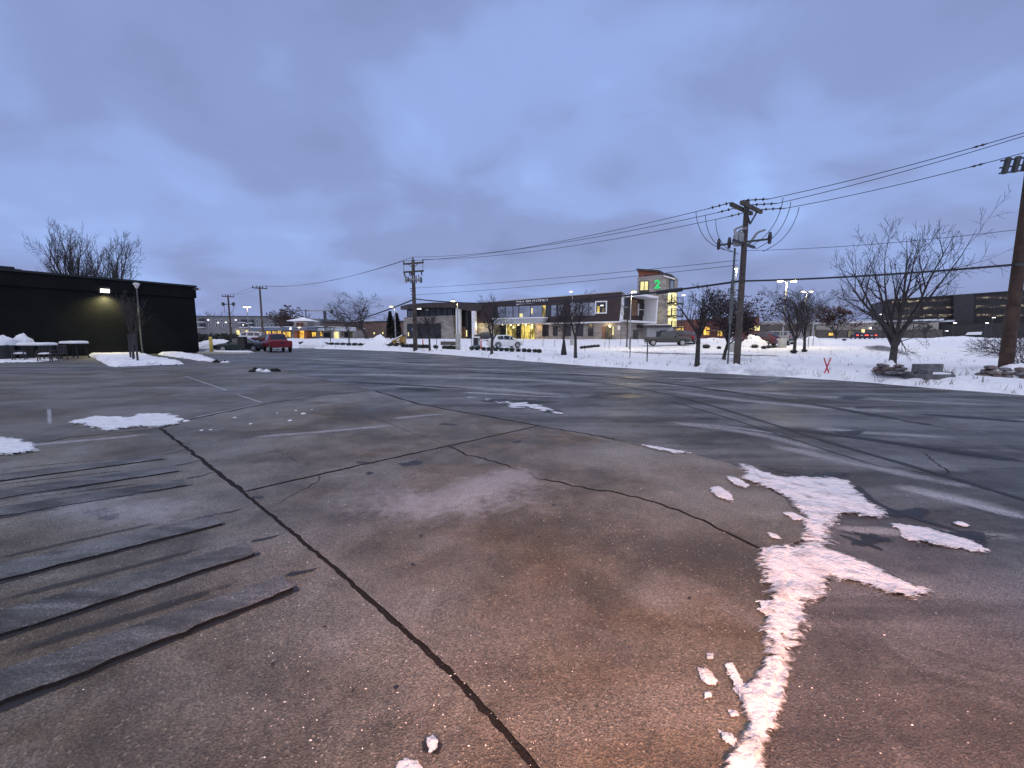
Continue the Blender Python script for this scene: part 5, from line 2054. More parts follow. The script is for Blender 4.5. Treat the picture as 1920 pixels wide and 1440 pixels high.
# switch and arrester bank
zs = P(1390, 452, YB).z
mb = MB()
mb.bar(Vector((b.x, b.y, zs - 0.15)) - armd * 1.3, Vector((b.x, b.y, zs - 0.15)) + armd * 1.3, 0.10, 0.12)
mb.build('switch_arm', 'dark_metal', pB)
mb = MB()
mb.bar(Vector((b.x, b.y, zs - 0.05)) - wdir * 1.25, Vector((b.x, b.y, zs - 0.05)) + wdir * 1.1, 0.08, 0.09)
mb.build('switch_arm', 'dark_metal', pB)
for k, (s1_, s2_) in enumerate(((-1.2, -1.0), (-0.7, -0.5), (1.1, 0.9))):
    c = Vector((b.x, b.y, zs)) + wdir * s1_
    mb = MB()
    mb.tube([c + Vector((0, 0, -0.28)), c + Vector((0, 0, 0.05)), c + Vector((0, 0, 0.28))], [0.07, 0.10, 0.06], 8)
    mb.build('arrester', 'insulator', pB)
for k, s in enumerate((-0.95, -0.45, 0.55)):
    c = Vector((b.x, b.y, zs - 0.1)) + armd * s
    mb = MB()
    e = c + Vector((0, 0, 0.55)) + wdir * (0.35 if s > 0 else -0.1)
    mb.tube([c, e], [0.075, 0.06], 8)
    mb.tube([e, e + wdir * 0.35 + Vector((0, 0, 0.1))], 0.05, 6)
    mb.build('fuse_switch', 'grey_metal', pB)
mb = MB()
mb.lathe([(0.22, -0.25), (0.28, -0.2), (0.28, 0.3), (0.2, 0.4)], 14, Vector((b.x, b.y, zs + 0.05)) - wdir * 0.25)
mb.build('regulator_can', 'grey_metal', pB, True)
rp0 = Vector((b.x, b.y, 0)) - wdir * 0.42
mb = MB()
mb.tube([(rp0.x, rp0.y, zs - 0.3), (rp0.x, rp0.y, zs - 1.9)], 0.05, 6)
mb.tube([(rp0.x, rp0.y, zs - 1.9), (rp0.x, rp0.y, zs - 4.2)], 0.09, 6)
mb.tube([(rp0.x, rp0.y, zs - 4.2), (rp0.x, rp0.y, tz(rp0.x, rp0.y) - 0.1)], 0.045, 6)
for z in (zs - 2.0, zs - 2.7, zs - 5.0):
    mb.bar((rp0.x, rp0.y, z), (b.x, b.y, z), 0.04)
mb.build('riser_pipe', 'pipe_grey', pB)

# pole C, in front of the station
c_ = T(779, 656)
YC = c_.y
topC = P(776, 487, YC)
pC = thing('utility_pole', c_, 'utility pole with a double cross-arm frame in front of the fire station', 'utility pole', 'utility poles')
tapered_pole((c_.x, c_.y, c_.z - 0.3), (c_.x, c_.y, topC.z), 0.23, 0.16, 'pole_wood', pC)
armC = Vector((0.93, -0.36, 0)).normalized()
zC = topC.z
for z in (zC - 0.35, zC - 1.15):
    mb = MB()
    mb.bar(Vector((c_.x, c_.y, z)) - armC * 1.15, Vector((c_.x, c_.y, z)) + armC * 1.2, 0.14, 0.15)
    mb.build('cross_arm', 'pole_wood', pC)
mb = MB()
for s in (-1, 1):
    mb.bar((c_.x, c_.y, zC - 0.8), Vector((c_.x, c_.y, zC - 0.4)) + armC * 0.6 * s, 0.05)
    mb.bar(Vector((c_.x, c_.y, zC - 0.35)) + armC * 1.12 * s, Vector((c_.x, c_.y, zC - 1.15)) + armC * 1.12 * s, 0.035)
mb.build('arm_brace', 'dark_metal', pC)
for k, s in enumerate((-1.1, 0.0, 1.15)):
    a = Vector((c_.x, c_.y, zC - 0.28 + (0.3 if s == 0 else 0))) + armC * s
    mb = MB()
    mb.tube([a, a + Vector((0, 0, 0.1)), a + Vector((0, 0, 0.24))], [0.03, 0.08, 0.04], 8)
    mb.build('insulator', 'insulator', pC)
    ATT[('C', 0, k)] = a + Vector((0, 0, 0.24))
for s in (-1.1, -0.45, -0.25, 0.95):
    a = Vector((c_.x, c_.y, zC - 1.2)) + armC * s
    mb = MB()
    mb.tube([a, a + Vector((0.05, 0, -0.4))], [0.08, 0.05], 7)
    mb.build('cutout', 'insulator', pC)
zr = P(777, 527, YC).z
mb = MB()
n = 16
mb.tube([(c_.x + 0.75 * math.cos(2 * math.pi * i / n), c_.y + 0.55 * math.sin(2 * math.pi * i / n), zr + 0.1) for i in range(n + 1)], 0.06, 6)
mb.build('antenna_ring', 'grey_metal', pC)
for i in range(9):
    t = 2 * math.pi * i / 9
    mb = MB()
    x, y = c_.x + 0.8 * math.cos(t), c_.y + 0.6 * math.sin(t)
    h = 0.35 + 0.25 * ((i * 7) % 3) / 2
    mb.tube([(x, y, zr - 0.15), (x, y, zr + h)], 0.07, 6)
    mb.build('antenna', 'grey_metal' if i % 3 else 'dark_metal', pC)
for k, v in enumerate((541, 546, 552, 558)):
    z = P(777, v, YC).z
    mb = MB()
    mb.bar((c_.x, c_.y, z), Vector((c_.x, c_.y, z)) - armC * (0.45 - 0.06 * k), 0.07)
    mb.build('bracket', 'dark_metal', pC)

# pole A, at the right edge of the picture
a_ = T(1884, 700)
YA = a_.y
pA = thing('utility_pole', a_, 'thick brown wooden utility pole at the right picture edge rising from stones', 'utility pole', 'utility poles')
zA_ = P(1930, 232, YA).z
lean = Vector((-0.12, 0, 0))
tapered_pole((a_.x, a_.y, a_.z - 0.3), (a_.x + lean.x, a_.y, zA_), 0.22, 0.15, 'pole_brown', pA)
mb = MB()
zi = P(1908, 300, YA).z
px_ = a_.x - 0.3
for k in range(3):
    mb.tube([(px_ - 0.10 - 0.36 * k, a_.y - 0.1, zi + 0.12 - 0.05 * k), (px_ - 0.20 - 0.36 * k, a_.y - 0.1, zi - 0.42 - 0.05 * k)], 0.09, 8)
for dz in (0.05, -0.2, -0.4):
    mb.bar((px_ + 0.2, a_.y - 0.1, zi + dz + 0.04), (px_ - 1.1, a_.y - 0.1, zi + dz - 0.12), 0.05)
mb.build('fuse_bracket', 'dark_metal', pA)
mb = MB()
mb.tube([(px_ + 0.05, a_.y - 0.25, zi + 0.5), (px_ + 0.05, a_.y - 0.25, zi - 0.1)], 0.05, 6)
mb.build('conduit', 'dark_metal', pA)


def cable(a, b, sag, r, label, matn='wire_grey', group='overhead wires'):
    a, b = Vector(a), Vector(b)
    mb = MB()
    n = 26
    mb.tube([a.lerp(b, i / n) + Vector((0, 0, -sag * 4 * (i / n) * (1 - i / n))) for i in range(n + 1)], r, 5)
    return tag(mb.build('overhead_cable', matn), label, 'cable', group)


ends = [P(1930, 246, YA), P(1930, 252, YA + 1.2), P(1930, 284, YA)]
names = ['top', 'middle', 'lowest']
for k in range(3):
    e = ATT[('B', 1, k)]
    f = ends[k]
    cable(f, e, 0.12, 0.016, f'{names[k]} power wire from the right edge pole to the double-arm pole', 'cable_black')
    cable(ATT[('B', -1, k)], ATT[('C', 0, k)], 0.55, 0.018, f'{names[k]} power wire between the double-arm pole and the station pole', 'wire_grey')
mb = None
for k, (w_, t_) in enumerate(((0, 0.13), (2, 0.14))):
    f, e = ends[w_], ATT[('B', 1, w_)]
    c0, c1 = (f.lerp(e, t) - Vector((0, 0, 0.12 * 4 * t * (1 - t))) for t in (t_, t_ + 0.05))
    mb = MB()
    insulator_string(mb, c0, c1, 0.05, 2)
    tag(mb.build('line_splice', 'insulator'), ('upper' if k == 0 else 'lower') + ' dark splice on the power wire near the right edge pole', 'splice', 'splices on the wires')
# heavy telecom cable
A2 = P(1904, 496, YA)
A3 = P(1990, 490, YA - 3)
B2_ = P(1388, 527, YB)
C2_ = P(778, 560.5, YC)
cable(A3, A2, 0.02, 0.05, 'thick dark telephone cable leaving the right picture edge', 'cable_black')
cable(A2, B2_, 0.10, 0.045, 'thick dark telephone cable from the right edge pole past the bare tree', 'cable_black')
mid = P(885, 569.5, YC * 0.86 + YB * 0.14)
n = 40
pts = []
for i in range(n + 1):
    t = i / n
    p = B2_.lerp(C2_, t)
    pts.append(p + Vector((0, 0, -0.75 * 4 * t * (1 - t))))
mb = MB()
mb.tube(pts, 0.055, 6)
tag(mb.build('overhead_cable', 'cable_black'), 'thick dark telephone cable sagging across the station front', 'cable', 'overhead wires')
mb = MB()
mb.tube([pts[4] + Vector((0, 0, -0.02)), pts[6] + Vector((0, 0, -0.02))], 0.12, 8)
tag(mb.build('cable_closure', 'cable_black'), 'dark splice sleeve on the telephone cable above the street tree', 'splice')
D_b = P(494, 640, 90)
D_t = P(492, 537, 90)
mb = MB()
p0, p1 = C2_, P(494, 603, 90)
pts = [p0.lerp(p1, i / 24) + Vector((0, 0, -2.2 * 4 * (i / 24) * (1 - i / 24))) for i in range(25)]
mb.tube(pts, 0.07, 6)
tag(mb.build('overhead_cable', 'cable_black'), 'thick dark telephone cable running left from the station pole behind the spreading tree', 'cable', 'overhead wires')
for k, v in enumerate((545, 532)):
    cable(P(1384, 497 - 9 * k, YB), P(779, v + 8, YC), 0.15, 0.016, ('lower' if k == 0 else 'upper') + ' faint service wire across the sky left of the double-arm pole')
cable((a_.x - 0.2, a_.y, P(1900, 430, YA).z), P(1396, 470, YB), 0.15, 0.012, 'very faint service wire right of the double-arm pole')


def t_pole(u, vb, vt, Y, arm, label, extra=False, matn='pole_wood', r=0.2):
    bt, tp = P(u, vb, Y), P(u - 1.5, vt, Y)
    t = thing('utility_pole', (bt.x, bt.y, tz(bt.x, bt.y)), label, 'utility pole', 'utility poles')
    tapered_pole((bt.x, bt.y, tz(bt.x, bt.y) - 0.3), (bt.x, bt.y, tp.z), r, r * 0.7, matn, t)
    mb = MB()
    z = P(u, vt + 2.5, Y).z
    mb.bar((bt.x - arm, bt.y, z), (bt.x + arm, bt.y, z - 0.15), 0.16, 0.18)
    mb.build('cross_arm', 'pole_wood', t)
    for s in (-0.95, -0.4, 0.4, 0.95):
        mb = MB()
        mb.tube([(bt.x + arm * s, bt.y, z), (bt.x + arm * s, bt.y, z + 0.35)], [0.08, 0.05], 6)
        mb.build('insulator', 'insulator', t)
    if extra:
        z2 = P(u, vt + 17.5, Y).z
        mb = MB()
        mb.bar((bt.x - arm * 0.95, bt.y, z2), (bt.x + arm * 0.95, bt.y, z2), 0.14, 0.14)
        mb.build('cross_arm', 'pole_wood', t)
        for s in (-1, 1):
            mb = MB()
            mb.lathe([(0.22, -0.3), (0.28, -0.2), (0.28, 0.3), (0.2, 0.38)], 10, (bt.x + arm * 0.85 * s, bt.y - 0.1, z2))
            mb.build('transformer', 'dark_metal', t, True)
            mb = MB()
            mb.tube([(bt.x + arm * 0.8 * s, bt.y, z2 - 0.3), (bt.x + arm * 0.75 * s, bt.y, z2 - 1.2), (bt.x + 0.15 * s, bt.y, z2 - 2.0)], 0.04, 5)
            mb.build('drop_wire', 'cable_black', t)
    return Vector((bt.x, bt.y, z + 0.35))


tD = t_pole(494, 640, 537, 72, 1.3, 'plain T-shaped utility pole standing behind the red pickup')
tE = t_pole(434, 637, 553, 85, 1.25, 'utility pole with two transformers behind the dark green car', True, 'pole_brown')
t_pole(576, 630, 580, 150, 1.1, 'short far T-shaped pole above the pavilion roof', r=0.25)
for k in range(2):
    cable(ATT[('C', 0, k)], tD + Vector((-0.9 + 1.8 * k, 0, 0)), 1.0, 0.022, ('nearer' if k else 'farther') + ' thin power wire from the station pole to the plain T pole')
    cable(tD + Vector((-0.9 + 1.8 * k, 0, 0)), tE + Vector((-0.9 + 1.8 * k, 0, 0)), 0.4, 0.02, ('right' if k else 'left') + ' thin power wire between the T pole and the transformer pole')
# distant tower crane
cb = P(611, 625, 260)
cj = P(611, 583, 260)
cg = thing('tower_crane', (cb.x, cb.y, 0.9), 'distant tower crane with its jib level over the shop roofs', 'crane')
mb = MB()
mb.bar((cb.x, cb.y, 0), (cb.x, cb.y, cj.z), 1.4)
mb.build('mast', 'dark_metal', cg)
mb = MB()
mb.bar((P(577, 583, 260).x, cb.y, cj.z), (P(624, 583, 260).x, cb.y, cj.z + 0.3), 1.0, 0.8)
mb.build('jib', 'grey_metal', cg)
mb = MB()
mb.box((P(622, 583, 260).x, cb.y, cj.z - 0.7), (1.6, 1.2, 2.0))
mb.build('counterweight', 'dark_metal', cg)


# ================================================================== STREET LAMPS
def street_lamp(u, vb, vt, label, heads=((-0.9, 0),), Y=None, matl='lamp_white', energy=300, col=(1.0, 0.78, 0.36), base=None, r=0.075, polemat='grey_metal', headsize=0.46):
    if Y is None:
        bt = T(u, vb)
    else:
        q = P(u, vb, Y)
        bt = Vector((q.x, q.y, tz(q.x, q.y)))
    zt_ = P(u, vt, bt.y).z
    t = thing('street_lamp', bt, label, 'street lamp', 'lit street lamps')
    tapered_pole((bt.x, bt.y, bt.z - 0.2), (bt.x, bt.y, zt_ - 0.1), r * 1.25, r * 0.8, polemat, t)
    if base:
        mb = MB()
        mb.lathe([(base[0], -0.2), (base[0], base[1] - 0.06), (base[0] * 0.9, base[1])], 14, bt)
        mb.build('concrete_base', 'concrete_block', t, True)
    for dx, dy in heads:
        h = Vector((bt.x + dx, bt.y + dy, zt_))
        mb = MB()
        mb.bar((bt.x, bt.y, zt_ - 0.12), h, 0.07)
        mb.build('arm', polemat, t)
        mb = MB()
        mb.box(h + Vector((0, 0, 0.045)), (headsize, headsize * 0.6, 0.10))
        hd = mb.build('lamp_head', 'dark_metal', t)
        mb = MB()
        mb.box(h + Vector((0, 0, -0.075)), (headsize * 0.92, headsize * 0.54, 0.13))
        mb.build('lens', matl, hd)
        if energy:
            point_light('street_lamp_light', h + Vector((0, 0, -0.35)), energy, col, 0.2, t)
    return t


street_lamp(742, 640, 574, 'lit street lamp left of the station beside the dark evergreen', ((-0.5, 0),), 62, energy=90, col=(1, .9, .7))
street_lamp(859, 656, 564, 'lit street lamp on a pale concrete base in front of the station columns', ((-0.5, 0),), energy=160, base=(0.28, 1.9))
street_lamp(1072, 640, 546, 'lit street lamp rising above the parapet letters', ((-0.3, 0),), 78, energy=0)
street_lamp(1180, 655, 546, 'lit street lamp glowing in front of the white framed box', ((0.3, 0),), energy=900)
street_lamp(1372, 650, 503, 'tall lit lamp just left of the double-arm pole', ((-0.1, 0),), 62, energy=900)
street_lamp(1466, 652, 526, 'tall twin-headed car park lamp right of the double-arm pole', ((-0.75, 0), (0.75, 0)), energy=700, base=(0.42, 1.0))
street_lamp(1505, 642, 546, 'twin-headed car park lamp behind the upright bare tree', ((-0.7, 0), (0.75, 0)), 70, energy=600)
street_lamp(1501, 636, 563, 'single small lamp below the twin lamp in the upright tree', ((0, -0.2),), 95, matl='lamp_cold', energy=0)
street_lamp(1523, 636, 579, 'white glowing lamp at the right of the upright tree', ((0, -0.2),), 85, matl='lamp_cold', energy=0, r=0.12)
street_lamp(468, 640, 575, 'pink-white glowing flat-headed lamp among the left poles', ((-0.35, 0), (0.35, 0)), 68, matl='lamp_warm', energy=60, col=(1, .7, .5))
for u, v, Y, lab in ((1646, 589, 100, 'far white lamp left of the big bare trunk'), (1785, 605, 95, 'bright far lamp before the office block, left'), (1845, 605, 95, 'bright far lamp before the office block, right'),
                     (1771, 620, 95, 'low white lamp by the store corner'), (1710, 590, 100, 'far white lamp right of the big bare trunk'), (1856, 595, 100, 'faint lamp under the office windows'),
                     (1277, 553, 84, 'yellow lamp beside the tower stairs')):
    street_lamp(u, 636, v, lab, ((0, -0.2),), Y, matl='lamp_cold' if u > 1300 else 'lamp_white', energy=0, headsize=0.55, polemat='dark_metal')


# ================================================================== TREES
def tubes_mesh(lines, sides):
    V, Fc = [], []
    for pts, rad in lines:
        n = sides(rad[0])
        o = len(V)
        up0 = None
        m = len(pts)
        for i, p in enumerate(pts):
            d = pts[min(i + 1, m - 1)] - pts[max(i - 1, 0)]
            if d.length < 1e-9:
                d = Vector((0, 0, 1))
            d.normalize()
            if up0 is None:
                up0 = d.orthogonal().normalized()
            a = up0 - d * up0.dot(d)
            a = a.normalized() if a.length > 1e-6 else d.orthogonal().normalized()
            up0 = a
            b = d.cross(a)
            for k in range(n):
                t = 2 * math.pi * k / n
                V.append(tuple(p + (a * math.cos(t) + b * math.sin(t)) * rad[i]))
        for i in range(m - 1):
            for k in range(n):
                k2 = (k + 1) % n
                Fc.append((o + i * n + k, o + i * n + k2, o + (i + 1) * n + k2, o + (i + 1) * n + k))
    mb = MB()
    mb.v, mb.f = V, Fc
    return mb


def tree(base, height, width, label, seed=0, style='vase', trunk_frac=0.28, r0=0.12, depth=3, matn='twig', leaves=None, nleaf=0, leaf_size=0.06, density=1.0, name='bare_tree', cat='tree', group='bare street trees', shift=(0, 0), twig_r=0.008, stems=1, limbs=None, open_=1.0):
    r = random.Random(seed)
    base = Vector(base)
    lines = []
    tips = []
    limb0 = []

    def branch(p, d, L, rad, lev, up):
        nseg = 5 if lev <= 1 else (4 if lev == 2 else 3)
        pts, rr = [p.copy()], [rad]
        d = d.normalized()
        for i in range(nseg):
            d = (d + Vector((r.gauss(0, .11), r.gauss(0, .11), r.gauss(0, .06))) * (1.2 if lev > 1 else 0.8) * (0.6 if style == 'upright' else 1) + Vector((0, 0, up))).normalized()
            p = p + d * (L / nseg)
            pts.append(p.copy())
            rr.append(max(twig_r, rad * (1 - 0.97 * (i + 1) / nseg)))
        lines.append((lev, pts, rr))
        if lev >= depth:
            tips.append(pts[-1])
            tips.append(pts[-2])
            return
        nch = {0: 11, 1: 9, 2: 7, 3: 5}[lev]
        nch = max(2, int(nch * density * r.uniform(0.8, 1.2)))
        if lev == 1 and len(limb0) < 400:
            limb0.append(1)
        for c in range(nch):
            t = (0.18 if lev else 0.3) + 0.82 * (c + r.random()) / nch * (0.85 if lev else 0.7)
            t = min(0.98, t)
            f = t * nseg
            i = min(nseg - 1, int(f))
            q = pts[i].lerp(pts[i + 1], f - i)
            dd = (pts[i + 1] - pts[i]).normalized()
            az = r.uniform(0, 2 * math.pi) if lev else (c * 2.4 + r.uniform(-.4, .4))
            o = dd.orthogonal().normalized()
            o = Matrix.Rotation(az, 3, dd) @ o
            spread = {'vase': 0.62, 'wide': 0.95, 'upright': 0.36, 'oval': 0.75, 'cone': 0.9}[style] * r.uniform(0.75, 1.25)
            if lev:
                spread = spread * 0.55 + 0.4
            nd = (dd * math.cos(spread) + o * math.sin(spread))
            ll = L * (0.62 if lev else 1.0) * r.uniform(0.65, 1.05) * (1.05 - 0.45 * t)
            if style == 'cone' and lev == 0:
                ll = L * (1.05 - t) * 0.9
            branch(q, nd, ll, max(twig_r, rr[i] * r.uniform(0.45, 0.62)), lev + 1, 0.07 if style != 'upright' else 0.13)
        if lev:
            tips.append(pts[-1])

    # trunk
    th = trunk_frac
    trunk = []
    for sidx in range(stems):
        off = Vector((0, 0, 0)) if stems == 1 else Vector((r.uniform(-.04, .04), r.uniform(-.04, .04), 0))
        td = Vector((r.uniform(-.03, .03), r.uniform(-.03, .03), 1)) if stems == 1 else Vector((r.uniform(-.35, .35), r.uniform(-.2, .2), 1)).normalized()
        p0 = off
        p1 = off + td * th
        trunk.append(([p0, p0.lerp(p1, .12), p0.lerp(p1, .55), p1], [r0 * 1.45, r0 * 1.05, r0 * 0.92, r0 * 0.82]))
        n_lim = {'vase': 6, 'wide': 6, 'upright': 7, 'oval': 5, 'cone': 3}[style]
        n_lim = limbs or n_lim
        if stems > 1:
            n_lim = 3
        # leader
        if style == 'cone':
            branch(p1, td, 1 - th, r0 * 0.8, 0, 0.02)
        else:
            for c in range(n_lim):
                az = c * 2 * math.pi / n_lim + r.uniform(-.4, .4)
                sp = {'vase': 0.5, 'wide': 0.8, 'upright': 0.24, 'oval': 0.5}[style] * r.uniform(0.55, 1.25) * (open_ if c % 2 else 1.0)
                if c == 0:
                    sp *= 0.2
                nd = td * math.cos(sp) + Vector((math.cos(az), math.sin(az), 0)) * math.sin(sp)
                st_ = p0.lerp(p1, r.uniform(0.82 if limbs is None else 0.62, 1.0)) if c else p1
                branch(st_, nd, (1 - th) * r.uniform(0.72, 1.0), r0 * 0.62 * r.uniform(.7, 1.1), 1, 0.05)
    # fit to the wanted height and width (unit space -> metres)
    allp = [p for _, pts, _ in lines for p in pts]
    zs_ = sorted(p.z for p in allp)
    zmax = zs_[int(len(zs_) * 0.985)]
    xs = sorted(p.x for p in allp)
    ys = sorted(p.y for p in allp)
    k = int(len(xs) * 0.02)
    wx = max(abs(xs[k]), abs(xs[-k - 1])) * 2
    wy = max(abs(ys[k]), abs(ys[-k - 1])) * 2
    kz = height / zmax
    kx = width / wx
    ky = width / max(wy, 1e-3)

    def fit(p):
        tt = smooth(0.0, th + 0.15, p.z)
        return Vector((base.x + p.x * kx + shift[0] * float(tt), base.y + p.y * ky + shift[1] * float(tt), base.z + p.z * kz))
    t = thing(name, base, label, cat, group)
    rscale = height / 1.0
    tl = [([fit(p) - (Vector((0, 0, 0.15)) if i == 0 else Vector()) for i, p in enumerate(pts)], rr) for pts, rr in trunk]
    tubes_mesh(tl, lambda q: 8).build('trunk', 'bark', t, True, fixn=False)
    cl = [([fit(p) for p in pts], rr) for _, pts, rr in lines]
    tubes_mesh(cl, lambda q: 6 if q > 0.05 else (4 if q > 0.02 else 3)).build('crown', matn, t, True, fixn=False)
    if leaves:
        tp = [fit(p) for p in tips]
        mb = MB()
        for i in range(nleaf):
            c = r.choice(tp) + Vector((r.gauss(0, .16), r.gauss(0, .16), r.gauss(0, .16)))
            s = leaf_size * r.uniform(.6, 1.5)
            a = Vector((r.gauss(0, 1), r.gauss(0, 1), r.gauss(0, 1))).normalized() * s
            b2 = a.orthogonal().normalized() * s * 0.6
            mb.add([c - a, c - b2, c + a, c + b2], [(0, 1, 2, 3)])
        stuff(mb.build('foliage', leaves, t, fixn=False))
    return t


def tree_px(u, vb, vt, wpx, label, Y=None, **k):
    if Y is None:
        b = T(u, vb)
    else:
        q = P(u, vb, Y)
        b = Vector((q.x, q.y, tz(q.x, q.y)))
    h = P(u, vt, b.y).z - b.z
    return tree(b, h, wpx * b.y / FPX, label, **k)


tree_px(806, 657, 590, 62, 'bare young tree before the dark station bay door', seed=1, style='vase', trunk_frac=0.36, r0=0.10, twig_r=0.011)
tree_px(922, 664, 556, 66, 'bare street tree standing behind the parked white car', seed=2, style='oval', trunk_frac=0.26, r0=0.11, twig_r=0.010)
tree_px(1057, 665, 562, 46, 'reddish bare tree with a flared dark trunk wrap left of its twin', seed=3, style='oval', trunk_frac=0.28, r0=0.07, twig_r=0.009, leaves='plum_leaf', nleaf=500, leaf_size=0.07)
tree_px(1079, 671, 556, 76, 'bare street tree in the middle below the parapet letters', seed=4, style='vase', depth=4, trunk_frac=0.32, r0=0.11, twig_r=0.007, density=0.75, matn='twig')
tree_px(1307, 685, 533, 122, 'broad bare tree left of the double-arm pole', seed=5, style='oval', depth=4, trunk_frac=0.36, r0=0.11, twig_r=0.006, density=0.8)
tree_px(1357, 674, 552, 108, 'dark tree still holding plum brown leaves behind the double-arm pole', seed=6, style='wide', trunk_frac=0.24, r0=0.11, twig_r=0.008, leaves='plum_leaf', nleaf=4200, leaf_size=0.075, name='leafy_tree', shift=(0.3, 0))
tree_px(1489, 662, 537, 88, 'bare upright tree with dense vertical branches, the nearer of a pair', seed=7, style='upright', depth=4, trunk_frac=0.22, r0=0.13, twig_r=0.008, density=0.8, stems=1)
tree_px(1508, 659, 548, 62, 'bare upright tree, the farther right one of the pair', seed=8, style='upright', trunk_frac=0.25, r0=0.12, twig_r=0.010, density=1.1)
tree_px(1672, 690, 418, 188, 'large spreading bare tree growing from the stone ring', seed=26, style='oval', depth=4, trunk_frac=0.19, r0=0.14, twig_r=0.0055, density=0.78, limbs=9, open_=2.3)
tree_px(1175, 651, 556, 44, 'thin bare tree in front of the white framed box', seed=10, style='vase', trunk_frac=0.5, r0=0.09, twig_r=0.010, density=0.8)
tree_px(688, 640, 550, 96, 'large spreading bare tree between the shops and the station', Y=88, seed=11, style='wide', depth=4, trunk_frac=0.22, r0=0.36, twig_r=0.018, density=0.8, shift=(-1.6, 0))
tree_px(655, 648, 588, 40, 'slim bare tree left of the large spreading one', seed=13, style='oval', trunk_frac=0.4, r0=0.10, twig_r=0.012, density=0.8)
tree_px(620, 644, 612, 26, 'small reddish bare tree before the shop row', Y=70, seed=14, style='oval', trunk_frac=0.4, r0=0.07, twig_r=0.014, density=0.6)
tree_px(545, 632, 576, 46, 'far reddish-brown tree behind the pavilion roof', Y=150, seed=15, style='oval', trunk_frac=0.25, r0=0.35, twig_r=0.04, leaves='rust_leaf', nleaf=700, leaf_size=0.3)
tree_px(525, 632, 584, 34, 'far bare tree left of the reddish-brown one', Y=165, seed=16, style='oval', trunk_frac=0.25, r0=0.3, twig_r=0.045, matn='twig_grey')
tree_px(1567, 638, 576, 62, 'rust-brown conical tree keeping its dead leaves before the tan store', Y=92, seed=17, style='oval', trunk_frac=0.10, r0=0.16, twig_r=0.015, leaves='rust_leaf', nleaf=3800, leaf_size=0.16, name='leafy_tree')
# big multi-stem trees behind the black building
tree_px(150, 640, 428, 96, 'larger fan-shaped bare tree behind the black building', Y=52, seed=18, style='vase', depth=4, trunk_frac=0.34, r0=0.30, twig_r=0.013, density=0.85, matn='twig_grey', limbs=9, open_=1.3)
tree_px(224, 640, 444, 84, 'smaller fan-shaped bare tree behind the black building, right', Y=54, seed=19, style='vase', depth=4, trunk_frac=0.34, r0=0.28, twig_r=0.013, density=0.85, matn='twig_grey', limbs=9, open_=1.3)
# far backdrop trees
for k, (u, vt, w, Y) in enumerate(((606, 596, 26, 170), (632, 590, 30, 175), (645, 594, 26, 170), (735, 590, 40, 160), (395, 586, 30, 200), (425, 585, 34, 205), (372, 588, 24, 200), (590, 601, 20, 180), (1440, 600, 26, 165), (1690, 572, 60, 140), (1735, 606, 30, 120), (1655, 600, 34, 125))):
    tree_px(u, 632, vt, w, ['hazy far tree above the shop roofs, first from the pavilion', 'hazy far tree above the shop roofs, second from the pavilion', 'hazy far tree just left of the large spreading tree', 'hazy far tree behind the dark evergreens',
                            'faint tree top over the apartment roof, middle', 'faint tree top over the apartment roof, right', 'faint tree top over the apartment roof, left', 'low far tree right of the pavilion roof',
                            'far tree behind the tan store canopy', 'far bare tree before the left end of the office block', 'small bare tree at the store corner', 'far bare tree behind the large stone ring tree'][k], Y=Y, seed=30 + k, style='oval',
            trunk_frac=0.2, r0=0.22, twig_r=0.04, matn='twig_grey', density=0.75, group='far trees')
# staked sapling in the snow bed
sb_ = G(252, 679)
tree((sb_.x, sb_.y, 0.2), P(252, 548, sb_.y).z - 0.2, 1.5, 'slender sapling in the snow bed beside the rain pipe', seed=20, style='upright', trunk_frac=0.2, r0=0.05, twig_r=0.007, density=0.7, matn='twig_grey')
for k, (u, v) in enumerate(((246, 677), (251, 681), (259, 683.5))):
    g = G(u, v)
    mb = MB()
    mb.tube([(g.x, g.y, -0.1), (g.x + 0.02 * (k - 1), g.y, 1.75)], 0.05, 6)
    tag(mb.build('tree_stake', 'dark_metal'), ('left', 'middle', 'right')[k] + ' dark stake round the sapling in the snow bed', 'stake', 'stakes round the sapling')
# leafless shrub behind the right-hand pole
q = T(1912, 690)
tree(q, 1.9, 3.2, 'leafless twiggy shrub behind the brown pole at the right edge', seed=22, style='wide', trunk_frac=0.05, r0=0.035, twig_r=0.007, density=1.2, matn='twig_grey', name='bare_shrub', cat='shrub', group=None, stems=3)


# dark evergreens left of the station
def evergreen(u, vb, vt, wpx, Y, label, seed):
    q = P(u, vb, Y)
    b = Vector((q.x, q.y, tz(q.x, q.y)))
    h = P(u, vt, Y).z - b.z
    w = wpx * Y / FPX
    r = random.Random(seed)
    t = thing('evergreen_tree', b, label, 'tree', 'dark evergreens')
    tapered_pole(b - Vector((0, 0, .2)), b + Vector((0, 0, h * 0.9)), 0.16, 0.04, 'bark', t, 'trunk')
    mb = MB()
    for i in range(1500):
        z = r.random() ** 0.8
        rr = w / 2 * (1 - z ** 2.2) * (0.75 + 0.35 * r.random()) * (0.55 + 0.45 * r.random() ** 0.3)
        a = r.uniform(0, 2 * math.pi)
        c = b + Vector((rr * math.cos(a), rr * math.sin(a), h * (0.04 + 0.96 * z)))
        s = r.uniform(0.18, 0.42)
        d1 = Vector((math.cos(a), math.sin(a), r.uniform(-.5, .5))) * s
        d2 = Vector((-math.sin(a), math.cos(a), r.uniform(-.3, .3))) * s * 0.5
        mb.add([c - d1, c - d2, c + d1, c + d2], [(0, 1, 2, 3)])
    mb.build('crown', 'evergreen', t, fixn=False)


evergreen(733, 640, 584, 16, 84, 'dark evergreen, left one beside the lamp at the station', 1)
evergreen(745, 640, 587, 16, 82, 'dark evergreen nearest to the station wall', 2)


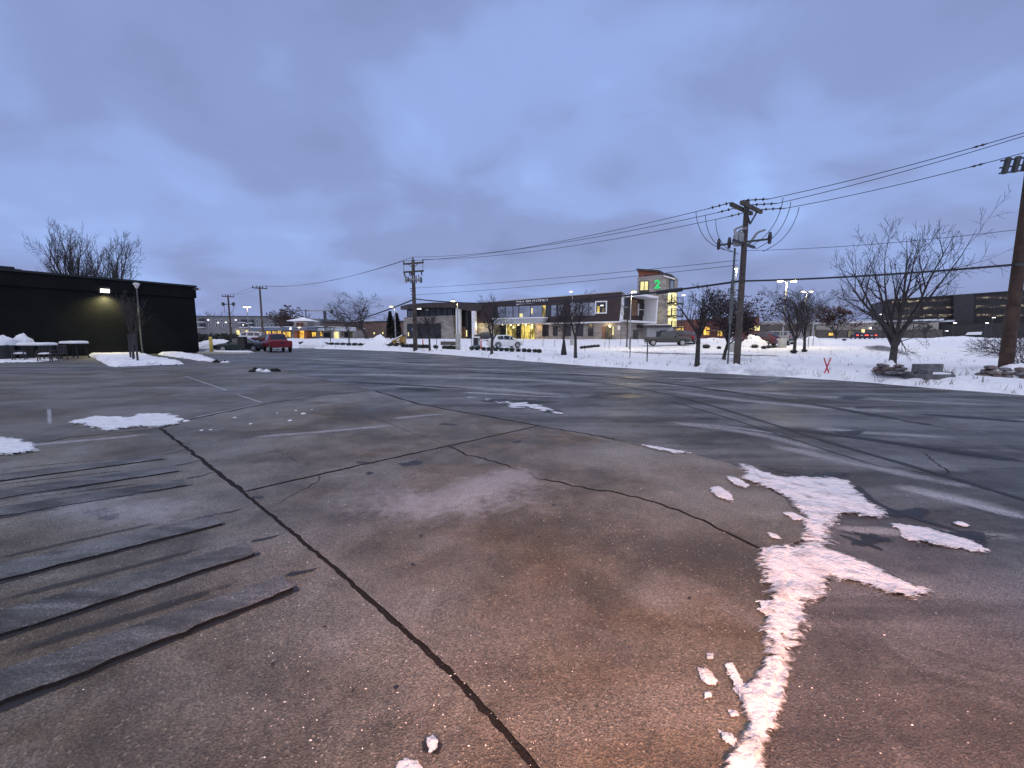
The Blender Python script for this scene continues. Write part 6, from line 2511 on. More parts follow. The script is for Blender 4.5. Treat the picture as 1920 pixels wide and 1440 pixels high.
# ================================================================== SHRUBS
def bush_mesh(seed):
    r = random.Random(seed)
    bm = bmesh.new()
    bmesh.ops.create_icosphere(bm, subdivisions=2, radius=1.0)
    for v in bm.verts:
        n = mnoise.noise(v.co * 2.3 + Vector((seed, 0, 0)))
        v.co *= 0.82 + 0.4 * n
        v.co.z = max(v.co.z, -0.55)
    vs = [v.co.copy() for v in bm.verts]
    fs = [tuple(l.index for l in f.verts) for f in bm.faces]
    bm.free()
    mb = MB()
    mb.add(vs, fs)
    for i in range(150):
        d = Vector((r.gauss(0, 1), r.gauss(0, 1), abs(r.gauss(0.3, .8)))).normalized() * r.uniform(0.8, 1.12)
        a = Vector((r.gauss(0, 1), r.gauss(0, 1), r.gauss(0, 1))).normalized() * 0.16
        b = a.orthogonal().normalized() * 0.09
        mb.add([d - a, d - b, d + a, d + b], [(0, 1, 2, 3)])
    me = mb.mesh('shrub', fixn=False)
    me.materials.append(M['shrub_leaf'])
    return me


bushes = [bush_mesh(k) for k in range(4)]
bi = [0]


def bush(u, v, wpx, label, group, zs=0.75):
    p = T(u, v)
    w = wpx * p.y / FPX / 2
    o = bpy.data.objects.new('shrub', bushes[bi[0] % 4])
    COL.objects.link(o)
    o.location = p + Vector((0, 0, w * zs * 0.55))
    o.rotation_euler = (0, 0, bi[0] * 1.7)
    o.scale = (w, w, w * zs)
    bi[0] += 1
    return tag(o, label, 'shrub', group)


ORD = 'first second third fourth fifth sixth seventh eighth ninth tenth eleventh twelfth thirteenth fourteenth fifteenth sixteenth seventeenth eighteenth nineteenth twentieth twenty-first twenty-second twenty-third twenty-fourth twenty-fifth twenty-sixth'.split()
hedge_us = [756, 763, 771, 777, 786, 794, 801, 817, 833, 840, 846, 852, 858, 885, 895, 907, 917, 930, 940, 950, 960, 972, 983, 992, 1003, 1011]
for k, u in enumerate(hedge_us):
    v = 650.5 + (u - 756) * 0.040
    bush(u, v + 0.6, 10.5, f'round dark shrub, {ORD[k]} from the left in the row before the station', 'round shrubs along the pavement before the station', 0.85)
for k in range(17):
    u = 566 + k * 11
    bush(u, 645.2 + 0.022 * (u - 566) , 11.5, f'low dark hedge plant before the shops, {ORD[k]} from the red pickup', 'low hedge plants before the shop row', 0.5)
for k, (u, v) in enumerate(((1091, 653.6), (1097, 653.0), (1103, 652.4), (1109, 651.8), (1115, 651.2), (1121, 650.8))):
    bush(u, v, 8, f'small dark shrub, {ORD[k]} in the short row right of the middle street tree', 'short shrub row before the station', 0.8)
for k, (u, v, w, lab) in enumerate(((1324, 653, 14, 'snow-dusted round shrub left of the plum-leaved tree'), (1348, 654, 9, 'upright shrub beside the plum-leaved tree trunk'), (1372, 651, 8, 'shrub just left of the double-arm pole'),
                                    (1402, 651, 10, 'shrub just right of the double-arm pole'), (1415, 652.5, 12, 'shrub at the foot of the big snow heap'), (1432, 654, 10, 'first shrub right of the big snow heap'), (1441, 653, 10, 'second shrub right of the big snow heap'),
                                    (1451, 652.5, 11, 'third shrub right of the big snow heap'), (1476, 648, 9, 'shrub right of the twin lamp base'), (1486, 645.5, 9, 'shrub behind the upright tree pair'), (1488, 662.5, 12, 'dark shrub at the foot of the nearer upright tree'), (1508, 660, 10, 'dark shrub at the foot of the farther upright tree'),
                                    (1583, 639, 7, 'small dark shrub under the rust-brown tree'))):
    bush(u, v, w, lab, None, 0.7)
for k, (u, v, w) in enumerate(((376, 632, 26), (398, 634, 30), (420, 633, 28), (440, 631, 24))):
    q = P(u, v, 68)
    o = bpy.data.objects.new('shrub', bushes[k % 4])
    COL.objects.link(o)
    ww = w * 68 / FPX / 2
    o.location = (q.x, q.y, tz(q.x, q.y) + 0.5)
    o.scale = (ww, ww, 0.9)
    tag(o, ('leftmost', 'second', 'third', 'rightmost')[k] + ' broad dark shrub with snow behind it, behind the yellow post', 'shrub', 'broad shrubs behind the dark green car')

# ================================================================== VEHICLES
def vehicle(spec, pos, fwd, paint, label, name='parked_car', cat='car', tail='tail_red', scale=1.0, plate=True):
    """lofted body from cross-sections (rear to front); x forward"""
    rz = math.atan2(fwd[1], fwd[0])
    t = thing(name, pos, label, cat, 'parked vehicles')
    Rm = Matrix.Rotation(rz, 3, 'Z')
    pos = Vector(pos)

    def w(x, y, z):
        return pos + Rm @ (Vector((x, y, z)) * scale)

    sec = spec['sec']
    rings = []
    for x, zb, zl, zt_, hb, ht in sec:
        half = [(0, zb), (hb * 0.82, zb), (hb * 0.97, zb + 0.10), (hb, (zb + zl) / 2), (hb * 0.985, zl - 0.08), (hb * 0.95, zl), (ht, max(zl + 0.012, zt_ - 0.05)), (ht * 0.86, max(zl + 0.02, zt_ - 0.012)), (0, max(zl + 0.03, zt_ + 0.012))]
        ring = [(y, z) for y, z in half] + [(-y, z) for y, z in half[-2:0:-1]]
        rings.append([w(x, y, z) for y, z in ring])
    n = len(rings[0])
    vs = [p for r_ in rings for p in r_]
    fs = [(i * n + k, i * n + (k + 1) % n, (i + 1) * n + (k + 1) % n, (i + 1) * n + k) for i in range(len(rings) - 1) for k in range(n)]
    fs += [tuple(range(n - 1, -1, -1)), tuple((len(rings) - 1) * n + k for k in range(n))]
    mb = MB()
    mb.add(vs, fs)
    body = mb.build('body', paint, t, True)
    em = body.modifiers.new('split', 'EDGE_SPLIT')
    em.split_angle = R(38)

    def lerp_sec(a, b, k):
        return tuple(p + (q - p) * k for p, q in zip(a, b))

    def side_pt(s, k, sgn, off=0.014):
        x, zb, zl, zt_, hb, ht = s
        y0, z0, y1, z1 = hb * 0.95, zl, ht, zt_ - 0.05
        return w(x, sgn * (y0 + (y1 - y0) * k + off), z0 + (z1 - z0) * k + off * 0.3)

    for (i, ka, j, kb) in spec['side']:
        sa, sb = lerp_sec(sec[i], sec[i + 1], ka), lerp_sec(sec[j], sec[j + 1], kb) if j + 1 < len(sec) else sec[j]
        mids = [m for m in range(i + 1, j + 1)]
        ss = [sa] + [sec[m] for m in mids] + [sb]
        for sgn in (-1, 1):
            low = [side_pt(s, 0.12, sgn) for s in ss]
            hi = [side_pt(s, 0.90, sgn) for s in ss]
            mb = MB()
            m = len(ss)
            mb.add(low + hi, [(q, q + 1, m + q + 1, m + q) for q in range(m - 1)])
            mb.build('side_window', 'car_glass', t)
    for i, j, nm in spec['screens']:
        a, b = sec[i], sec[j]
        k0, k1 = 0.10, 0.90
        pts = []
        for k in (k0, k1):
            s = lerp_sec(a, b, k)
            x, zb, zl, zt_, hb, ht = s
            for yy in (-0.9, -0.45, 0.0, 0.45, 0.9):
                pts.append(w(x + (0.012 if j < i else -0.012) * (1 if b[0] > a[0] else -1) * 0, yy * ht * 0.98, max(zl, zt_) + 0.026 - abs(yy) * 0.028))
        mb = MB()
        mb.add(pts, [(q, q + 1, 6 + q, 5 + q) for q in range(4)])
        mb.build(nm, 'car_glass', t)
    rw = spec['wheel_r']
    for wx in spec['wheels']:
        for sgn in (-1, 1):
            hb = spec['hw']
            c0, c1 = w(wx, sgn * (hb - 0.20), rw), w(wx, sgn * (hb + 0.015), rw)
            ax = (c1 - c0).normalized()
            mb = MB()
            mb.tube([c0, c0 + ax * 0.03, c1 - ax * 0.03, c1], [rw * 0.93 * scale, rw * scale, rw * scale, rw * 0.9 * scale], 20)
            wh = mb.build('wheel', 'tyre', t)
            mb = MB()
            mb.tube([c1 + ax * 0.002, c1 + ax * 0.012], [rw * 0.66 * scale, rw * 0.62 * scale], 18)
            mb.build('rim', 'rim', wh)
            mb = MB()
            for q in range(5):
                an = 2 * math.pi * q / 5 + 0.3
                u_ = Rm @ Vector((math.cos(an), 0, math.sin(an)))
                ce = c1 + ax * 0.014 + u_ * rw * 0.40 * scale
                mb.tube([ce, ce + ax * 0.004], 0.055 * scale, 8)
            mb.build('rim_opening', 'plastic_black', wh)
            # arch lip
            pts = []
            for q in range(11):
                an = math.pi * q / 10
                pts.append(w(wx + math.cos(an) * rw * 1.18, sgn * (hb + 0.006), rw + math.sin(an) * rw * 1.18))
            mb = MB()
            mb.tube(pts, 0.03 * scale, 5)
            mb.build('wheel_arch', 'plastic_black', t)
    x0, x1 = sec[0][0], sec[-1][0]
    hb = spec['hw']
    zb, zl = sec[0][1], sec[0][2]
    for sgn in (-1, 1):
        z = spec.get('tail_z', zl - 0.2)
        hh = spec.get('tail_h', 0.16)
        mb = MB()
        mb.box(w(x0 + 0.03, sgn * (hb * 0.80), z), (0.12 * scale, spec.get('tail_w', 0.32) * scale, hh * scale), rz)
        mb.build('tail_light', tail, t)
        mb = MB()
        mb.box(w(x1 - 0.04, sgn * (hb * 0.70), spec.get('head_z', 0.66)), (0.14 * scale, 0.34 * scale, 0.15 * scale), rz)
        mb.build('headlight', 'headlamp', t)
        mb = MB()
        mx = spec.get('mirror_x', 0.6)
        mb.box(w(mx, sgn * (hb + 0.09), spec.get('mirror_z', 1.0)), (0.14 * scale, 0.2 * scale, 0.13 * scale), rz)
        mb.build('mirror', paint, t)
    mb = MB()
    mb.box(w(x0 - 0.02, 0, zb + 0.14), (0.16 * scale, hb * 1.86 * scale, 0.20 * scale), rz)
    mb.build('bumper', spec.get('bumper', 'plastic_black'), t)
    mb = MB()
    mb.box(w(x1 + 0.01, 0, zb + 0.14), (0.14 * scale, hb * 1.8 * scale, 0.22 * scale), rz)
    mb.build('bumper', spec.get('bumper', 'plastic_black'), t)
    mb = MB()
    mb.box(w(x1 - 0.005, 0, 0.62), (0.06 * scale, hb * 0.95 * scale, 0.16 * scale), rz)
    mb.build('grille', 'plastic_black', t)
    if plate:
        mb = MB()
        mb.box(w(x0 - 0.05 - spec.get('plate_off', 0), 0, spec.get('plate_z', zb + 0.42)), (0.02 * scale, 0.32 * scale, 0.16 * scale), rz)
        mb.build('number_plate', 'plate', t)
    for ex in spec.get('extra', []):
        ex(t, w, rz, paint, scale)
    return t


SEDAN = dict(sec=[(-2.32, 0.32, 0.86, 0.88, 0.76, 0.62), (-2.1, 0.22, 0.95, 0.99, 0.84, 0.66), (-1.45, 0.20, 0.96, 1.03, 0.87, 0.66), (-0.75, 0.20, 0.94, 1.40, 0.88, 0.60), (-0.1, 0.20, 0.92, 1.45, 0.88, 0.60),
                  (0.55, 0.20, 0.91, 1.36, 0.88, 0.60), (1.2, 0.20, 0.90, 0.95, 0.87, 0.68), (1.85, 0.22, 0.80, 0.84, 0.84, 0.64), (2.25, 0.30, 0.66, 0.70, 0.76, 0.56), (2.36, 0.36, 0.58, 0.60, 0.66, 0.5)],
             side=[(2, 0.45, 3, 0.55), (3, 0.62, 5, 0.55)], screens=[(2, 3, 'rear_window'), (6, 5, 'windscreen')], wheels=(-1.38, 1.40), wheel_r=0.325, hw=0.88, mirror_x=0.85, mirror_z=0.98, tail_z=0.78)
HATCH = dict(sec=[(-2.05, 0.34, 0.92, 0.95, 0.78, 0.64), (-1.98, 0.26, 0.98, 1.10, 0.84, 0.66), (-1.55, 0.22, 1.0, 1.46, 0.88, 0.62), (-0.8, 0.2, 0.98, 1.57, 0.90, 0.62), (0.0, 0.2, 0.95, 1.58, 0.90, 0.62), (0.6, 0.2, 0.94, 1.46, 0.90, 0.62),
                  (1.25, 0.2, 0.93, 1.0, 0.88, 0.7), (1.8, 0.24, 0.86, 0.9, 0.84, 0.64), (2.1, 0.32, 0.72, 0.76, 0.74, 0.56)],
             side=[(2, 0.3, 3, 0.3), (3, 0.4, 5, 0.5)], screens=[(1, 2, 'rear_window'), (6, 5, 'windscreen')], wheels=(-1.3, 1.3), wheel_r=0.34, hw=0.9, mirror_x=0.9, mirror_z=1.02, tail_z=0.9, bumper='car_white')
SUV = dict(sec=[(-2.3, 0.4, 1.0, 1.05, 0.84, 0.7), (-2.25, 0.32, 1.08, 1.3, 0.9, 0.7), (-2.0, 0.3, 1.1, 1.68, 0.93, 0.68), (-1.0, 0.3, 1.08, 1.76, 0.95, 0.70), (0.0, 0.3, 1.06, 1.76, 0.95, 0.70), (0.7, 0.3, 1.04, 1.64, 0.95, 0.7),
                (1.25, 0.3, 1.04, 1.12, 0.94, 0.76), (2.0, 0.32, 0.98, 1.02, 0.9, 0.7), (2.3, 0.4, 0.84, 0.88, 0.8, 0.6)],
           side=[(2, 0.1, 2, 0.85), (3, 0.0, 3, 0.9), (4, 0.0, 5, 0.4)], screens=[(1, 2, 'rear_window'), (6, 5, 'windscreen')], wheels=(-1.4, 1.45), wheel_r=0.37, hw=0.95, mirror_x=0.95, mirror_z=1.15, tail_z=1.0, tail_h=0.3)


def pickup_extra(t, w, rz, paint, sc):
    mb = MB()
    mb.box(w(-1.75, 0, 1.165), (1.85 * sc, 1.42 * sc, 0.03), rz)
    mb.build('bed_cover', 'plastic_black', t)
    mb = MB()
    mb.box(w(-2.945, 0, 0.86), (0.04 * sc, 1.50 * sc, 0.50 * sc), rz)
    tg_ = mb.build('tailgate', paint, t)
    mb = MB()
    mb.box(w(-2.975, 0, 0.98), (0.02 * sc, 0.26 * sc, 0.09 * sc), rz)
    mb.build('handle', 'plastic_black', tg_)
    mb = MB()
    mb.box(w(-2.6, 0.35, 0.32), (0.5 * sc, 0.1 * sc, 0.1 * sc), rz)
    mb.build('exhaust', 'dark_metal', t)


PICKUP = dict(sec=[(-2.92, 0.50, 1.12, 1.13, 0.93, 0.86), (-2.88, 0.46, 1.15, 1.16, 0.96, 0.88), (-0.95, 0.44, 1.15, 1.16, 0.98, 0.88), (-0.90, 0.42, 1.15, 1.22, 0.98, 0.80), (-0.72, 0.42, 1.15, 1.84, 0.98, 0.72), (0.0, 0.42, 1.14, 1.92, 0.98, 0.73),
                   (0.75, 0.42, 1.13, 1.84, 0.98, 0.73), (1.45, 0.42, 1.12, 1.22, 0.98, 0.84), (2.5, 0.44, 1.08, 1.16, 0.96, 0.82), (2.85, 0.48, 1.0, 1.05, 0.90, 0.76)],
              side=[(4, 0.1, 4, 0.95), (5, 0.08, 6, 0.5)], screens=[(3, 4, 'rear_window'), (7, 6, 'windscreen')], wheels=(-1.85, 1.85), wheel_r=0.40, hw=0.98, mirror_x=1.0, mirror_z=1.28, tail_z=0.98, tail_h=0.34, tail_w=0.17,
              head_z=0.92, plate_z=0.60, plate_off=0.03, extra=[pickup_extra])


def gpos(u, v):
    p = G(u, v)
    return (p.x, p.y, 0.0)


def unit(x, y):
    l_ = math.hypot(x, y)
    return (x / l_, y / l_)


vehicle(SEDAN, gpos(452, 659.0), unit(-0.95, -0.30), 'car_green', 'dark green saloon parked sideways behind the black post box', cat='car')
vehicle(dict(PICKUP, bumper='car_red'), gpos(520, 659.3), unit(-0.63, 0.78), 'car_red', 'red pickup seen from behind at the far side of the lot', 'parked_pickup', 'pickup')
q = T(947, 652.5)
vehicle(HATCH, q, unit(0.90, 0.44), 'car_white', 'white hatchback parked before the station lobby')
q = T(1250, 648)
vehicle(dict(PICKUP, bumper='chrome'), q, unit(0.95, -0.22), 'car_grey', 'dark grey pickup parked sideways below the station tower', 'parked_pickup', 'pickup', scale=1.04)
q = T(1292, 645)
vehicle(SUV, q, unit(0.5, 0.86), 'car_wine', 'wine red car just right of the grey pickup')
q = T(1424, 647.5)
vehicle(HATCH | dict(bumper='car_wine'), q, unit(-0.5, 0.86), 'car_wine', 'dark red car behind the big snow heap')
q = T(1450, 644)
vehicle(SUV, q, unit(-0.6, 0.8), 'car_silver', 'grey car right of the dark red one in the far car park')
q = P(482, 640, 66)
vehicle(SUV | dict(bumper='car_white'), (q.x, q.y, tz(q.x, q.y)), unit(1, 0.15), 'car_white', 'white sport utility car half hidden behind the dark green saloon')
q = P(504, 640, 64)
vehicle(SEDAN, (q.x, q.y, tz(q.x, q.y)), unit(0.9, 0.4), 'car_wine', 'wine red car peeping out left of the red pickup')
q = P(1276, 640, 78)
vehicle(SUV, (q.x, q.y, tz(q.x, q.y)), unit(0.6, -0.5), 'car_grey', 'dark car behind the bonnet of the grey pickup')
for u, lab in ((1608, 'far car with lit red tail lights left of the big trunk, left one'), (1626, 'far car with lit red tail lights nearest to the big trunk')):
    q = P(u, 636, 88)
    vehicle(SEDAN, (q.x, q.y, tz(q.x, q.y)), unit(0.42, 0.9), 'car_wine', lab, tail='tail_lit')
q = P(913, 640, 74)
vehicle(SEDAN, (q.x, q.y, tz(q.x, q.y)), unit(1, 0.1), 'car_grey', 'dark car with snow behind the white hatchback')


# ================================================================== SNOW HEAPS
def heap(u, v, wpx, hpx, label, seed, matn='snow_pile', depth=0.6, Y=None):
    if Y:
        q = P(u, v, Y)
        p = Vector((q.x, q.y, tz(q.x, q.y)))
    else:
        p = T(u, v)
    w = wpx * p.y / FPX / 2
    h = hpx * p.y / FPX
    mb = MB()
    dome(mb, p - Vector((0, 0, 0.05)), w, w * depth, h * 1.15, seed, 30, 12, rz=-0.7 if Y is None and v > 680 else 0.0, skirt=0.3)
    return tag(mb.build('snow_heap', matn, None, True), label, 'snow', 'snow heaps')


heap(1346, 694, 46, 18, 'grey snow heap left of the foot of the double-arm pole', 1)
heap(1436, 696, 74, 23, 'long grey snow heap right of the foot of the double-arm pole', 2)
heap(1378, 692, 26, 12, 'small snow heap touching the double-arm pole', 3)
heap(1492, 700, 30, 8, 'low snow lump between the long heap and the crossed stakes', 4)
heap(1413, 651, 52, 20, 'big white ploughed snow heap beside the dark red car', 5, 'snow')
heap(1522, 640, 34, 9, 'white snow heap right of the upright tree pair', 6, 'snow')
heap(1570, 645, 60, 7, 'wide low snow heap below the rust-brown tree', 7, 'snow')
heap(590, 648, 56, 11, 'rounded snow heap right of the red pickup', 8, 'snow')
heap(702, 649, 46, 10, 'low snow heap left of the yellow loader', 9, 'snow')
heap(712, 640, 36, 12, 'snow heap behind the hedge near the evergreens', 10, 'snow', Y=66)
heap(405, 640, 80, 9, 'snow mound behind the yellow post', 11, 'snow', Y=62)
heap(392, 652, 50, 10, 'snow mound between the black building and the dark green car', 12, 'snow', Y=54)
heap(1800, 640, 130, 7, 'long low snow bank before the office block', 13, 'snow', Y=70, depth=0.25)
heap(1720, 642, 90, 5, 'low snow bank right of the big bare trunk', 14, 'snow', Y=60, depth=0.3)
heap(1340, 640, 60, 6, 'low snow bank behind the plum-leaved tree', 15, 'snow', Y=66, depth=0.4)


# trodden bare path on the snow field, right
def path_sheet(px, label_name, matn, lift=0.03):
    pts = [T(u, v) for u, v in px]
    poly2 = [(p.x, p.y) for p in pts]
    xs, ys = [p[0] for p in poly2], [p[1] for p in poly2]
    step = max(0.3, (max(xs) - min(xs)) / 60)
    gx, gy = np.meshgrid(np.arange(min(xs), max(xs), step), np.arange(min(ys), max(ys), step))
    d = poly_sdf(gx.ravel(), gy.ravel(), poly2).reshape(gx.shape)
    z = terrain_z(gx.ravel(), gy.ravel()).reshape(gx.shape) + lift
    keep = d > -step * 0.2
    cells = keep[:-1, :-1] & keep[:-1, 1:] & keep[1:, 1:] & keep[1:, :-1]
    idx = np.arange(gx.size).reshape(gx.shape)
    ii, jj = np.nonzero(cells)
    if not len(ii):
        return None
    mb = MB()
    mb.v = np.stack([gx.ravel(), gy.ravel(), z.ravel()], -1).tolist()
    mb.f = np.stack([idx[ii, jj], idx[ii, jj + 1], idx[ii + 1, jj + 1], idx[ii + 1, jj]], -1).tolist()
    o = mb.build(label_name, matn, fixn=False)
    add_fade(o, np.clip(d.ravel() / 1.2, 0, 1))
    return structure(o)


path_sheet([(1610, 650), (1660, 648), (1700, 655), (1730, 668), (1690, 668), (1650, 660), (1612, 655)], 'bare_path', 'damp_soft_shade', 0.05)
path_sheet([(1395, 668), (1440, 663), (1490, 656), (1496, 658), (1450, 667), (1400, 672)], 'pavement_path', 'frost', 0.05)
path_sheet([(1150, 659), (1300, 663), (1480, 667), (1480, 668.4), (1300, 665.2), (1150, 660.6)], 'gutter_line', 'damp_soft_shade', 0.05)


# ================================================================== STONES, BENCH, STAKES AT RIGHT
def stone(mb, c, s, seed):
    r = random.Random(seed)
    bm = bmesh.new()
    bmesh.ops.create_icosphere(bm, subdivisions=1, radius=1.0)
    M3 = Matrix.Rotation(r.uniform(0, 6.28), 3, 'Z')
    for v in bm.verts:
        v.co *= 0.85 + 0.3 * r.random()
        v.co = M3 @ Vector((max(-.8, min(.8, v.co.x)) * s[0], max(-.8, min(.8, v.co.y)) * s[1], max(-.7, min(.7, v.co.z)) * s[2]))
    mb.add([Vector(c) + v.co for v in bm.verts], [tuple(l.index for l in f.verts) for f in bm.faces])
    bm.free()


def stone_ring(u, v, wpx, rows, label, seed, hgt, depthm):
    p = T(u, v) - Vector((0, 0, 0.05))
    w = wpx * p.y / FPX / 2
    t = thing('stone_ring', p, label, 'stone wall')
    r = random.Random(seed)
    n = int(w * 2 / 0.34) + 3
    for row in range(rows):
        k = n * 2 - row * 2
        for i in range(k):
            a = 2 * math.pi * (i + 0.5 * (row % 2)) / k + r.uniform(-.08, .08)
            rr = 1 - 0.10 * row + r.uniform(-.05, .05)
            c = p + Vector((w * rr * math.cos(a), depthm * rr * math.sin(a), hgt * (row + 0.35) + r.uniform(-.02, .02)))
            mb = MB()
            stone(mb, c, (r.uniform(.15, .27), r.uniform(.13, .2), hgt * r.uniform(.55, .85)), seed * 100 + row * 30 + i)
            mb.build('stone', 'stone_brown' if r.random() < .7 else 'stone_grey', t)
    mb = MB()
    dome(mb, p + Vector((0, 0, hgt * 0.2)), w * 0.95, depthm * 0.95, hgt * (rows + 0.5), seed, 20, 8, skirt=0)
    mb.build('snow_fill', 'snow', t, True)
    return t


stone_ring(1668, 697, 28, 3, 'round dry stone planter with snow at the foot of the large bare tree', 1, 0.115, 0.40)
stone_ring(1905, 706, 104, 3, 'dry stone heap round the foot of the brown pole at the right edge', 2, 0.15, 0.7)
bq = T(1764, 711)
bn = thing('stone_bench', bq, 'low grey stone slab bench with a back on the snow at the right', 'bench')
kx = bq.y / FPX
rzb = -0.55


def bpx(u, v):
    q = P(u, v, bq.y)
    return q


def block(name, u0, u1, v0, v1, dpt, par, yoff=0.0, rz=0.0, matn='stone_grey', Y=None):
    """stone slab whose front face shows at the given pixels"""
    Y = Y or bq.y
    a, b = P(u0, v1, Y), P(u1, v0, Y)
    mb = MB()
    mb.box(((a.x + b.x) / 2, Y + yoff + dpt / 2, (a.z + b.z) / 2), (b.x - a.x, dpt, b.z - a.z), rz)
    return mb.build(name, matn, par, bevel=0.02)


block('back_slab', 1737, 1793, 684, 700, 0.15, bn, 0.36)
block('seat_slab', 1737, 1793, 702.5, 712.5, 0.46, bn, 0.0)
block('footing', 1739, 1791, 711, 722, 0.40, bn, 0.04)
block('support', 1740, 1752, 693, 704, 0.34, bn, 0.02)
block('support', 1784, 1791, 698, 704, 0.34, bn, 0.02)
mb = MB()
mb.box((bpx(1768, 702).x, bq.y + 0.19, bpx(1768, 702).z + 0.015), (48 * kx, 0.34, 0.06))
tag(mb.build('snow_cover', 'snow', bevel=0.03), 'flat snow layer on the stone bench seat', 'snow')
lbq = T(1723, 705)
lb = thing('stone_block', lbq, 'low flat stone block just left of the stone bench', 'stone')
block('slab', 1711, 1735, 698, 706, 0.4, lb, 0.0, Y=lbq.y)
block('footing', 1712, 1734, 705, 712, 0.34, lb, 0.03, Y=lbq.y)
xq = T(1551, 700)
xs_ = thing('crossed_stakes', xq, 'pair of thin red stakes crossed as an X in the snow', 'stakes')
for (ua, va, ub, vb) in ((1545, 671, 1553.5, 698), (1558, 671, 1546.5, 698)):
    a, b = P(ua, va, xq.y), P(ub, vb, xq.y)
    mb = MB()
    mb.bar(a, a.lerp(b, 1.3), 0.028, 0.035)
    mb.build('stake', 'pink_stake', xs_)
# thin marker stakes in the snow
for k, (u, vb, vt, lab) in enumerate(((1213, 678, 641, 'thin dark marker stake below the grey pickup'), (1181, 671, 632, 'thin dark marker stake left of the one below the grey pickup'), (1163, 648, 636, 'thin grey marker stake near the notice board'),
                                      (1196, 643, 628, 'thin grey marker stake at the station wall corner'), (1515, 652, 630, 'thin stake left of the snow heap by the upright trees'), (1524, 649, 629, 'thin stake right of the upright trees'),
                                      (1312, 658, 640, 'thin stake right of the broad bare tree trunk'), (819, 656, 635, 'thin stake right of the young tree before the bay door'), (884, 658, 627, 'thin stake left of the small cab machine'),
                                      (1018, 650, 636, 'thin pale stake before the dark ground-floor windows'), (981, 647, 634, 'thin pale stake before the lobby glass'), (1040, 650, 637, 'thin pale stake left of the reddish tree'),
                                      (590, 646, 628, 'thin stake by the rounded snow heap'), (1134, 653, 640, 'thin stake below the side door'), (1142, 654, 630, 'dark marker post below the side door'))):
    p = T(u, vb)
    mb = MB()
    mb.tube([p - Vector((0, 0, .2)), (p.x, p.y, P(u, vt, p.y).z)], 0.03, 5)
    tag(mb.build('marker_stake', 'dark_metal' if 'dark' in lab else 'pole_wood'), lab, 'stake', 'marker stakes in the snow')
# grey utility cabinet and box
for u0, u1, v0, v1, lab in ((1370, 1386, 644, 660, 'pale square utility cabinet behind the double-arm pole'), (1069, 1075, 637, 647, 'small pale utility box left of the middle street tree')):
    p = T((u0 + u1) / 2, v1)
    a, b = P(u0, v1, p.y), P(u1, v0, p.y)
    t = thing('utility_cabinet', p, lab, 'cabinet')
    mb = MB()
    mb.box((p.x, p.y, (p.z + b.z) / 2), (b.x - a.x, 0.6, b.z - p.z + 0.1))
    mb.build('housing', 'concrete_block', t, bevel=0.03)
    mb = MB()
    mb.box((p.x, p.y, b.z + 0.06), (b.x - a.x + 0.1, 0.7, 0.06))
    mb.build('lid', 'light_roof', t)
    mb = MB()
    mb.box((p.x + 0.15, p.y - 0.31, (p.z + b.z) / 2), (0.06, 0.02, 0.16))
    mb.build('handle', 'dark_metal', t)
# trunk wrap of the reddish tree
p = T(1057, 665)
mb = MB()
mb.lathe([(0.26, -0.1), (0.20, 0.4), (0.11, 1.0), (0.09, 1.2)], 10, p)
tag(mb.build('trunk_wrap', 'plastic_black', None, True), 'dark flared wrap round the trunk of the reddish tree', 'trunk wrap')

# ================================================================== LEFT LOT DETAILS
p = G(397, 661.5)
bo = thing('yellow_bollard', (p.x, p.y, 0), 'yellow painted bollard at the corner of the black building', 'bollard')
hb_ = P(397, 631.5, p.y).z
mb = MB()
mb.lathe([(0.15, -0.1), (0.15, hb_ - 0.08), (0.11, hb_ - 0.01), (0.03, hb_)], 14, (p.x, p.y, 0))
mb.build('post', 'yellow_paint', bo, True)
mb = MB()
mb.lathe([(0.19, -0.05), (0.19, 0.05), (0.16, 0.07)], 14, (p.x, p.y, 0.0))
mb.build('base_collar', 'concrete_block', bo)
p = G(456, 660.2)
px0 = thing('post_box', (p.x, p.y, 0), 'black square post box on a thin leg before the dark green saloon', 'post box')
zt_ = P(456, 632.5, p.y).z
mb = MB()
mb.tube([(p.x, p.y, -0.1), (p.x, p.y, 0.36)], 0.07, 8)
mb.build('leg', 'plastic_black', px0)
mb = MB()
mb.box((p.x, p.y, (0.32 + zt_) / 2), (0.72, 0.5, zt_ - 0.32))
mb.build('box', 'plastic_black', px0, bevel=0.03)
mb = MB()
mb.box((p.x, p.y, zt_ + 0.03), (0.76, 0.54, 0.06))
mb.build('lid', 'dark_metal', px0)
mb = MB()
mb.box((p.x, p.y, zt_ + 0.09), (0.6, 0.4, 0.05))
tag(mb.build('snow_cover', 'snow', bevel=0.02), 'thin snow on the black post box', 'snow')

# yellow loader among the hedges
p = T(744, 647)
k = p.y / FPX
ld = thing('loader', p, 'snow-covered yellow skid loader with raised sloping arms beside the station', 'loader')


def LP(u, v, dy=0.0):
    return P(u, v, p.y + dy)


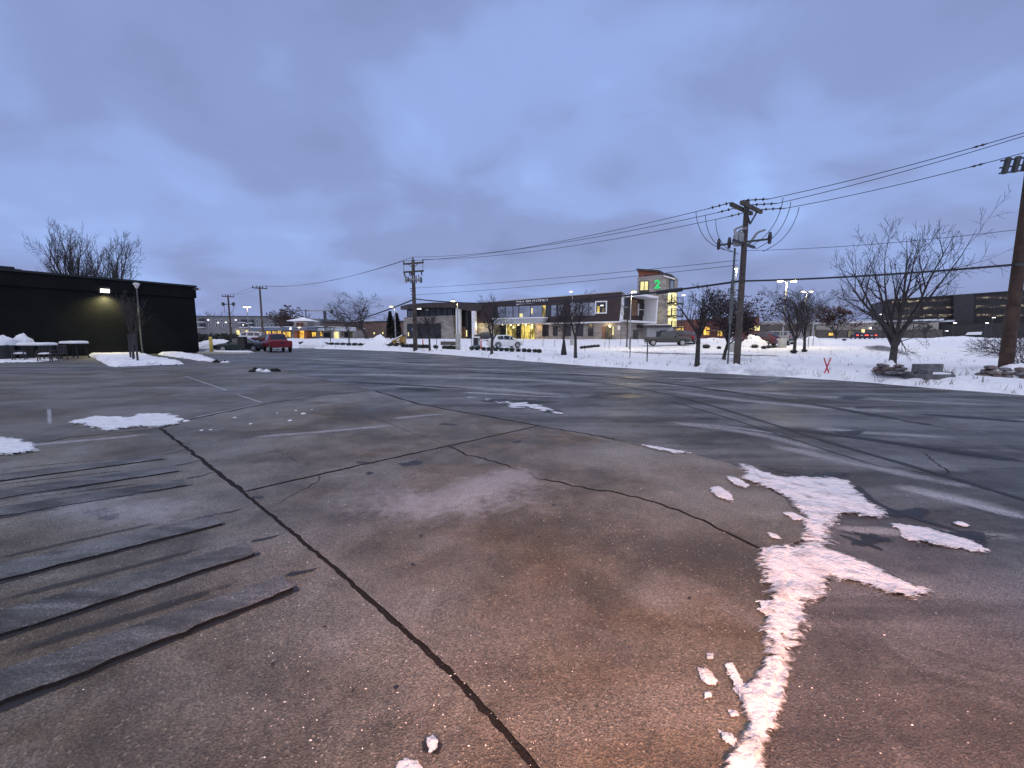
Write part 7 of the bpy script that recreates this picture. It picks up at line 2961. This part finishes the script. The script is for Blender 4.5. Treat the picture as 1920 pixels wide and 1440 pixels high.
mb = MB()
mb.prism([LP(749, 645), LP(757, 645), LP(757, 630), LP(752, 631), LP(748, 638)], (0, 1.4, 0))
mb.build('body', 'machine_yellow', ld)
mb = MB()
mb.prism([LP(752, 632), LP(757.5, 631), LP(757.5, 627), LP(754, 628)], (0, 1.3, 0))
mb.build('cab', 'frame_dark', ld)
for dy in (-0.15, 1.5):
    mb = MB()
    mb.bar(LP(754, 630, dy), LP(735, 640, dy), 0.14, 0.26)
    ar = mb.build('lift_arm', 'machine_yellow', ld)
    mb = MB()
    mb.bar(LP(754, 629, dy) + Vector((0, 0, .06)), LP(736, 638.7, dy) + Vector((0, 0, .06)), 0.16, 0.10)
    mb.build('arm_snow', 'snow', ar)
    mb = MB()
    mb.bar(LP(749, 638, dy), LP(738, 643.5, dy), 0.12, 0.2)
    mb.build('lower_arm', 'machine_yellow', ld)
mb = MB()
mb.prism([LP(728, 646), LP(738, 646), LP(737, 638), LP(734, 641), (LP(728, 645))], (0, 1.7, 0))
mb.build('bucket', 'dark_metal', ld)
for u in (745, 754):
    for dy in (-0.2, 1.45):
        c = LP(u, 646, dy)
        mb = MB()
        mb.tube([c, c + Vector((0, 0.25, 0))], 0.3, 14)
        mb.build('wheel', 'tyre', ld)
# small white cab machine before the entry
p = T(893, 654)
cm_ = thing('cab_machine', p, 'small white cab machine with a snowy roof before the station entry', 'machine')
a, b = P(887, 654, p.y), P(900, 631, p.y)
W_, H_ = b.x - a.x, b.z - p.z
mb = MB()
mb.box((p.x, p.y, p.z + H_ * 0.18), (W_ * 0.8, 1.0, H_ * 0.22))
mb.build('base', 'blue_roof', cm_)
for sx in (-1, 1):
    for sy in (-1, 1):
        mb = MB()
        mb.bar((p.x + sx * W_ * 0.36, p.y + sy * 0.45, p.z + H_ * 0.28), (p.x + sx * W_ * 0.36, p.y + sy * 0.45, p.z + H_ * 0.9), 0.1)
        mb.build('cab_post', 'grey_metal', cm_)
mb = MB()
mb.box((p.x, p.y, p.z + H_ * 0.6), (W_ * 0.55, 0.7, H_ * 0.6))
mb.build('cab_glass', 'dark_glass', cm_)
mb = MB()
mb.box((p.x, p.y, p.z + H_ * 0.95), (W_, 1.15, H_ * 0.1))
mb.build('roof', 'snow', cm_, bevel=0.03)
for sx in (-1, 1):
    mb = MB()
    mb.tube([(p.x + sx * W_ * 0.42 - 0.1, p.y, p.z + 0.2), (p.x + sx * W_ * 0.42 + 0.1, p.y, p.z + 0.2)], 0.26, 12)
    mb.build('wheel', 'tyre', cm_)
# orange marker posts and cones
for u, vb, vt, lab in ((793, 647, 634, 'red marker post before the station bay door'), (833, 645, 638, 'red barrier drum beside the planter wall'), (902, 653, 634, 'red marker post right of the small cab machine')):
    p = T(u, vb)
    t = thing('marker_post', p, lab, 'post', 'red marker posts')
    h = P(u, vt, p.y).z - p.z
    mb = MB()
    mb.lathe([(0.22, -0.05), (0.22, 0.06), (0.09, 0.1), (0.07, h), (0.03, h + 0.03)], 10, p)
    mb.build('post', 'red_paint', t)
    mb = MB()
    mb.lathe([(0.082, h * 0.72), (0.082, h * 0.86)], 10, p)
    mb.build('reflective_band', 'white_paint', t)
# low planter wall between pole and lamp
p0, p1 = T(828, 647), T(858, 647.5)
mb = MB()
mb.bar(p0 + Vector((0, 0, .25)), p1 + Vector((0, 0, .25)), 0.5, 0.6)
tag(mb.build('planter_wall', 'tan_dark', bevel=0.04), 'low brown planter wall before the station columns', 'wall')

# ================================================================== LAMP BEHIND THE VIEWER (its warm light falls on the near pavement)
wp = thing('sign_lamp', (1.5, -2.0, 0), 'short post lamp with a red-orange shade behind the viewer', 'lamp')
mb = MB()
mb.tube([(1.5, -2.0, 0), (1.5, -2.0, 2.6)], 0.05, 8)
mb.build('post', 'dark_metal', wp)
mb = MB()
mb.bar((1.5, -2.0, 2.6), (1.5, -1.3, 2.7), 0.05)
mb.build('arm', 'dark_metal', wp)
mb = MB()
mb.lathe([(0.10, 0.18), (0.16, 0.10), (0.22, -0.06)], 16, (1.5, -1.3, 2.6))
mb.build('shade', 'red_paint', wp, True)
spot = point_light('sign_lamp_light', (1.5, -1.3, 2.5), 2100, (1.0, 0.41, 0.19), 0.12, wp, spot=R(86))
tgt = Vector((1.05, 1.7, 0.0)) - Vector((1.5, -1.3, 2.5))
spot.rotation_euler = tgt.to_track_quat('-Z', 'Y').to_euler()

# ================================================================== DRY WEEDS POKING THROUGH THE SNOW
r = random.Random(77)
mb = MB()
for i in range(330):
    u = r.uniform(560, 1920)
    k0 = np.interp(u, [p[0] for p in edge_px[::-1]], [p[1] for p in edge_px[::-1]])
    v = k0 - r.uniform(2, 4 + (k0 - 640) * 0.75)
    if v < 643:
        continue
    p = T(u, v)
    for j in range(r.randint(2, 5)):
        h = r.uniform(0.08, 0.30)
        d = Vector((r.uniform(-.12, .12), r.uniform(-.12, .12), 0))
        q = p + Vector((r.uniform(-.1, .1), r.uniform(-.1, .1), -0.03))
        w_ = 0.010
        mb.add([q - Vector((w_, 0, 0)), q + Vector((w_, 0, 0)), q + d + Vector((0, 0, h)), q + d * 0.5 + Vector((0, 0.01, h * 0.5))], [(0, 1, 2), (0, 3, 2)])
mat('dry_grass', (0.13, 0.10, 0.07), 0.9, 0.3, 8)
tag(stuff(mb.build('dry_weeds', 'dry_grass', fixn=False)), 'sparse dry weed stalks poking through the snow along the lot', 'weeds')
